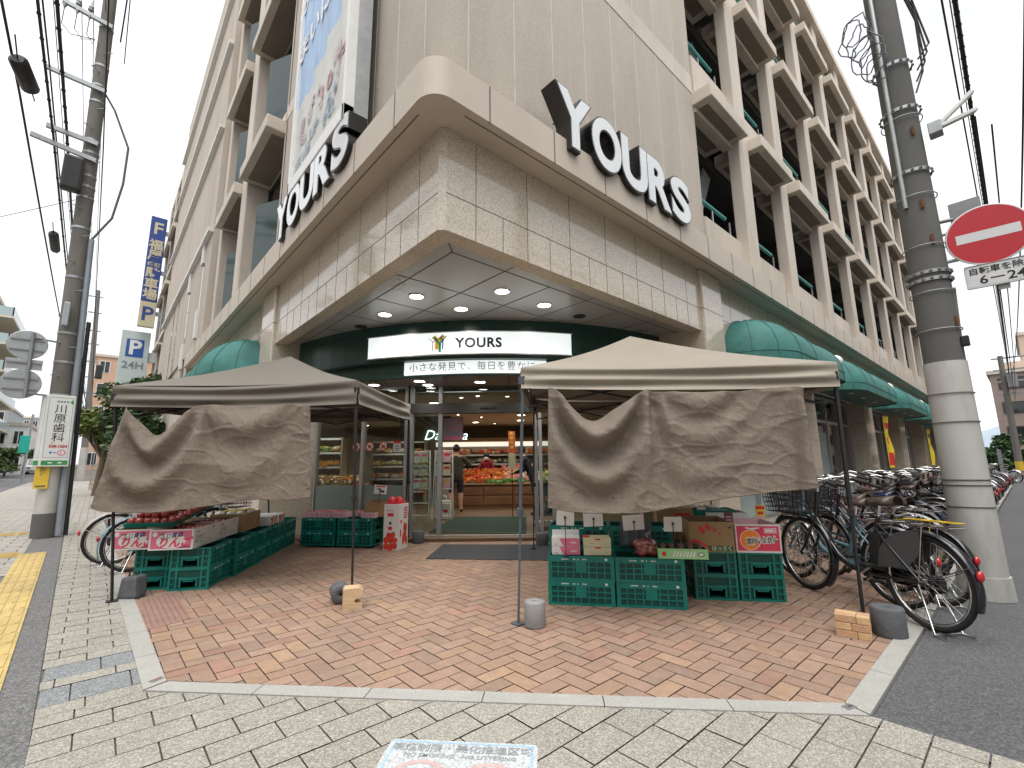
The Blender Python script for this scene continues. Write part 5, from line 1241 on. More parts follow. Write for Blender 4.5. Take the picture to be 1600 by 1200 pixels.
for k, (x, y, a, lb) in enumerate(((.415, 3.69, .5, 'small metal survey plate at the street end of the kerb corner'), (3.03, .80, -.3, 'small metal survey plate at the side street end of the kerb corner'))):
    t = thing('survey_plate', lb, 'marker plate', (x, y, .006), a); b = MB(); b.bbox(-.035, .035, -.02, .02, 0, .003, .001); b.build('plate', m_alu, t)
    b = MB(); b.cyl((0, 0, .003), (0, 0, .005), .004, n=8); b.box(.006, .03, -.002, .002, .003, .0035); b.build('mark', m_redp if k == 0 else m_black, t)

# ------------------------------------------------------------------ bicycles
m_tyre = M('tyre_rubber', (0.020, 0.020, 0.021), 0.8, var=.15, scale=20); m_chrome = M('chrome', (0.62, 0.62, 0.63), 0.16, 1.0, var=.05); m_spoke = M('spoke_steel', (0.45, 0.45, 0.46), 0.3, .9, var=0)
m_bkblack = M('black_gloss_paint', (0.012, 0.013, 0.018), 0.18, var=.05, coat=.6); m_saddle = M('saddle_vinyl', (0.020, 0.017, 0.016), 0.4, var=.1)
m_brown = M('brown_vinyl', (0.075, 0.05, 0.042), 0.35, var=.1); m_basket = M('basket_mesh', (0.022, 0.021, 0.024), 0.5, var=.1); m_refl = M('red_reflector', (0.55, 0.02, 0.03), 0.15, var=.05, coat=.6)
m_orefl = M('amber_reflector', (.8, .35, .03), .3, var=0); m_guard = M('dress_guard_smoke', (0.085, 0.088, 0.094), 0.35, var=.05)
COL = {k: M('bicycle_' + k, c, .22, var=.05, coat=.5) for k, c in dict(black=(.012, .013, .018), navy=(.015, .022, .07), red=(.15, .012, .018), silver=(.27, .28, .29), white=(.50, .50, .48), lightblue=(.13, .27, .33), teal=(.02, .12, .16), brown=(.10, .05, .035), grey=(.12, .125, .13), yellow=(.62, .42, .03)).items()}
WR = .325; RH, FH = (-.53, 0, WR), (.60, 0, WR)
def wheel_parts(t, c, label=None):
    w = MB(); n = 36
    w.tube([(c[0] + (WR - .018) * math.cos(2 * math.pi * k / n), 0, c[2] + (WR - .018) * math.sin(2 * math.pi * k / n)) for k in range(n)], .019, 8, closed=True)
    wo = w.build('wheel', m_tyre, t)
    r = MB(); r.tube([(c[0] + (WR - .043) * math.cos(2 * math.pi * k / n), 0, c[2] + (WR - .043) * math.sin(2 * math.pi * k / n)) for k in range(n)], .012, 6, closed=True)
    r.cyl((c[0], -.045, c[2]), (c[0], .045, c[2]), .018, n=10); r.cyl((c[0], -.075, c[2]), (c[0], .075, c[2]), .007, n=6); r.build('rim', m_chrome, wo)
    s = MB()
    for k in range(28):
        a = 2 * math.pi * k / 28; sd = .03 if k % 2 else -.03; a2 = a + (.5 if (k // 2) % 2 else -.5)
        s.tube([(c[0] + .02 * math.cos(a2), sd, c[2] + .02 * math.sin(a2)), (c[0] + (WR - .05) * math.cos(a), 0, c[2] + (WR - .05) * math.sin(a))], .0018, 3, caps=False)
    s.build('spokes', m_spoke, wo)
def mudguard(t, c, a0, a1, mat, name='mudguard'):
    b = MB(); n = 22; R_ = WR + .028
    def f(u, v):
        a = a0 + (a1 - a0) * u; w = (v - .5) * .066; k = R_ - .012 * (2 * abs(v - .5)) ** 2
        return Vector((c[0] + k * math.cos(a), w, c[2] + k * math.sin(a)))
    b.grid(f, n, 6); am = a0 if math.cos(a0) < 0 or True else a1
    for sy in (-1, 1):
        for a in (a0 + .25 * (a1 - a0),): b.tube([(c[0], sy * .05, c[2]), (c[0] + R_ * math.cos(a), sy * .03, c[2] + R_ * math.sin(a))], .0028, 4)
    return b.build(name, mat, t, solid=.002)
def bike(label, group, fancy=False):
    t = thing('bicycle', label, 'bicycle', (0, 0, 0), 0, group)
    f = MB()
    f.tube([(.445, 0, .60), (.385, 0, .90)], .019, 10)
    f.tube([(.435, 0, .66), (.33, 0, .50), (.22, 0, .37), (.10, 0, .30), (-.07, 0, .285)], [.021, .022, .024, .025, .025], 10)
    if not fancy: f.tube([(.415, 0, .76), (.28, 0, .60), (.14, 0, .47), (-.11, 0, .43)], .015, 8)
    f.tube([(-.07, 0, .285), (-.205, 0, .74)], .017, 8)
    for sy in (-1, 1):
        f.tube([(-.07, sy * .03, .285), (-.2, sy * .045, .29), (RH[0], sy * .06, RH[2])], .010, 6); f.tube([(-.18, sy * .02, .66), (-.26, sy * .045, .58), (RH[0], sy * .06, RH[2])], .009, 6)
    f.cyl((-.07, -.045, .285), (-.07, .045, .285), .026, n=10); f.build('frame', m_bkblack, t)
    f = MB()
    for sy in (-1, 1): f.tube([(.447, sy * .025, .60), (.455, sy * .052, .57), (.52, sy * .056, .42), (FH[0], sy * .056, FH[2])], [.013, .014, .012, .008], 6)
    f.tube([(.447, -.03, .60), (.447, .03, .60)], .018, 8); f.build('fork', m_bkblack, t)
    wheel_parts(t, RH); wheel_parts(t, FH)
    mudguard(t, RH, math.radians(200), math.radians(18), m_bkblack); mudguard(t, FH, math.radians(225), math.radians(70), m_chrome)
    b = MB(); b.cyl((-.20, 0, .72), (-.232, 0, .83), .013, n=8); b.build('seat_post', m_chrome, t)
    b = MB()                                     # saddle: wide at the back, a narrow nose
    def sdl(u, v):
        x = -.115 - .27 * u; wd = .028 + .085 * min(1, max(0, (u - .18) / .5)) ** .8; wd *= (1 - max(0, (u - .86) / .14) ** 2 * .6) * (min(1, u / .06) ** .5)
        a = math.pi * (v * 1.16 - .08); return Vector((x, -wd * math.cos(a), .835 + .018 * u + (.036 + .018 * u) * math.sin(a) - (.012 if u < .05 else 0)))
    b.grid(sdl, 16, 12); b.bbox(-.34, -.16, -.04, .04, .825, .845, .006); b.build('saddle', m_saddle, t, solid=.004)
    b = MB(); b.tube([(.385, 0, .90), (.372, 0, .985)], .013, 8)
    for sy in (-1, 1): b.tube([(.39, 0, .985), (.41, sy * .05, .995), (.405, sy * .16, 1.03), (.345, sy * .235, 1.04), (.24, sy * .265, 1.01)], .0115, 8); b.tube([(.38, sy * .20, 1.02), (.30, sy * .215, .985), (.22, sy * .23, .965)], .006, 5)
    hb = b.build('handlebar', m_chrome, t)
    for sy in (-1, 1): g = MB(); g.tube([(.27, sy * .257, 1.02), (.13, sy * .28, .985)], .017, 8); g.build('grip', m_black, hb)
    g = MB(); g.tube([(.36, .10, .99), (.46, .06, .95), (.50, .02, .82), (.47, .02, .66)], .004, 5); g.tube([(.36, -.10, .99), (.45, -.08, .93), (.44, -.02, .72), (.25, -.03, .43), (-.2, -.04, .34)], .004, 5); g.build('brake_cable', m_black, t)
    k = MB(); bx0, bx1, bz0, bz1, by = .50, .80, .70, .95, .18
    def bp(x, y, z):                             # basket tapers to the bottom
        kk = .80 + .20 * (z - bz0) / (bz1 - bz0); return ((.65 + (x - .65) * kk), y * kk, z)
    for z in (bz0, bz0 + .05, bz0 + .10, bz0 + .15, bz0 + .2, bz1): k.tube([bp(bx0, -by, z), bp(bx1, -by, z), bp(bx1, by, z), bp(bx0, by, z)], .004 if z < bz1 else .007, 4, closed=True)
    for i in range(8):
        y = -by + 2 * by * i / 7; x = bx0 + (bx1 - bx0) * i / 7
        k.tube([bp(bx0, y, bz1), bp(bx0, y, bz0), bp(bx1, y, bz0), bp(bx1, y, bz1)], .0035, 3)
        k.tube([bp(x, -by, bz1), bp(x, -by, bz0), bp(x, by, bz0), bp(x, by, bz1)], .0035, 3)
    k.tube([(.45, 0, .66), (.52, 0, .69), (.7, 0, .69)], .008, 5)
    for sy in (-1, 1): k.tube([(.60, sy * .06, .36), (.60, sy * .10, .70)], .004, 4)
    k.build('basket', m_basket, t)
    b = MB()
    for sy in (-1, 1): b.tube([(-.24, sy * .05, .685), (-.40, sy * .065, .715), (-.78, sy * .065, .715)], .006, 5); b.tube([(-.60, sy * .065, .715), (RH[0], sy * .07, RH[2])], .005, 4)
    for x in (-.36, -.5, -.64, -.78): b.tube([(x, -.065, .715), (x, .065, .715)], .005, 4)
    b.build('rear_rack', m_chrome, t)
    b = MB(); b.bbox(-.60, .03, -.062, -.045, .25, .36, .03); b.build('chain_case', m_bkblack, t)
    b = MB(); b.tube([(-.07, -.075, .285), (.05, -.085, .20)], .009, 6); b.tube([(-.07, .075, .285), (-.19, .085, .37)], .009, 6); b.build('crank', m_chrome, t)
    for (x, y, z) in ((.05, -.13, .20), (-.19, .13, .37)):
        b = MB(); b.bbox(x - .045, x + .045, y - .04, y + .04, z - .012, z + .012, .005, 0); b.box(x - .03, x + .03, y - .042, y - .0405, z - .006, z + .006, 1); b.build('pedal', [m_black, m_orefl], t)
    b = MB()
    for sy in (-1, 1): b.tube([(RH[0] + .0, sy * .075, RH[2] - .02), (RH[0] - .10, sy * .11, .012), (RH[0] - .18, sy * .11, .010)], .007, 5)
    b.tube([(RH[0] - .10, -.11, .012), (RH[0] - .10, .11, .012)], .006, 5); b.build('stand', m_chrome, t)
    a = math.radians(186); R_ = WR + .03
    b = MB(); b.ball((RH[0] + (R_ + .012) * math.cos(math.radians(163)), 0, RH[2] + (R_ + .012) * math.sin(math.radians(163))), .028, 0, 2, (.6, .9, 1.3)); b.build('reflector', m_refl, t)
    b = MB(); b.lathe([(0, -.03), (.02, -.025), (.03, .0), (.032, .02), (0, .022)], 12, 0, True, Matrix.Translation((.70, 0, .50)) @ Matrix.Rotation(math.pi / 2, 4, 'Y')); b.build('headlamp', m_chrome, t)
    if fancy:
        b = MB(); b.bbox(-.245, -.135, -.05, .05, .33, .62, .018); T_ = wall_T((-.19, -.052, .47), (1, 0, 0)); b.v += []; bo = b.build('battery', m_black, t)
        b = MB(); rect(b, -.035, .03, .02, .11, 0, 0, T_); rect(b, -.02, .015, .055, .09, .0006, 1, T_); rect(b, -.035, .03, -.10, -.065, 0, 0, T_); b.build('battery_sticker', [m_board, m_bluep], bo)
        b = MB()
        for sy in (-1, 1):
            pts = [(-.20, .36)] + [(RH[0] + (WR + .02) * math.cos(math.radians(a)), RH[2] + (WR + .02) * math.sin(math.radians(a))) for a in range(30, 97, 6)] + [(-.56, .52), (-.44, .40)]
            b.add([(x, sy * .052, z) for x, z in pts], [list(range(len(pts)))])
        b.build('dress_guard', m_guard, t)
    return t
def recolor(t, frame=None, guard=None, saddle=None):
    for ch in t.children:
        nm = ch.name.split('.')[0]
        tgt = frame if nm in ('frame', 'fork', 'chain_case') else guard if nm == 'mudguard' else saddle if nm == 'saddle' else None
        if tgt:
            ch.material_slots[0].link = 'OBJECT'; ch.material_slots[0].material = tgt
BG = 'bicycles parked along the side street'
proto = bike('dark city bicycle standing in the packed row along the shop piers', BG)
ebike = bike('black electric bicycle with grey dress guard and big basket, standing beside the tent leg', BG, True)
recolor(ebike, COL['black'], COL['black'], m_brown)
def put(t, rear, ang, lean=0.0, k=1.0):
    a = math.radians(ang); t.scale = (k, k, k); t.rotation_euler = (lean, 0, a)
    t.location = (rear[0] + .53 * k * math.cos(a), rear[1] + .53 * k * math.sin(a), 0); return t
put(ebike, (4.80, .66), 56, .03, 1.07)
def drop(t, names):
    for ch in list(t.children):
        if ch.name.split('.')[0] in names:
            for g in list(ch.children): bpy.data.objects.remove(g)
            bpy.data.objects.remove(ch)
rb = random.Random(11)
lab2 = [('light blue bicycle with chrome mudguards, next to the black electric one', 'lightblue', m_chrome, m_brown), ('black bicycle with black mudguards and yellow rear rack, beside the thick pole', 'black', COL['black'], m_saddle),
        ('teal bicycle with dark brown saddle, half hidden behind the black electric one', 'teal', m_chrome, m_brown), ('navy bicycle with pale mudguards just past the thick pole', 'navy', COL['white'], COL['navy']),
        ('dark red bicycle, first red one past the thick pole', 'red', COL['black'], m_saddle), ('grey bicycle with brown saddle between the red and navy ones', 'grey', m_chrome, m_brown)]
pos2 = [(5.36, .92, 60), (5.66, .72, 58), (5.98, 1.06, 62), (6.85, .95, 64), (7.5, 1.05, 66), (7.2, 1.1, 64)]
for (lb, fc, gd, sdm), (x, y, a) in zip(lab2, pos2):
    t = copy_tree(proto); t['label'] = lb; recolor(t, COL[fc], gd, sdm); put(t, (x, y), a, rb.uniform(-.06, .06), rb.uniform(.97, 1.04))
    if fc == 'black':
        for ch in t.children:
            if ch.name.startswith('rear_rack'): ch.material_slots[0].link = 'OBJECT'; ch.material_slots[0].material = COL['yellow']
x = 7.85; first = True; cnt = 0
names_ = {'black': 'black', 'navy': 'navy', 'red': 'dark red', 'silver': 'silver', 'grey': 'dark grey', 'brown': 'brown', 'white': 'white', 'teal': 'teal'}
while x < 33.5:
    t = proto if first else copy_tree(proto); first = False
    fc = rb.choice(['black', 'black', 'black', 'black', 'navy', 'red', 'silver', 'grey', 'brown', 'black', 'black', 'grey'])
    t['label'] = f'{names_[fc]} bicycle in the packed row along the shop piers'
    recolor(t, COL[fc], rb.choice([m_chrome, COL['black'], COL['black'], COL[fc]]), rb.choice([m_saddle, m_saddle, m_brown])); put(t, (x, rb.uniform(.98, 1.28)), rb.uniform(64, 78), rb.uniform(-.07, .07), rb.uniform(.96, 1.05))
    if rb.random() < .3: drop(t, ('basket',))
    if rb.random() < .25: drop(t, ('rear_rack',))
    x += rb.uniform(.33, .48) * (1 if x < 18 else 1.3); cnt += 1
LG = 'bicycles by the tent on the street side'
t = copy_tree(ebike); drop(t, ('battery', 'dress_guard')); t['label'] = 'bicycle with white rear mudguard and red reflector, behind the dark tent leg'; t['group'] = LG; recolor(t, COL['black'], COL['white'], m_saddle); put(t, (.30, 8.47), 2, .05, 1.03)
t = copy_tree(ebike); drop(t, ('battery', 'dress_guard')); t['label'] = 'light blue bicycle with light blue mudguard, behind the apple cartons'; t['group'] = LG; recolor(t, COL['lightblue'], COL['lightblue'], m_saddle); put(t, (.47, 7.70), 8, -.03, 1.0)
t = copy_tree(ebike); drop(t, ('battery', 'dress_guard')); t['label'] = 'silver bicycle farther along the wall behind the shade cloth'; t['group'] = LG; recolor(t, COL['silver'], m_chrome, m_saddle); put(t, (.6, 11.6), 12, .03, 1.0)
# a few bicycles far down the side street
for k in range(5):
    t = copy_tree(proto); t['label'] = 'bicycle parked beyond the far end of the shop building'; t['group'] = 'bicycles beyond the building'; recolor(t, COL['silver'], m_chrome, m_saddle); put(t, (37.6 + .7 * k, .72), 70, 0, 1.0)

# ------------------------------------------------------------------ utility poles, wires and what hangs on them
m_pole = M('spun_concrete', (0.185, 0.175, 0.158), 0.9, var=.16, scale=3, stretch=(1, 1, .3), bump=.25, bscale=80, dirt=(.72, 1.6)); m_poled = M('weathered_concrete', (0.125, 0.125, 0.118), 0.9, var=.18, scale=3, stretch=(1, 1, .35), bump=.3, bscale=80, dirt=(.65, 1.5))
m_polew = M('pale_painted_sleeve', (0.50, 0.495, 0.47), 0.6, var=.10, scale=2.2, stretch=(1, 1, .3), dirt=(.62, 2.0))
m_pipe = M('blue_grey_pipe', (0.28, 0.32, 0.36), 0.5, .1, var=.12, scale=5); m_wire = M('black_cable', (0.016, 0.016, 0.018), 0.6, var=0); m_wiregrey = M('grey_cable', (0.10, 0.11, 0.13), 0.6, var=0)
m_rust = M('rust', (.16, .06, .02), .9, var=.4, scale=30)
def ring(mb, c, r, z, h, mat=0, n=20, ax=None):
    mb.lathe([(r, z - h / 2), (r + .006, z - h / 2), (r + .006, z + h / 2), (r, z + h / 2)], n, mat, False, None, (c[0], c[1], 0))
# left pole
PL = Vector((-.60, 12.8, 0)); LEAN = Vector((-.026, 0, 1))
t = thing('utility_pole', 'grey concrete utility pole with crossarms and dental clinic signboard, at the sidewalk edge', 'utility pole', PL)
def onp(z, off=(0, 0)): return PL + LEAN * z + Vector((off[0], off[1], 0))
b = MB(); b.tube([onp(0), onp(.45)], [.182, .180], 24, 1); b.tube([onp(.45), onp(2.75)], [.166, .163], 24, 2); b.tube([onp(2.75), onp(13.4)], [.158, .112], 24, 0); b.build('shaft', [m_pole, m_poled, m_polew], t, sub=True)
for z in (3.4, 4.0, 5.2, 6.3, 7.0, 7.25, 7.5, 8.05, 8.35, 9.3, 9.7, 10.2, 11.2):
    b = MB(); c = onp(z); r = .160 - .0043 * (z - 2.7); ring(b, (c.x, c.y), r, z, .05); b.build('band', m_galv, t, sub=True)
for k, z in enumerate((3.1, 3.7, 4.3, 4.9, 5.5, 6.1, 6.7, 7.8, 8.6, 9.1, 10.0, 10.5)):
    b = MB(); sd = 1 if k % 2 else -1; b.cyl(onp(z, (0, -.11)), onp(z, (sd * .16, -.26)), .010, n=6); b.build('climbing_step', m_galv, t, sub=True)
b = MB(); b.tube([onp(.02, (.215, -.08)), onp(2.8, (.205, -.08)), onp(6.1, (.18, -.06))], [.058, .058, .050], 12); b.build('cable_pipe', m_pipe, t, sub=True)
b = MB(); b.tube([onp(.02, (.315, -.04)), onp(3.9, (.29, -.04)), onp(4.3, (.29, -.04))], .036, 8); b.build('cable_pipe', m_wire, t, sub=True)
b = MB(); b.tube([onp(6.1, (.18, -.06)), onp(6.7, (.46, -.05)), onp(7.6, (.58, 0)), onp(8.5, (.60, 0)), onp(9.3, (.3, 0)), onp(9.6, (.12, 0))], .022, 6); b.build('riser_cable', m_wiregrey, t, sub=True)
for (z, xl, zz) in ((11.2, -.72, 11.3), (9.55, -.82, 9.6), (8.25, -.70, 8.3), (7.85, -.90, 8.0)):
    b = MB(); p, q = onp(z, (.1, -.17)), onp(zz, (xl, -.17)); d = q - p; b.box(-.0, d.length, -.035, .035, -.045, .045, 0, wall_T(p, d, (0, 0, 1)) if False else Matrix.Translation(p) @ Matrix.Rotation(math.atan2(d.z, d.x) * -1, 4, 'Y'))
    a = b.build('crossarm', m_galv, t, sub=True)
    if z > 11:
        for i in range(3):
            x = -.28 - .2 * i; i_ = MB(); c = onp(11.3, (x, -.17)); i_.lathe([(.02, 0), (.05, .02), (.05, .05), (.025, .06), (.045, .09), (.045, .11), (.015, .14), (.01, .26), (0, .27)], 10, 0, True, None, (c.x, c.y, c.z + .04)); i_.lathe([(.02, 0), (.045, -.03), (.015, -.10), (.008, -.16)], 10, 0, True, None, (c.x, c.y, c.z - .05)); i_.build('insulator', m_steel_grey, a, sub=True)
            i_ = MB(); i_.tube([c + Vector((0, 0, -.2)), c + Vector((.0, 0, -.55)), c + Vector((.12 + .02 * i, 0, -.72)), onp(10.75, (-.16, -.12))], .008, 5); i_.build('jumper', m_wire, a, sub=True)
b = MB(); b.bbox(-.16, .16, -.11, .11, -.38, .38, .05); b.v = [v + onp(7.35, (-.22, -.27)) for v in b.v]; b.build('junction_box', m_black, t, sub=True)
b = MB(); b.bbox(-.05, .05, -.05, .05, -.25, .25, .02); b.v = [v + onp(4.35, (-.05, -.26)) for v in b.v]; b.build('small_box', m_galv, t, sub=True)
# clinic signboard on the pole
m_sgn = M('sign_white', (.70, .72, .70), .35, var=.04); m_sgreen = M('sign_green', (.03, .27, .07), .4, var=.05); m_spink = M('sign_pink', (.70, .12, .30), .4, var=0); m_sred = M('sign_red', (.5, .03, .03), .4, var=0); m_sblue = M('sign_blue', (.02, .13, .45), .4, var=0)
sg = thing('clinic_sign', 'white signboard with black vertical clinic name and green foot, wrapped on the concrete pole', 'sign', onp(1.4, (.06, -.26)))
for k, (x0, x1, y0, y1) in enumerate(((-.17, .235, -.27, -.24), (-.275, -.178, -.12, -.27))):
    p, q = onp(0, (x0, y0 if k == 0 else y0)), onp(0, (x1, y1 if k == 0 else y1)); p.z = q.z = 0; q.y = PL.y + (y0 if k == 0 else y1); 
    d = q - p; ln = d.length; T_ = Matrix.Translation((p.x - .02, p.y, 1.33)) @ Matrix.Rotation(math.atan2(d.y, d.x), 4, 'Z') @ Matrix(((1, 0, -.028, 0), (0, 1, 0, 0), (0, 0, 1, 0), (0, 0, 0, 1)))
    b = MB(); b.bbox(0, ln, 0, .03, 0, 1.38, .012, 0, T_); bo = b.build('board', m_sgn, sg, sub=True)
    F_ = T_ @ wall_T((0, -.002, 0), (1, 0, 0)); b = MB()
    rect(b, .02, ln - .02, .03, .115, 0, 1, F_); rect(b, .02, ln * .35, .115, .13, 0, 0, F_)
    for (x0_, x1_, y0_, y1_) in ((.03, ln - .03, .17, .176), (.03, ln - .03, 1.33, 1.336), (.03, .036, .17, 1.33), (ln - .036, ln - .03, .17, 1.33)): rect(b, x0_, x1_, y0_, y1_, 0, 5, F_)
    if k == 0:
        for i, ch in enumerate('川原歯科'): b.text(ch, .185, F_ @ Matrix.Translation((ln * .52, 1.10 - .185 * i, .001)), 2, .0006, .0)
        b.text('228-1224', .068, F_ @ Matrix.Translation((ln * .56, .385, .001)), 3, .0006, .003); rect(b, ln * .3, ln * .38, .44, .45, 0, 3, F_)
        disc(b, ln * .70, .265, .06, .055, .0008, 4, F_); disc(b, ln * .70, .265, .044, .038, .0014, 0, F_); rect(b, ln * .66, ln * .7, .245, .285, .002, 4, F_)
        rect(b, ln * .28, ln * .37, .25, .285, .0008, 6, F_); rect(b, ln * .42, ln * .5, .258, .276, .0008, 6, F_)
        b.add([(ln * .92, 1.20, 0), (ln * .92, 1.30, 0), (ln * .80, 1.25, 0)], [(0, 1, 2)], 1, False, F_)
        for q in range(4): rect(b, ln * .36 + q * .045, ln * .36 + q * .045 + .03, 1.235, 1.27, 0, 5, F_)
        for x in (ln * .35, ln * .68): rect(b, x - .03, x + .03, .06, .085, .001, 0, F_)
    b.build('lettering', [m_sgn, m_sgreen, m_ink, m_sred, m_spink, m_greyink, m_sblue], bo, sub=True)
py = thing('pole_plate', 'yellow plate with dark writing strapped low on the concrete pole', 'sign', onp(.95, (-.2, -.2)))
b = MB(); b.box(-.10, .10, -.01, .01, 0, .62); b.v = [v + onp(.92, (-.11, -.19)) for v in b.v]; b.build('plate', m_yelcard, py, sub=True)
b = MB(); F_ = wall_T(onp(.92, (-.11, -.202)), (1, 0, 0))
b.text('飛び出し', .085, F_ @ Matrix.Translation((0, .40, .0)) @ Matrix.Rotation(-math.pi / 2, 4, 'Z'), 0, .0006, .001); rect(b, -.07, .07, .03, .06, 0, 0, F_); b.build('plate_print', [m_joint], py, sub=True)
# backs of road signs on arms
for (nm, lb, z, shp, xo) in (('road_sign', 'upper round road sign seen from behind, on arms from the concrete pole', 3.64, 0, -.74), ('road_sign', 'small rectangular road sign plate seen from behind, between two round ones', 3.26, 1, -.77), ('road_sign', 'lower round road sign seen from behind, on arms from the concrete pole', 2.88, 0, -.80)):
    c = onp(z, (xo + .04 * 0, -.24)); c.x = -1.22; ts = thing(nm, lb, 'road sign', c, 0, 'road signs on the concrete pole'); b = MB()
    if shp == 0: b.lathe([(0, -.004), (.275, -.004), (.285, 0), (.275, .008), (0, .008)], 32, 0, False, Matrix.Translation(c) @ Matrix.Rotation(math.pi / 2, 4, 'X'))
    else: b.bbox(c.x - .25, c.x + .25, c.y - .006, c.y + .006, c.z - .10, c.z + .10, .004)
    b.build('plate', m_galv, ts, sub=True)
    b = MB()
    for dz in ((.10, -.10) if shp == 0 else (.03,)): b.box(c.x - .23, c.x + .23, c.y - .035, c.y - .008, c.z + dz - .014, c.z + dz + .014)
    b.build('stiffener', m_steel_grey, ts, sub=True)
ps = thing('sign_post', 'grey mounting post and arms carrying the road signs off the concrete pole', 'sign post', (-1.15, 12.5, 2.4)); b = MB(); b.tube([(-1.13, 12.50, 2.62), (-1.16, 12.50, 3.88)], .030, 8); b.tube([(-1.15, 12.50, 3.78), onp(3.78, (-.08, -.12))], .018, 6); b.tube([(-1.13, 12.50, 2.70), onp(2.70, (-.08, -.12))], .018, 6); b.build('post', m_steel_grey, ps, sub=True)
# overhead wires along the left street
def sag_wire(p, q, sag, r, n=24): 
    p, q = Vector(p), Vector(q); return [p.lerp(q, i / n) + Vector((0, 0, -sag * 4 * (i / n) * (1 - i / n))) for i in range(n + 1)]
WGL = 'overhead wires along the street'
for k, (x, z, r, lb) in enumerate(((-1.95, 8.75, .022, 'thick black overhead cable farthest out over the road'), (-1.62, 9.6, .016, 'black overhead cable on the second crossarm end'), (-1.40, 9.55, .012, 'thin overhead wire next to the cable on the second crossarm'), (-1.22, 8.35, .026, 'twisted dark overhead cable on the third crossarm'),
        (-1.38, 8.05, .022, 'dark overhead cable on the lowest crossarm'), (-.95, 11.6, .008, 'thin overhead wire on the inner top insulator'), (-1.15, 11.6, .008, 'thin overhead wire on the middle top insulator'), (-1.35, 11.6, .008, 'thin overhead wire on the outer top insulator'), (-.62, 8.2, .012, 'dark wire running close to the concrete pole'), (-1.7, 10.9, .009, 'thin wire above the second crossarm'))):
    b = MB(); a = sag_wire((x + .1, -14, z + 1.0), (x, 12.63, z), .35, r); c = sag_wire((x, 12.63, z), (-1.0 + (x + 1) * .6, 62, z * .82), .55, r)
    b.tube(a + c[1:], r, 5, caps=False)
    if k in (3, 4):
        for q in range(1, 48): 
            pt_ = (a + c[1:])[q]; nx = (a + c[1:])[q + 1]
            for e in (.25, .75): w_ = pt_.lerp(nx, e); b.ball(tuple(w_), r * 1.5, 0, 1, (1, 1.4, 1))
    o = b.build('overhead_wire', m_wire); tag(o, lb, 'wire', WGL)
for k, (p, q, r, lb) in enumerate((((-1.85, 11.25, 8.62), (-1.72, 12.0, 8.55), .14, 'black cylindrical splice box hanging on the overhead cable'), ((-1.55, 17.1, 7.7), (-1.56, 18.4, 7.66), .11, 'smaller black splice box on the overhead cable past the pole'))):
    b = MB(); p, q = Vector(p), Vector(q); b.tube([p, p.lerp(q, .08), p.lerp(q, .92), q], [r * .6, r, r, r * .6], 14); tt_ = thing('splice_box', lb, 'splice box', p); b.build('casing', m_black, tt_, sub=True)
    b = MB(); b.tube([p + Vector((0, -.5, .1)), p], .012, 5); b.build('cable_tail', m_wire, tt_, sub=True); b = MB(); b.tube([q, q + Vector((0, .5, .1))], .012, 5); b.build('cable_tail', m_wire, tt_, sub=True)
for k, (p, q, r, lb) in enumerate((((-.62, 12.6, 10.9), (-.2, 3.5, 16.5), .015, 'dark wire rising steeply over the concrete pole toward the building'), ((-.5, 12.6, 10.4), (-.45, -3, 13.5), .010, 'thin wire running from the concrete pole over the sidewalk'), ((-.7, 12.6, 7.0), (-14, 34, 8.2), .007, 'thin wire crossing the road from the concrete pole'))):
    b = MB(); b.tube(sag_wire(p, q, .25, r), r, 5, caps=False); tag(b.build('overhead_wire', m_wire), lb, 'wire', WGL)
# second pole down the left street
P2 = Vector((-.95, 62, .28)); t = thing('utility_pole', 'distant utility pole with many short arms down the sidewalk', 'utility pole', P2)
b = MB(); b.tube([P2, P2 + Vector((0, 0, 3.2))], [.30, .29], 16, 1); b.tube([P2 + Vector((0, 0, 3.2)), P2 + Vector((-.75, 0, 19.3))], [.27, .17], 16, 0); b.build('shaft', [m_pole, m_polew], t, sub=True)
for z in (18.6, 16.9, 15.0, 13.6, 11.8, 10.2, 8.6, 7.2, 6.0):
    b = MB(); c = P2 + Vector((-.75 * (z - 3.2) / 16, 0, z)); b.box(c.x - 1.1 + (z % 1) * .5, c.x + .45, c.y - .06, c.y + .06, c.z - .06, c.z + .06); b.build('crossarm', m_galv, t, sub=True)
b = MB(); c = P2 + Vector((.3, -.1, 11.0)); b.bbox(c.x - .35, c.x + .2, c.y - .3, c.y + .3, c.z - .9, c.z + .5, .1); b.build('transformer', m_black, t, sub=True)
# right pole
PR = Vector((6.30, .45, 0)); t = thing('utility_pole', 'thick concrete utility pole, pale sleeve below and dark above, by the bicycles', 'utility pole', PR)
PRR = .166
b = MB(); b.tube([PR, PR + Vector((0, 0, .20))], [.20, .19], 32, 1); b.tube([PR + Vector((0, 0, .20)), PR + Vector((0, 0, 2.22))], [PRR + .010, PRR + .002], 32, 2)
b.tube([PR + Vector((0, 0, 2.22)), PR + Vector((0, 0, 3.4)), PR + Vector((.0, 0, 6.0)), PR + Vector((0, 0, 11))], [PRR - .006, PRR - .008, PRR - .022, PRR - .05], 32, 0); b.build('shaft', [m_poled, m_polew, m_polew], t, sub=True)
for z in (.82, 1.02, 1.07, 1.62, 1.90, 2.55, 2.95, 3.45, 4.02, 4.95):
    b = MB(); b.tube([(PR.x + (PRR + .012) * math.cos(a * math.pi / 16), PR.y + (PRR + .012) * math.sin(a * math.pi / 16), z) for a in range(32)], .006 if z > 2.2 else .005, 5, closed=True); b.build('wire_band', m_galv if z > 2.2 else m_joint, t, sub=True)
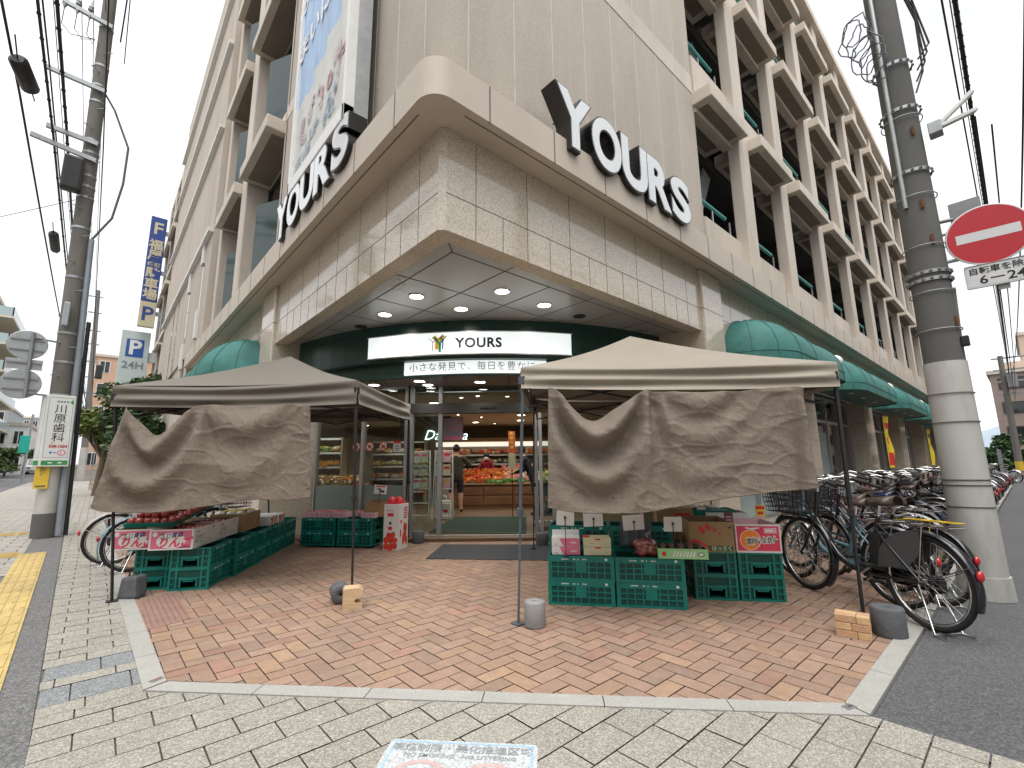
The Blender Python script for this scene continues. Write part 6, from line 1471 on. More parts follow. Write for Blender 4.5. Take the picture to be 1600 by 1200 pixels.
for z in (3.08, 3.16, 4.30, 5.05, 5.62):
    b = MB(); ring(b, (PR.x, PR.y), PRR + .006, z, .035, 0, 32)
    for k in range(32):
        if k % 2: a = k * math.pi / 16; cx, cy = PR.x + (PRR + .012) * math.cos(a), PR.y + (PRR + .012) * math.sin(a); b.box(cx - .012, cx + .012, cy - .012, cy + .012, z - .008, z + .008, 1)
    b.build('strap', [m_galv, m_joint], t, sub=True)
b = MB(); b.tube([(PR.x + .13, PR.y - .135, .02), (PR.x + .13, PR.y - .135, 2.4), (PR.x + .08, PR.y - .16, 3.0)], .018, 8); b.build('ground_pipe', m_galv, t, sub=True)
b = MB(); b.tube([(PR.x - .155, PR.y + .07, 3.9), (PR.x - .155, PR.y + .06, 7.5)], .022, 8); b.build('conduit', m_galv, t, sub=True)
for (z, dx, dy) in ((2.62, -.08, -.15), (3.5, -.14, -.09), (3.9, -.155, -.06), (4.75, -.14, -.09)):
    b = MB(); b.bbox(PR.x + dx - .012, PR.x + dx + .012, PR.y + dy - .012, PR.y + dy + .012, z - .05, z + .05, .004, 0); b.build('step_bolt', m_rust, t, sub=True)
b = MB(); b.bbox(PR.x - .08, PR.x - .0, PR.y - .21, PR.y - .15, 2.36, 2.46, .01); b.build('cable_clamp', m_black, t, sub=True)
for k in range(7):
    b = MB(); rr = random.Random(k + 3); c = PR + Vector((-.20 - .03 * (k % 3), .10 + .03 * k % .2, 5.62 + .10 * k)); R_ = .10 + .025 * (k % 3)
    b.tube([(c.x + R_ * .5 * math.cos(a * .35) + rr.uniform(-.02, .02), c.y + R_ * math.cos(a * .35) + rr.uniform(-.02, .02), c.z + R_ * 1.6 * math.sin(a * .35) + rr.uniform(-.03, .03)) for a in range(18)], .007, 5, closed=True); b.build('cable_loop', m_wiregrey, t, sub=True)
b = MB()
for k in range(4): b.tube([(PR.x + .08 + .03 * k, PR.y - .16 - .02 * k, 5.3 + .15 * k), (PR.x + .2, PR.y - .24 - .03 * k, 5.6 + .1 * k), (PR.x + .12, PR.y - .26, 6.2 + .1 * k), (PR.x - .05, PR.y - .18, 6.6)], .010, 5)
b.build('cable_bundle', m_wire, t, sub=True)
# no entry sign and its plate
m_rred = M('sign_face_red', (0.50, 0.022, 0.035), .3, var=.06, scale=3, dirt=(.85, 3)); m_rwhite = M('sign_face_white', (.68, .69, .70), .35, var=.05, scale=4, dirt=(.85, 4))
NC = Vector((6.30, -.02, 3.44)); t = thing('no_entry_sign', 'round red no entry sign with white bar on the thick pole', 'road sign', NC)
TN = wall_T(NC, (.10, -1, 0)); R3 = TN
b = MB(); b.lathe([(0, 0), (.30, 0), (.308, .006), (.30, .014), (0, .014)], 48, 0, False, TN); b.build('plate', m_rwhite, t, sub=True)
b = MB(); disc(b, 0, 0, .292, .292, .0155, 0, TN, 48); rect(b, -.225, .225, -.048, .048, .0168, 1, TN); b.build('sign_face', [m_rred, m_rwhite], t, sub=True)
b = MB(); b.tube([NC + Vector((.03, 0, .12)), PR + Vector((0, -.1, 3.56))], .018, 8); b.tube([NC + Vector((.03, 0, -.18)), PR + Vector((0, -.1, 3.26))], .018, 8); b.build('bracket', m_galv, t, sub=True)
t = thing('sign_plate', 'white plate reading 6-24 hanging under the round no entry sign', 'sign plate', NC + Vector((0, -.02, -.42)))
PC = Vector((6.30, -.06, 3.03)); TP = wall_T(PC, (.10, -1, 0))
b = MB(); b.bbox(-.25, .25, -.115, .115, 0, .012, .02, 0, TP); b.build('plate', m_rwhite, t, sub=True)
b = MB(); b.text('自転車を除く', .075, TP @ Matrix.Translation((0, .050, .013)), 0, .0006, .0015); b.text('6－24', .115, TP @ Matrix.Translation((0, -.045, .013)), 0, .0006, .002, sx=1.1); b.build('lettering', [m_ink], t, sub=True)
b = MB(); b.box(PC.x + .014, PC.x + .03, PC.y - .04, PC.y + .04, 2.87, 3.2); b.build('bracket', m_galv, t, sub=True)
t = thing('steel_plate', 'small grey plate seen edge on behind the round no entry sign', 'plate', (6.45, .12, 3.8)); b = MB(); b.bbox(6.44, 6.46, -.02, .22, 3.68, 3.92, .004); b.tube([(6.45, .2, 3.75), (6.4, .4, 3.75)], .02, 6); b.build('plate', m_steel_grey, t, sub=True)
t = thing('street_light', 'white two tube street light bracket high on the thick pole', 'street light', (6.3, .2, 4.8))
for k, (z0, z1) in enumerate(((4.74, 5.02), (4.72, 4.86))):
    b = MB(); p, q = Vector((6.28 - .02 * k, .19, z0)), Vector((6.36 + .10 * k, -.12, z1)); d = (q - p); rot = d.to_track_quat('Z', 'Y').to_matrix().to_4x4(); b.bbox(-.035, .035, -.02, .02, 0, d.length, .008, 0, Matrix.Translation(p) @ rot); b.build('lamp_tube', m_white, t, sub=True)
b = MB(); b.bbox(6.22, 6.36, .14, .25, 4.66, 4.80, .01); b.build('bracket', m_galv, t, sub=True)
WGR = 'overhead wires along the side street'
for (y, z, r, lb) in ((-.02, 6.25, .024, 'thick twisted overhead cable running out from the thick pole'), (.08, 6.15, .010, 'thin overhead wire beside the thick twisted cable'), (.02, 4.7, .010, 'lower overhead wire under the thick twisted cable'), (-.08, 4.55, .008, 'lowest thin overhead wire along the side street'), (-.48, 5.8, .012, 'overhead wire farthest out over the side street'), (.0, 6.9, .007, 'thin high overhead wire over the side street')):
    a = sag_wire((-12, y - .3, z + .6), (6.3, y - .12, z), .25, r); c = sag_wire((6.3, y - .12, z), (45, .2, z * 1.12), .7, r)
    b = MB(); b.tube(a[12:] + c[1:] if z > 5 else c, r, 5, caps=False)
    if r > .02:
        for q in range(24):
            for e in range(8): w_ = c[q].lerp(c[q + 1], e / 8); b.ball(tuple(w_), r * 1.35, 0, 1, (1.6, 1, 1))
    tag(b.build('overhead_wire', m_wire), lb, 'wire', WGR)

# ------------------------------------------------------------------ inside the shop
def fbox(mb, s0, s1, d0, d1, z0, z1, mat=0): return mb.box(s0, s1, d0, d1, z0, z1, mat, FR)
FL = .05
t = thing('produce_counter', 'long brown wooden counter with panelled front behind the shop doors', 'counter', W(-.2, 13.6, FL), 0)
b = MB(); fbox(b, -1.75, 2.6, 13.55, 14.6, FL, .72, 0)
for k in range(5):
    s = -1.72 + .87 * k; fbox(b, s + .04, s + .83, 13.52, 13.552, .16, .40, 1); fbox(b, s + .04, s + .83, 13.52, 13.552, .44, .64, 1); fbox(b, s + .08, s + .79, 13.515, 13.522, .20, .36, 0); fbox(b, s + .08, s + .79, 13.515, 13.522, .47, .61, 0)
b.build('counter_body', [m_wood, M('counter_wood_light', (0.22, 0.11, 0.055), .4, var=.2, scale=3, stretch=(1, 1, 8))], t, sub=True)
b = MB(); fbox(b, -1.8, 2.65, 13.5, 14.65, .72, .77); b.build('counter_top', m_kraft, t, sub=True)
m_prodA = M('tomato_heap', (0.60, 0.115, 0.035), .3, var=.3, scale=9); m_prodB = M('mixed_orange_packs', (0.66, 0.27, 0.06), .3, var=.3, scale=9); m_prodW = M('pale_packs', (.62, .58, .48), .3, var=.25, scale=8); m_prodG = M('leaf_packs', (.12, .25, .06), .5, var=.35, scale=10); m_prodP = M('pink_packs', (.62, .26, .24), .4, var=.3, scale=9); m_prodY = M('yellow_packs', (.62, .48, .12), .4, var=.3, scale=9)
PM = [m_prodA, m_prodB, m_prodW, m_prodG, m_prodP, m_prodY]
def heap(label, s0, s1, d0, d1, z0, zt, n, mats_, rr, seed, cat='produce'):
    b = MB(); q = random.Random(seed)
    for k in range(n):
        u, v = q.random(), q.random(); s = s0 + (s1 - s0) * u; d = d0 + (d1 - d0) * v; z = z0 + (zt - z0) * v + q.uniform(-.02, .05); p = W(s, d, z)
        if q.random() < .6: b.ball(tuple(p), rr * q.uniform(.7, 1.3), q.choice(mats_), 1, (q.uniform(.9, 1.5), 1, q.uniform(.7, 1)))
        else: w_ = rr * q.uniform(1, 1.8); b.box(-w_, w_, -rr, rr, -rr * .7, rr * .7, q.choice(mats_), Matrix.Translation(p) @ Matrix.Rotation(q.uniform(0, 3), 4, 'Z'))
    o = b.build('produce_heap', PM); tag(o, label, cat, None, 'stuff'); return o
heap('heap of red tomatoes and orange packs on the wooden counter', -1.72, -.1, 13.6, 14.5, .80, 1.12, 260, [0, 0, 1, 0, 1], .052, 1)
heap('heap of pink and white packs on the wooden counter', -.3, .6, 13.7, 14.5, .85, 1.22, 110, [4, 2, 4, 1], .055, 2)
heap('heap of green and pale packs at the end of the wooden counter', .5, 2.5, 13.6, 14.5, .80, 1.05, 220, [3, 2, 2, 5], .055, 3)
heap('dark leafy packs at the front edge of the wooden counter', -.75, .3, 13.52, 13.75, .78, .84, 50, [3, 3], .05, 4)
m_fridge = M('fridge_inside', (.66, .65, .60), .5, var=.05, scale=2); m_headlt = M('fridge_header_light', (.8, .8, .78), .4, var=0, emit=(1, .90, .74), estr=.42)
t = thing('chilled_cabinet', 'long open chilled cabinet with lit white header along the back wall of the shop', 'display cabinet', W(0, 17, FL), 0)
b = MB(); fbox(b, -2.7, 5.5, 16.95, 17.25, FL, 2.15); fbox(b, -2.7, 5.5, 16.2, 17.0, FL, .55); b.build('cabinet_body', m_fridge, t, sub=True)
b = MB(); fbox(b, -2.7, 5.5, 16.25, 16.4, 1.93, 2.08); b.build('header_light', m_headlt, t, sub=True)
b = MB(); fbox(b, -2.7, 5.5, 16.2, 16.95, 2.09, 2.22); b.build('cornice', M('pale_wood', (.42, .28, .15), .5, var=.15, scale=4), t, sub=True)
for z in (.95, 1.3, 1.62):
    b = MB(); fbox(b, -2.7, 5.5, 16.45, 16.95, z, z + .03); fbox(b, -2.7, 5.5, 16.43, 16.452, z - .02, z + .035, 1); b.build('shelf', [m_fridge, m_white], t, sub=True)
for k, (z, ms) in enumerate(((1.0, [2, 3, 2, 5]), (1.35, [2, 2, 4, 3]), (1.67, [0, 1, 4, 2]), (.58, [3, 2, 3, 1]))):
    heap(f'packed vegetables on the {("third", "second", "top", "bottom")[k]} level of the chilled cabinet', -2.6, 5.3, 16.5, 16.9, z + .05, z + .12, 230, ms, .075, 10 + k)
# second island seen through the glass, shelves along the street side
for k, (s0_, d0_, lb) in enumerate(((-4.6, 11.5, 'low display island with warm coloured packs behind the shop glass'), (-6.0, 14.0, 'low display island deeper in the shop behind the glass'))):
    t = thing('display_island', lb, 'display island', W(s0_, d0_, FL)); b = MB(); fbox(b, s0_ - .9, s0_ + .9, d0_ - .4, d0_ + .4, FL, .8); b.build('island_body', m_wood, t, sub=True); b = MB(); fbox(b, s0_ - .95, s0_ + .95, d0_ - .45, d0_ + .45, .8, .84); b.build('island_top', m_kraft, t, sub=True)
    heap(f'warm coloured packs on the {("nearer", "deeper")[k]} display island behind the glass', s0_ - .85, s0_ + .85, d0_ - .35, d0_ + .35, .86, 1.0, 120, [1, 5, 2, 0], .06, 30 + k)
for k, (s0_, s1_, d_) in enumerate(((-6.9, -4.9, 13.2), (-4.6, -2.9, 15.2))):
    t = thing('goods_shelf', ('tall goods shelf deep behind the shop glass, nearer the street', 'tall goods shelf deep behind the shop glass, nearer the doors')[k], 'shelf', W((s0_ + s1_) / 2, d_, FL)); b = MB(); fbox(b, s0_, s1_, d_ + .4, d_ + .45, FL, 2.1); fbox(b, s0_ - .04, s0_, d_, d_ + .45, FL, 2.1); fbox(b, s1_, s1_ + .04, d_, d_ + .45, FL, 2.1); b.build('shelf_back', m_shopwall, t, sub=True)
    for z in (.45, .85, 1.25, 1.65, 2.05): b = MB(); fbox(b, s0_, s1_, d_, d_ + .4, z, z + .03); fbox(b, s0_, s1_, d_ - .01, d_, z - .02, z + .035, 1); b.build('shelf_board', [m_fridge, m_white], t, sub=True)
    for z in (.48, .88, 1.28, 1.68): heap(f'packed goods on the {("lowest", "second", "third", "top")[int((z - .4) / .4)]} board of the goods shelf {("nearer the street", "nearer the doors")[k]}', s0_ + .05, s1_ - .05, d_ + .05, d_ + .35, z + .07, z + .12, 60, [0, 1, 2, 5, 2, 3], .07, 60 + k * 7 + int(z * 10), 'goods')
# ceiling lights of the shop
for k, (s, d, r) in enumerate([(-.5, 10.8, .10), (-.2, 12.2, .10), (.25, 11.2, .12), (.25, 12.9, .12), (.25, 14.4, .12), (-1.75, 10.2, .11), (-2.3, 11.8, .12), (1.6, 11.0, .12), (1.6, 13.0, .12), (-3.6, 11.4, .12), (-5.2, 12.6, .12), (-3.4, 14.5, .12), (-1.2, 14.9, .11), (-5.0, 15.6, .12)]):
    p = W(s, d); KSv = 1
    tl = downlight(p.x, p.y, 2.655, r, True, 'round warm lit ceiling light inside the shop', 'warm ceiling lights inside the shop', 24, m_lampw)
for k, (s, d) in enumerate([(-1.05, 9.4), (-.7, 9.2), (-.1, 9.3), (-1.5, 12.6), (-.9, 13.3), (-2.9, 13.0), (-.6, 15.4), (.9, 15.2), (-2.2, 15.5), (-4.2, 9.9), (-3.1, 10.2)]):
    p = W(s, d); downlight(p.x, p.y, 2.655, .05, True, 'small warm spot lamp in the shop ceiling', 'small spot lamps in the shop ceiling', 0, m_lampw)
# dark header wall with the neon script
m_neon = M('neon_tube', (.8, .9, .88), .4, var=0, emit=(.75, 1, .95), estr=1.5)
t = thing('neon_sign', 'glowing pale script sign on the shop wall, partly hidden by the pink poster', 'sign', W(-1.9, 13.0, 2.1))
b = MB(); fbox(b, -3.2, -1.75, 13.04, 13.08, 1.95, 2.66); b.build('back_panel', M('shop_bulkhead', (.115, .095, .07), .6, var=.1), t, sub=True)
b = MB(); T_ = FR @ wall_T((-2.28, 13.0, 2.11), (1, 0, 0)); b.text('Da', .40, T_, 0, .006, -.004, .32); b.text('a', .38, FR @ wall_T((-1.36, 13.0, 2.10), (1, 0, 0)), 0, .006, -.004, .32); b.build('script', [m_neon], t, sub=True)
t = thing('hanging_poster', 'faded pink poster hanging in the doorway over the white racks', 'poster', W(-1.2, 8.9, 1.9))
b = MB(); fbox(b, -1.32, -.95, 8.80, 8.806, 1.74, 2.16); b.build('sheet', M('faded_pink_paper', (.40, .27, .32), .7, var=.1, scale=5), t, sub=True)
b = MB(); T_ = FR @ wall_T((-1.135, 8.797, 1.95), (1, 0, 0)); rect(b, -.08, .08, -.02, .01, 0, 0, T_); disc(b, 0, -.06, .12, .07, -.0003, 1, T_); rect(b, -.16, .16, -.20, -.14, 0, 0, T_); b.build('poster_print', [m_pinkp, M('poster_grey_print', (.34, .29, .35), .7, var=.1)], t, sub=True)
b = MB(); b.tube([W(-1.32, 8.8, 2.17), W(-.95, 8.8, 2.17)], .008, 6); b.tube([W(-1.3, 8.8, 2.17), W(-1.3, 8.8, 2.66)], .003, 4); b.tube([W(-.97, 8.8, 2.17), W(-.97, 8.8, 2.66)], .003, 4); b.build('hanging_rod', m_black, t, sub=True)
t = thing('banner_stand', 'narrow orange vertical banner on a stand before the wooden counter', 'banner', W(-.02, 11.2, FL))
b = MB(); fbox(b, -.10, .06, 11.2, 11.206, 1.55, 2.08, 0); fbox(b, -.10, .06, 11.2, 11.206, 1.15, 1.55, 1); b.build('sheet', [M('orange_red_cloth', (.62, .13, .03), .7, var=.1), m_cream], t, sub=True)
b = MB(); T_ = FR @ wall_T((-.02, 11.197, 1.82), (1, 0, 0))
for q in range(4): rect(b, -.035, .035, .17 - .11 * q, .23 - .11 * q, 0, 0, T_)
b.build('banner_print', [m_prodY], t, sub=True)
b = MB(); b.tube([W(-.02, 11.23, FL), W(-.02, 11.23, 2.1)], .01, 6); fbox(b, -.15, .11, 11.1, 11.3, FL, FL + .02); b.build('stand', m_black, t, sub=True)
# flyer racks by the doors
def rack(s, d, label, seed):
    t = thing('leaflet_rack', label, 'leaflet rack', W(s, d, FL)); q = random.Random(seed); b = MB()
    for sx in (-.20, .20):
        b.tube([W(s + sx * 1.1, d - .12, FL), W(s + sx, d, 1.62)], .011, 6); b.tube([W(s + sx * 1.1, d + .22, FL), W(s + sx, d + .05, 1.62)], .010, 6)
    for z in (.15, .42, .74, 1.05, 1.35, 1.6): b.tube([W(s - .2, d - .02, z), W(s + .2, d - .02, z)], .008, 5)
    b.build('rack_frame', m_white, t, sub=True)
    for r_ in range(3):
        for c_ in range(2):
            b = MB(); x0 = s - .18 + .18 * c_; z0 = .76 + .30 * r_; fbox(b, x0, x0 + .165, d - .035, d - .028, z0, z0 + .235, 0); fbox(b, x0 + .02, x0 + .145, d - .037, d - .0352, z0 + .13, z0 + .19, 1); b.build('leaflet', [q.choice([m_ltpink, m_board, m_cream, m_prodW, m_ltpink]), q.choice([m_pinkp, m_redp, m_prodY, m_greyink])], t, sub=True)
rack(-2.15, 10.9, 'white wire leaflet rack nearer the glass, with yellow and white leaflets', 1); rack(-1.60, 10.75, 'white wire leaflet rack with pink leaflets, beside the standing man', 2)
t = thing('paper_bag', 'white paper carrier bag with red mark standing under the leaflet rack', 'bag', W(-1.62, 10.95, FL), YAW); b = MB(); b.bbox(-.17, .17, -.07, .07, 0, .42, .02); b.build('bag_body', m_board, t)
b = MB(); b.tube([(-.07, 0, .42), (-.06, 0, .52), (.06, 0, .52), (.07, 0, .42)], .012, 6); b.build('handle', m_board, t)
b = MB(); disc(b, .06, .19, .06, .035, 0, 0, wall_T((0, -.072, 0), (1, 0, 0))); b.build('bag_print', m_redp, t)
t = thing('basket_trolley', 'dark shopping basket trolley parked behind the glass post', 'trolley', W(.62, 9.3, FL), YAW); b = MB()
b.tube([(-.2, -.25, .08), (-.2, .3, .08), (.2, .3, .08), (.2, -.25, .08)], .012, 6); b.tube([(-.2, .3, .08), (-.2, .32, .95), (.2, .32, .95), (.2, .3, .08)], .014, 6); b.build('trolley_frame', m_alu, t)
for z in (.25, .62): b = MB(); open_box(b, -.22, .22, -.25, .28, z, z + .24, .008, 0, 0); b.build('basket', m_darkgreen, t)
for (x, y) in ((-.2, -.22), (.2, -.22), (-.2, .28), (.2, .28)): b = MB(); b.cyl((x - .012, y, .04), (x + .012, y, .04), .04, n=12); b.build('caster', m_black, t)
# round notices on the glass and a notice sheet
for k, u in enumerate((.56, .68, .80)):
    c = TL @ Vector((lnL * u, -.014, 1.63)); t = thing('glass_sticker', f'round red rimmed prohibition sticker on the shop glass, {("first", "middle", "last")[k]} of three', 'sticker', c); T_ = TL @ wall_T((lnL * u, -.014, 1.63), (1, 0, 0))
    b = MB(); disc(b, 0, 0, .085, .085, 0, 0, T_); disc(b, 0, 0, .070, .070, .0008, 1, T_); rect(b, -.035, .035, -.03, .03, .0014, 2, T_); b.add([(-.055, .04, .002), (-.04, .055, .002), (.055, -.04, .002), (.04, -.055, .002)], [(3, 2, 1, 0)], 0, False, T_); b.build('sticker_face', [m_redp, m_prodW, m_joint], t, sub=True)
t = thing('notice_sheet', 'small red and white notice sheet on the shop glass beside the door post', 'notice', TL @ Vector((lnL * .92, -.014, 1.62))); T_ = TL @ wall_T((lnL * .92, -.014, 1.62), (1, 0, 0)); b = MB(); rect(b, -.075, .075, -.10, .10, 0, 0, T_); rect(b, -.075, .075, .06, .10, .0008, 1, T_)
for q in range(4): rect(b, -.055, .05, -.07 + .03 * q, -.055 + .03 * q, .0008, 2, T_)
b.build('sheet', [m_card, m_redp, m_greyink], t, sub=True)
# ------------------------------------------------------------------ people in the shop
m_skin = M('skin', (.50, .30, .21), .55, var=.08, scale=10); m_hair = M('dark_hair', (.014, .011, .010), .45, var=.2, scale=60, stretch=(1, 1, .2))
m_jacket = M('dark_olive_jacket', (.045, .038, .026), .85, var=.2, scale=12); m_shorts = M('navy_shorts', (.010, .012, .022), .85, var=.15, scale=12); m_shoe = M('black_shoe', (.012, .012, .012), .5, var=.1); m_redj = M('red_fleece', (.30, .018, .03), .9, var=.15, scale=15); m_coat = M('black_coat', (.012, .012, .014), .85, var=.15, scale=12); m_mask = M('white_mask', (.75, .75, .74), .8, var=.03)
def person(label, loc, rz, joints, edges, rule, mats, hair, face=True, mask=False):
    t = thing('person', label, 'person', loc, rz)
    names = list(joints); idx = {n: i for i, n in enumerate(names)}
    me = bpy.data.meshes.new('body'); me.from_pydata([joints[n][0] for n in names], [(idx[a], idx[c]) for a, c in edges], []); o = bpy.data.objects.new('body', me); C.objects.link(o)
    sk = o.modifiers.new('skin', 'SKIN'); sk.use_smooth_shade = True
    for n in names:
        r = joints[n][1]; r = r if isinstance(r, tuple) else (r, r); v = me.skin_vertices[0].data[idx[n]]; v.radius = r; v.use_root = (n == 'pelvis')
    sb = o.modifiers.new('sub', 'SUBSURF'); sb.levels = sb.render_levels = 2
    bpy.context.view_layer.update(); m2 = bpy.data.meshes.new_from_object(o.evaluated_get(bpy.context.evaluated_depsgraph_get())); bpy.data.objects.remove(o); bpy.data.meshes.remove(me)
    m2.name = 'body'; ob = bpy.data.objects.new('body', m2); C.objects.link(ob); ob.parent = t; m2.materials.clear()
    for m_ in mats: m2.materials.append(m_)
    for p in m2.polygons: p.material_index = rule(p.center); p.use_smooth = True
    h = Vector(joints['head'][0]); hf = joints.get('_', None)
    b = MB(); bm = bmesh.new(); bmesh.ops.create_icosphere(bm, subdivisions=3, radius=1)
    for v in bm.verts:
        x, y, z = v.co; lo = -.15 if y < .0 else -.95
        if hair == 'long': lo = -.2 if y > .35 else -1.9
        else: lo = .25 if y > .3 else (-.55)
        zz = max(z, lo); v.co = Vector((h.x + x * .094, h.y - .012 + y * .108, h.z + .022 + zz * .125)) + Vector((rnd(-.004, .004), rnd(-.004, .004), rnd(-.004, .004)))
    b.bm(bm, 0, True); b.build('hair', m_hair, t)
    if face:
        b = MB()
        for sx in (-1, 1): b.ball((h.x + sx * .032, h.y + .092, h.z + .005), .010, 0, 1, (1.2, .6, .7))
        b.build('eyes', m_hair, t)
        b = MB(); b.ball((h.x, h.y + .104, h.z - .025), .014, 0, 1, (.8, 1, 1.5)); b.build('nose', m_skin, t)
        if mask:
            b = MB(); b.grid(lambda u, v: Vector((h.x + (u - .5) * .15, h.y + .115 - .35 * (u - .5) ** 2 * .9 + .012 * math.sin(v * math.pi), h.z - .02 - .095 * v)), 10, 6); b.build('face_mask', m_mask, t)
        else: b = MB(); b.ball((h.x, h.y + .090, h.z - .062), .018, 0, 1, (1.4, .5, .4)); b.build('mouth', M('lips', (.33, .12, .10), .5, var=0), t)
    return t
def skeleton(H, rl, ll, rarm, larm, lean=0.0, sh=.19):
    """joints of a standing figure facing +y; arms given as (elbow, wrist) points"""
    k = H / 1.75; L = lean
    J = {'pelvis': ((0, 0, .93 * k), (.165 * k, .115 * k)), 'waist': ((0, L * .3, 1.08 * k), (.15 * k, .105 * k)), 'chest': ((0, L * .7, 1.30 * k), (.175 * k, .115 * k)), 'collar': ((0, L, 1.44 * k), (.10 * k, .08 * k)), 'neck': ((0, L * 1.1, 1.52 * k), .056 * k), 'head': ((0, L * 1.25 + .01, 1.645 * k), (.078 * k, .092 * k)), 'crown': ((0, L * 1.25, 1.70 * k), (.062 * k, .075 * k))}
    E = [('pelvis', 'waist'), ('waist', 'chest'), ('chest', 'collar'), ('collar', 'neck'), ('neck', 'head'), ('head', 'crown')]
    for sd, leg, arm in ((1, rl, rarm), (-1, ll, larm)):
        n = 'r' if sd > 0 else 'l'
        J['hip' + n] = ((sd * .095 * k, 0, .88 * k), .095 * k); J['knee' + n] = ((sd * .105 * k + leg[0] * .5, leg[1] * .5 + .015, .49 * k), .062 * k); J['calf' + n] = ((sd * .105 * k + leg[0] * .7, leg[1] * .75 - .01, .34 * k), .058 * k); J['ankle' + n] = ((sd * .105 * k + leg[0], leg[1], .085 * k), .040 * k); J['toe' + n] = ((sd * .12 * k + leg[0], leg[1] + .15 * k, .035 * k), (.042 * k, .030 * k)); J['heel' + n] = ((sd * .105 * k + leg[0], leg[1] - .04 * k, .04 * k), .036 * k)
        E += [('pelvis', 'hip' + n), ('hip' + n, 'knee' + n), ('knee' + n, 'calf' + n), ('calf' + n, 'ankle' + n), ('ankle' + n, 'toe' + n), ('ankle' + n, 'heel' + n)]
        J['sh' + n] = ((sd * sh * k, L * .95, 1.40 * k), .070 * k); e, w = Vector(arm[0]), Vector(arm[1]); J['elb' + n] = (tuple(e), .050 * k); J['wr' + n] = (tuple(w), .034 * k)
        d = (w - e).normalized(); pl = w + d * .06; J['palm' + n] = (tuple(pl), (.036 * k, .020 * k)); E += [('collar', 'sh' + n), ('sh' + n, 'elb' + n), ('elb' + n, 'wr' + n), ('wr' + n, 'palm' + n)]
        side = d.cross(Vector((0, 1, 0)) if abs(d.y) < .8 else Vector((0, 0, 1))).normalized(); fw = side.cross(d)
        for f, (off, ln) in enumerate(((-.027, .062), (-.009, .075), (.009, .070), (.027, .055))):
            a = pl + side * off + d * .030; b_ = a + d * ln * .55 + fw * .004; c = b_ + d * ln * .4 + fw * .022
            J[f'f{f}a' + n] = (tuple(a), .0095); J[f'f{f}b' + n] = (tuple(b_), .0088); J[f'f{f}c' + n] = (tuple(c), .0075); E += [('palm' + n, f'f{f}a' + n), (f'f{f}a' + n, f'f{f}b' + n), (f'f{f}b' + n, f'f{f}c' + n)]
        a = w + d * .03 - side * .035 + fw * .012; c = a + d * .04 - side * .018 + fw * .018; J['tha' + n] = (tuple(a), .011); J['thb' + n] = (tuple(c), .009); E += [('wr' + n, 'tha' + n), ('tha' + n, 'thb' + n)]
    return J, E
J, E_ = skeleton(1.74, (.03, .02), (-.02, -.06), ((.37, .10, 1.18), (.28, .32, 1.30)), ((-.36, .12, 1.14), (-.18, .34, 1.20)), .02, .21)
for q_, k_ in (('pelvis', 1.28), ('waist', 1.42), ('chest', 1.32), ('collar', 1.35), ('hipr', 1.2), ('hipl', 1.2), ('kneer', 1.25), ('kneel', 1.25), ('elbr', 1.4), ('elbl', 1.4), ('shr', 1.25), ('shl', 1.25)):
    r_ = J[q_][1]; J[q_] = (J[q_][0], tuple(k_ * a for a in r_) if isinstance(r_, tuple) else r_ * k_)
def rule_man(c):
    if c.z < .10 : return 3
    if c.z < .52: return 0
    if c.z < .86: return 2
    if c.z > 1.46: return 0
    if c.y > .27 and 1.05 < c.z < 1.4: return 0
    return 1
p = W(-1.50, 12.3, FL); person('man seen from behind in dark jacket and navy shorts, standing by the leaflet racks', p, YAW + .05, J, E_, rule_man, [m_skin, m_jacket, m_shorts, m_shoe], 'short', False)
J, E_ = skeleton(1.60, (.02, 0), (-.02, 0), ((.27, .08, 1.05), (.16, .28, 1.0)), ((-.27, .08, 1.05), (-.16, .28, 1.0)), .03, .17)
def rule_w(c):
    if c.z < .09: return 3
    if c.z < .88: return 2
    if c.z > 1.40: return 0
    if c.y > .25: return 0
    return 1
p = W(-.86, 15.2, FL); person('woman in red fleece and white mask behind the heaped produce counter', p, YAW + math.pi, J, E_, rule_w, [m_skin, m_redj, m_shorts, m_shoe], 'long', True, True)
J, E_ = skeleton(1.66, (.02, 0), (-.02, -.1), ((.22, .25, 1.10), (.14, .48, 1.02)), ((-.22, .25, 1.10), (-.14, .48, 1.02)), .26, .18)
p = W(.52, 11.4, FL); person('customer in black coat leaning forward beside the wooden counter', p, YAW + math.radians(75), J, E_, lambda c: 3 if c.z < .09 else 2 if c.z < .85 else 0 if (c.z > 1.43 or c.y > .46) else 1, [m_skin, m_coat, m_shorts, m_shoe], 'short', True)

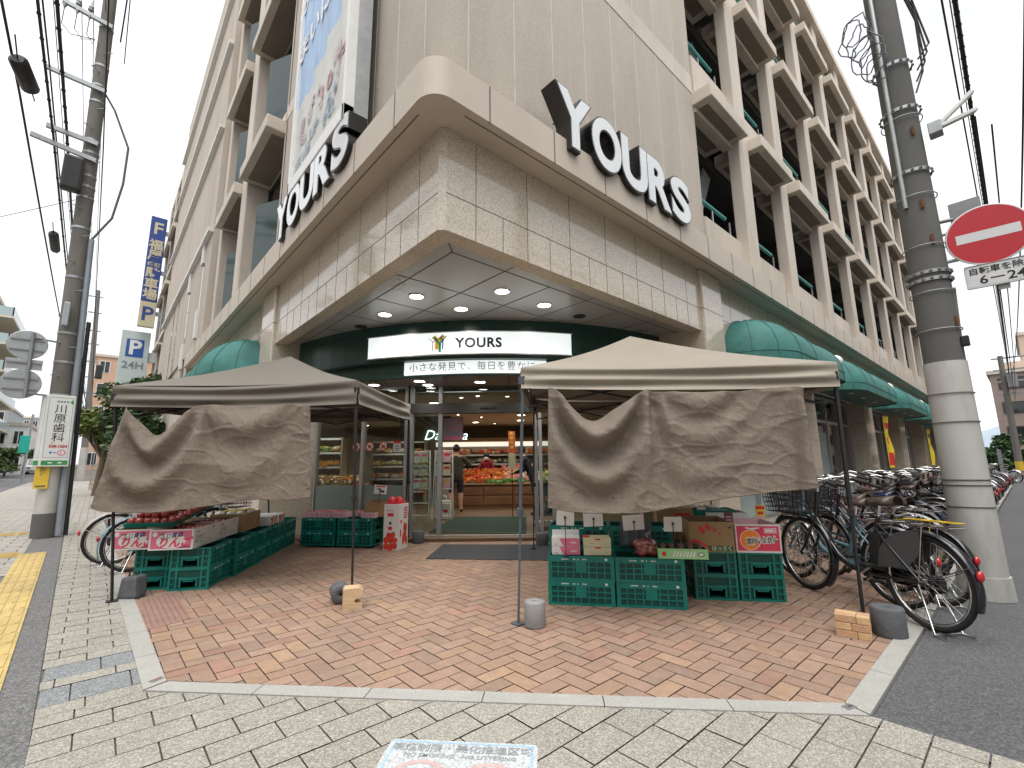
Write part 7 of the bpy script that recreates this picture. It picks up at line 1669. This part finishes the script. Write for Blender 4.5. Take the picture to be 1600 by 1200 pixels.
# ------------------------------------------------------------------ signs, flags, trees and buildings down both streets
KS = 1.15
m_signblue = M('parking_blue', (.025, .065, .27), .4, var=.08, scale=1.5, dirt=(.85, 1)); m_signcream = M('parking_cream', (.58, .52, .36), .4, var=.06, scale=1.5)
t = thing('parking_sign', 'tall narrow dark blue parking sign with cream lettering projecting from the facade', 'sign', (1.2, 30, 8.7))
b = MB(); b.bbox(.83, 1.52, 29.9, 30.2, 10.0, 14.8, .02, 0); b.bbox(.83, 1.52, 29.9, 30.2, 8.62, 9.98, .02, 1); b.build('sign_box', [m_signblue, m_signcream], t, sub=True)
for z in (9.3, 11.6, 13.9): b = MB(); b.box(1.52, 1.75, 30.0, 30.1, z, z + .22); b.build('bracket', m_galv, t, sub=True)
b = MB(); F_ = wall_T((1.175, 29.89, 0), (1, 0, 0))
for ch, z, sz, m_ in (('F', 14.1, .95, 0), ('福', 13.15, .62, 0), ('屋', 12.55, .62, 0), ('駐', 11.55, .62, 0), ('車', 10.95, .62, 0), ('場', 10.35, .62, 0), ('P', 9.28, 1.05, 1)): b.text(ch, sz, F_ @ Matrix.Translation((0, z, 0)), m_, .002, .018)
b.text('幟町', .26, F_ @ Matrix.Translation((0, 12.05, 0)), 0, .002, .004, space=1.3); b.build('sign_lettering', [m_signcream, m_signblue], t, sub=True)
m_signpale = M('parking_pale', (.52, .60, .60), .4, var=.04, scale=1.5)
t = thing('parking_sign', 'pale blue white P 24H parking sign behind the small tree', 'sign', (.9, 30.5, 3))
b = MB(); b.bbox(.30, 1.48, 30.5, 30.8, 2.6, 8.45, .02); b.box(1.48, 1.8, 30.6, 30.7, 6.9, 7.4); b.build('sign_box', m_signpale, t, sub=True)
b = MB(); F_ = wall_T((.89, 30.49, 0), (1, 0, 0)); rect(b, -.36, .36, 7.05, 8.0, 0, 0, F_); b.text('P', 1.05, F_ @ Matrix.Translation((0, 7.52, .003)), 1, .002, .03); b.text('24H', .52, F_ @ Matrix.Translation((0, 6.60, .003)), 2, .002, .008); b.build('sign_lettering', [M('p_blue', (.02, .09, .36), .4, var=0), m_white, m_greyink], t, sub=True)
KS = 1.0
m_yflag = M('yellow_flag_cloth', (.72, .55, .03), .7, var=.12, scale=6)
for k, (x, lb) in enumerate(((18.9, 'yellow and red banner flag before the second granite pier'), (28.4, 'yellow banner flag farther along the granite piers'))):
    t = thing('banner_flag', lb, 'flag', (x, 3.05, 0)); b = MB(); b.tube([(x, 3.05, 0), (x, 3.05, 2.75)], .014, 6); b.tube([(x, 3.05, 2.72), (x + .5, 3.0, 2.72)], .010, 5); b.lathe([(.16, 0), (.15, .05), (.05, .06)], 12, c=(x, 3.05, 0)); b.build('flag_pole', m_black, t, sub=True)
    b = MB(); b.grid(lambda u, v: Vector((x + .02 + .50 * u, 3.04 - .05 * u + .05 * math.sin(u * 6 + v * 7) * u, 2.70 - 1.65 * v)), 10, 24); n0 = 0
    for i, f in enumerate(b.f):
        c = sum((b.v[q] for q in f), Vector()) / 4; zz = c.z; b.m[i] = 1 if (k == 0 and 1.1 < zz < 1.55 and x + .1 < c.x < x + .45) else 2 if (int((2.7 - zz) / .22) % 2 == 1 and x + .14 < c.x < x + .40 and zz > 1.6) else 0
    b.build('flag_cloth', [m_yflag, m_redp, m_joint if k else m_redp], t, sub=True)
# foliage
m_bark = M('bark', (.13, .10, .07), .9, var=.25, scale=20, bump=.5, bscale=60)
m_leafd = M('leaf_dark', (.030, .072, .022), .6, var=.35, scale=6, island=.3); m_leafm = M('leaf_mid', (.065, .125, .035), .6, var=.3, scale=6, island=.3); m_leafy = M('leaf_yellowish', (.16, .19, .045), .6, var=.3, scale=6, island=.3)
def tree(name, label, base, h, r, n, leaf, mats_, seed, group=None, trunk_h=.45, flat=.8, cat='tree'):
    t = thing(name, label, cat, base, 0, group); q = random.Random(seed); base = Vector(base); b = MB()
    cl = []
    for k in range(9):
        a = q.uniform(0, 6.28); rr = r * q.uniform(.2, .75); cl.append((Vector((rr * math.cos(a), rr * math.sin(a), h * q.uniform(trunk_h, .9))), r * q.uniform(.32, .6)))
    b.tube([base, base + Vector((.02 * h, 0, h * .35)), base + Vector((-.01 * h, 0, h * .75))], [.045 * h ** .8, .035 * h ** .8, .012 * h ** .8], 8)
    for c, _ in cl: b.tube([base + Vector((.01 * h, 0, h * .38)), base + c * .6 + Vector((0, 0, c.z * .18)), base + c], [.02 * h ** .8, .012 * h ** .8, .005], 5)
    b.build('trunk', m_bark, t, sub=True); b = MB()
    for k in range(n):
        c, cr = q.choice(cl); v = Vector((q.gauss(0, 1), q.gauss(0, 1), q.gauss(0, 1))); v.normalize(); v *= cr * (q.random() ** .45); p = base + c + Vector((v.x, v.y, v.z * flat))
        d1 = Vector((q.gauss(0, 1), q.gauss(0, 1), q.gauss(0, .6))).normalized(); d2 = d1.orthogonal().normalized(); d2 = (d2 * math.cos(k) + d1.cross(d2) * math.sin(k)); L_ = leaf * q.uniform(.7, 1.3)
        b.add([p - d1 * L_, p + d2 * L_ * .42, p + d1 * L_, p - d2 * L_ * .42], [(0, 1, 2, 3)], q.randrange(len(mats_)))
    b.build('crown', mats_, t, sub=True); return t
tree('garden_tree', 'dark leaved tree beside the building wall, rising over the tent roof', (1.05, 27.5, .06), 6.0, 1.45, 4200, .13, [m_leafd, m_leafm, m_leafd], 1, trunk_h=.5)
tree('garden_tree', 'yellowish green tree at the sidewalk edge behind the tent', (.15, 29.5, .08), 4.6, 1.25, 3200, .15, [m_leafm, m_leafy, m_leafy], 2, trunk_h=.45)
tree('garden_tree', 'low dark shrub like tree against the wall behind the shade cloth', (1.3, 24.0, .05), 4.2, 1.2, 2600, .14, [m_leafd, m_leafd, m_leafm], 3, trunk_h=.3)
t = thing('wire_cage', 'grey metal mesh enclosure on a low wall along the sidewalk', 'fence', (.45, 38, .13)); b = MB(); y0 = 37.0
b.box(-.15, 1.3, y0, y0 + 3, .13, .55, 1)
for x in (-.1, .25, .6, .95, 1.3): b.box(x - .025, x + .025, y0 - .02, y0 + .03, .5, 2.7)
for z in (.6, 1.6, 2.65): b.box(-.1, 1.3, y0 - .02, y0 + .02, z - .025, z + .025)
for k in range(14): z = .7 + .14 * k; b.box(-.1, 1.3, y0 - .006, y0 + .006, z, z + .012)
b.add([(-.15, y0, 2.7), (1.3, y0, 2.7), (1.0, y0, 3.3), (.1, y0, 3.3)], [(0, 1, 2, 3)], 2); b.build('mesh_panel', [m_galv, m_conc, m_gran], t, sub=True)
def block(name, label, x0, x1, y0, y1, z0, h, wallm, floors, bays, balc=None, face='y', roofm=None, group=None, winm=None):
    """a distant building with its storeys of windows (each with pane in frame) and optional balconies on the street side"""
    t = thing(name, label, 'building', (x0, y0, z0), 0, group); b = MB(); b.box(x0, x1, y0, y1, z0, z0 + h); b.build('wall', wallm, t, sub=True)
    b = MB(); b.box(x0 - .2, x1 + .2, y0 - .2, y1 + .2, z0 + h, z0 + h + .4); b.build('roof', roofm or m_fin, t, sub=True); fh = h / floors
    for f in range(floors):
        for k in range(bays):
            u0 = (k + .2) / bays; u1 = (k + .8) / bays; za, zb = z0 + f * fh + fh * .28, z0 + f * fh + fh * .82
            xa, xb = x0 + (x1 - x0) * u0, x0 + (x1 - x0) * u1; w = MB(); w.box(xa, xb, y0 - .06, y0 + .02, za, zb); wo = w.build('window', m_white if winm is None else winm, t, sub=True); g = MB(); g.box(xa + .08, (xa + xb) / 2 - .04, y0 - .075, y0 - .06, za + .08, zb - .08); g.box((xa + xb) / 2 + .04, xb - .08, y0 - .075, y0 - .06, za + .08, zb - .08); g.build('pane', m_glassdark, wo, sub=True)
        if balc:
            bx0, bx1, by0, by1 = balc; zf = z0 + f * fh; b = MB(); b.box(bx0, bx1, by0, by1, zf - .1, zf + .12); b.box(bx1 - .1, bx1, by0, by1, zf + .12, zf + 1.1, 1); b.box(bx0, bx1, by0, by0 + .08, zf + .12, zf + 1.1, 1); b.build('balcony', [wallm, m_glassblue], t, sub=True)
    return t
m_aptc = M('cream_render', (.55, .50, .41), .8, var=.05, scale=.3); m_aptg = M('grey_cladding', (.34, .37, .39), .6, var=.06, scale=.3); m_aptb = M('beige_tile', (.50, .40, .32), .8, var=.06, scale=.3); m_ora = M('salmon_render', (.55, .36, .25), .8, var=.05, scale=.3); m_brown = M('brown_tile', (.27, .21, .18), .8, var=.08, scale=.4)
block('apartment_block', 'tall cream apartment block with stepped balconies across the street', -26, -10.2, 70, 84, 0, 20.3, m_aptc, 7, 6, (-10.2, -8.2, 70.2, 83))
block('apartment_block', 'lower grey beige apartment block across the street, nearer one', -24, -9.2, 45, 62, 0, 11.2, m_aptb, 4, 5)
block('office_block', 'distant pale grey office block with stepped top', -22, -11.6, 112, 130, 1, 10.6, m_aptg, 3, 5)
block('office_block', 'distant grey office block behind the white shop', -16, -10.5, 150, 170, 2, 11, m_aptg, 4, 4)
block('shop_building', 'low white shop building beside the teal signboard', -9.6, -6.6, 82, 96, .5, 6.2, m_white, 2, 2)
block('shop_building', 'small beige building past the teal signboard', -6.9, -4.9, 97, 108, 1, 4.6, m_aptb, 2, 2)
block('house', 'salmon coloured building beyond the trees', -1.6, 9, 95, 108, 1, 17.8, m_ora, 5, 5)
t = thing('teal_signboard', 'bright teal signboard on a post along the far street', 'sign', (-4.9, 62, .3)); b = MB(); b.bbox(-5.45, -4.75, 62, 62.25, 2.9, 4.5, .03); b.build('board', M('teal_sign', (.02, .45, .36), .4, var=.08, scale=2), t, sub=True)
b = MB(); b.tube([(-4.85, 62.1, .3), (-4.85, 62.1, 6.5)], .09, 8); b.build('post', m_galv, t, sub=True)
for k, (x, y, h, r) in enumerate(((-9.0, 58, 3.6, 1.7), (-7.7, 66, 2.6, 1.3), (-7.2, 74, 3.0, 1.4), (-6.2, 84, 3.4, 1.5), (-8.8, 50, 2.6, 1.5))):
    tree('street_tree', ('olive green street tree at the frame edge across the road', 'low rounded shrub across the road', 'street tree beside the parked cars', 'dark street tree near the white van', 'low dark shrub at the kerb across the road')[k], (x, y, rise(y)), h, r, 1500, .2, [m_leafm, m_leafy, m_leafd], 20 + k, trunk_h=.3)
# white van
vy = 82.0; t = thing('delivery_van', 'small white van driving toward the crossing on the far street', 'van', (-5.45, vy, rise(vy) - .11)); z0 = rise(vy) - .11; x0, x1 = -6.3, -4.6
b = MB(); prof = [(0, .35), (0, .95), (.25, 1.15), (.75, 1.85), (1.1, 1.95), (3.5, 1.95), (3.6, .35)]
n = len(prof); b.add([(x0, vy + p[0], z0 + p[1]) for p in prof] + [(x1, vy + p[0], z0 + p[1]) for p in prof], [list(range(n))[::-1], list(range(n, 2 * n))] + [(i, (i + 1) % n, n + (i + 1) % n, n + i) for i in range(n)]); b.build('body', m_white, t, sub=True)
b = MB(); b.add([(x0 + .1, vy + .27, z0 + 1.20), (x1 - .1, vy + .27, z0 + 1.20), (x1 - .18, vy + .70, z0 + 1.82), (x0 + .18, vy + .70, z0 + 1.82)], [(0, 1, 2, 3)]); b.v = [v + Vector((0, -.03, .02)) for v in b.v]; b.build('windscreen', m_glassdark, t, sub=True)
b = MB(); b.box(x0 + .1, x1 - .1, vy - .03, vy + .01, z0 + .38, z0 + .55); b.build('bumper', m_steel_grey, t, sub=True)
for sx in (x0 + .12, x1 - .42): b = MB(); b.box(sx, sx + .30, vy - .025, vy + .01, z0 + .68, z0 + .86); b.build('headlight', m_chrome, t, sub=True)
b = MB(); b.box(-5.63, -5.27, vy - .04, vy - .02, z0 + .42, z0 + .55); b.build('number_plate', m_cream, t, sub=True)
for sx in (x0 + .02, x1 - .18):
    for sy in (.7, 2.9): b = MB(); b.cyl((sx, vy + sy, z0 + .28), (sx + .16, vy + sy, z0 + .28), .28, n=18); wo = b.build('wheel', m_tyre, t, sub=True); b = MB(); b.cyl((sx - .005, vy + sy, z0 + .28), (sx + .165, vy + sy, z0 + .28), .16, n=14); b.build('rim', m_alu, wo, sub=True)
# far end of the side street
block('apartment_block', 'brown tiled apartment block with dark window bands at the far end of the side street', 70, 90, -12, 1.75, 0, 10.2, m_brown, 4, 3, None)
t = [o for o in C.objects if o.name.startswith('apartment_block') and o.get('label', '').startswith('brown')][0]
for f in range(4): b = MB(); b.box(69.93, 70.02, -11, 1.2, f * 2.55 + .9, f * 2.55 + 2.1); wo = b.build('window', m_sash, t, sub=True); g = MB(); g.box(69.90, 69.93, -10.9, 1.1, f * 2.55 + 1.0, f * 2.55 + 2.0); g.build('pane', m_glassdark, wo, sub=True)
b = MB(); b.box(76, 79, -2, .6, 10.6, 12.2); b.build('roof_housing', m_aptb, t, sub=True)
block('apartment_block', 'taller grey brown block behind the far utility pole', 84, 100, -14, -1.0, 0, 16.5, m_aptb, 6, 3)
t = [o for o in C.objects if o.name.startswith('apartment_block') and o.get('label', '').startswith('taller')][0]
for f in range(6): b = MB(); b.box(83.92, 84.02, -13, -1.6, f * 2.7 + .9, f * 2.7 + 2.2); wo = b.build('window', m_sash, t, sub=True); g = MB(); g.box(83.88, 83.92, -12.9, -1.7, f * 2.7 + 1.0, f * 2.7 + 2.1); g.build('pane', m_glassdark, wo, sub=True)
tree('garden_tree', 'round dark tree at the far end of the side street', (50, 1.5, 0), 3.4, 1.5, 2200, .18, [m_leafd, m_leafd, m_leafm], 41, trunk_h=.4)
tree('garden_tree', 'low green bush behind the far grey fence', (47, 1.35, 0), 2.0, .9, 1200, .15, [m_leafd, m_leafm], 42, trunk_h=.25)
t = thing('mesh_fence', 'grey mesh fence past the far end of the shop building', 'fence', (42, 1.4, 0)); b = MB()
for x in (41, 42.5, 44, 45.5): b.box(x - .03, x + .03, 1.27, 1.33, 0, 1.9)
for k in range(10): b.box(41, 45.5, 1.295, 1.305, .1 + .19 * k, .115 + .19 * k)
b.box(41, 45.5, 1.28, 1.32, 1.86, 1.92); b.build('mesh_panel', m_galv, t, sub=True)
P3 = Vector((45, .55, 0)); t = thing('utility_pole', 'far grey utility pole with yellow band at its foot, on the side street', 'utility pole', P3)
b = MB(); b.tube([P3, P3 + Vector((0, 0, .5)), P3 + Vector((0, 0, 1.1)), P3 + Vector((0, -.1, 8.2))], [.20, .20, .19, .14], 14); b.build('shaft', m_pole, t, sub=True); b = MB(); b.tube([P3 + Vector((0, 0, .55)), P3 + Vector((0, 0, 1.15))], .205, 14); b.build('yellow_band', m_yelcard, t, sub=True)
for z in (8.0, 7.2, 6.4, 5.6): b = MB(); b.box(44.9, 45.1, -.9, .9, z, z + .08); b.build('crossarm', m_galv, t, sub=True)
b = MB(); b.cyl((44.8, .1, 6.0), (44.8, .1, 6.9), .25, n=12); b.build('transformer', m_steel_grey, t, sub=True)
m_hill = M('far_hill', (.30, .36, .42), .95, var=.15, scale=.01)
b = MB(); b.grid(lambda u, v: Vector((900 + 200 * v, -320 + 900 * u, -2 + (70 + 22 * math.sin(u * 9) + 10 * math.sin(u * 23 + 1)) * math.sin(v * math.pi / 2) * min(1, u * 3) )), 60, 8); tag(b.build('hills', m_hill), kind='structure')

# ------------------------------------------------------------------ unseen blocks added across the streets for shade and reflections in stone and glass
block('added_block', 'beige tiled block on the opposite corner, added unseen for the polished stone to reflect', -30, -13, -14, 22, 0, 8.5, m_aptb, 3, 6)
block('added_block', 'grey block diagonally across the crossing, added unseen for the shop glass to reflect', -26, -8, -34, -15, 0, 9, m_aptg, 3, 5)
block('added_block', 'cream block facing the side street shop windows, added unseen for reflections', 3.5, 26, -20, -6.5, 0, 8.0, m_aptc, 3, 7)
block('added_block', 'brown block farther along the side street, added unseen for reflections', 28, 52, -20, -7.0, 0, 9.0, m_brown, 3, 7)
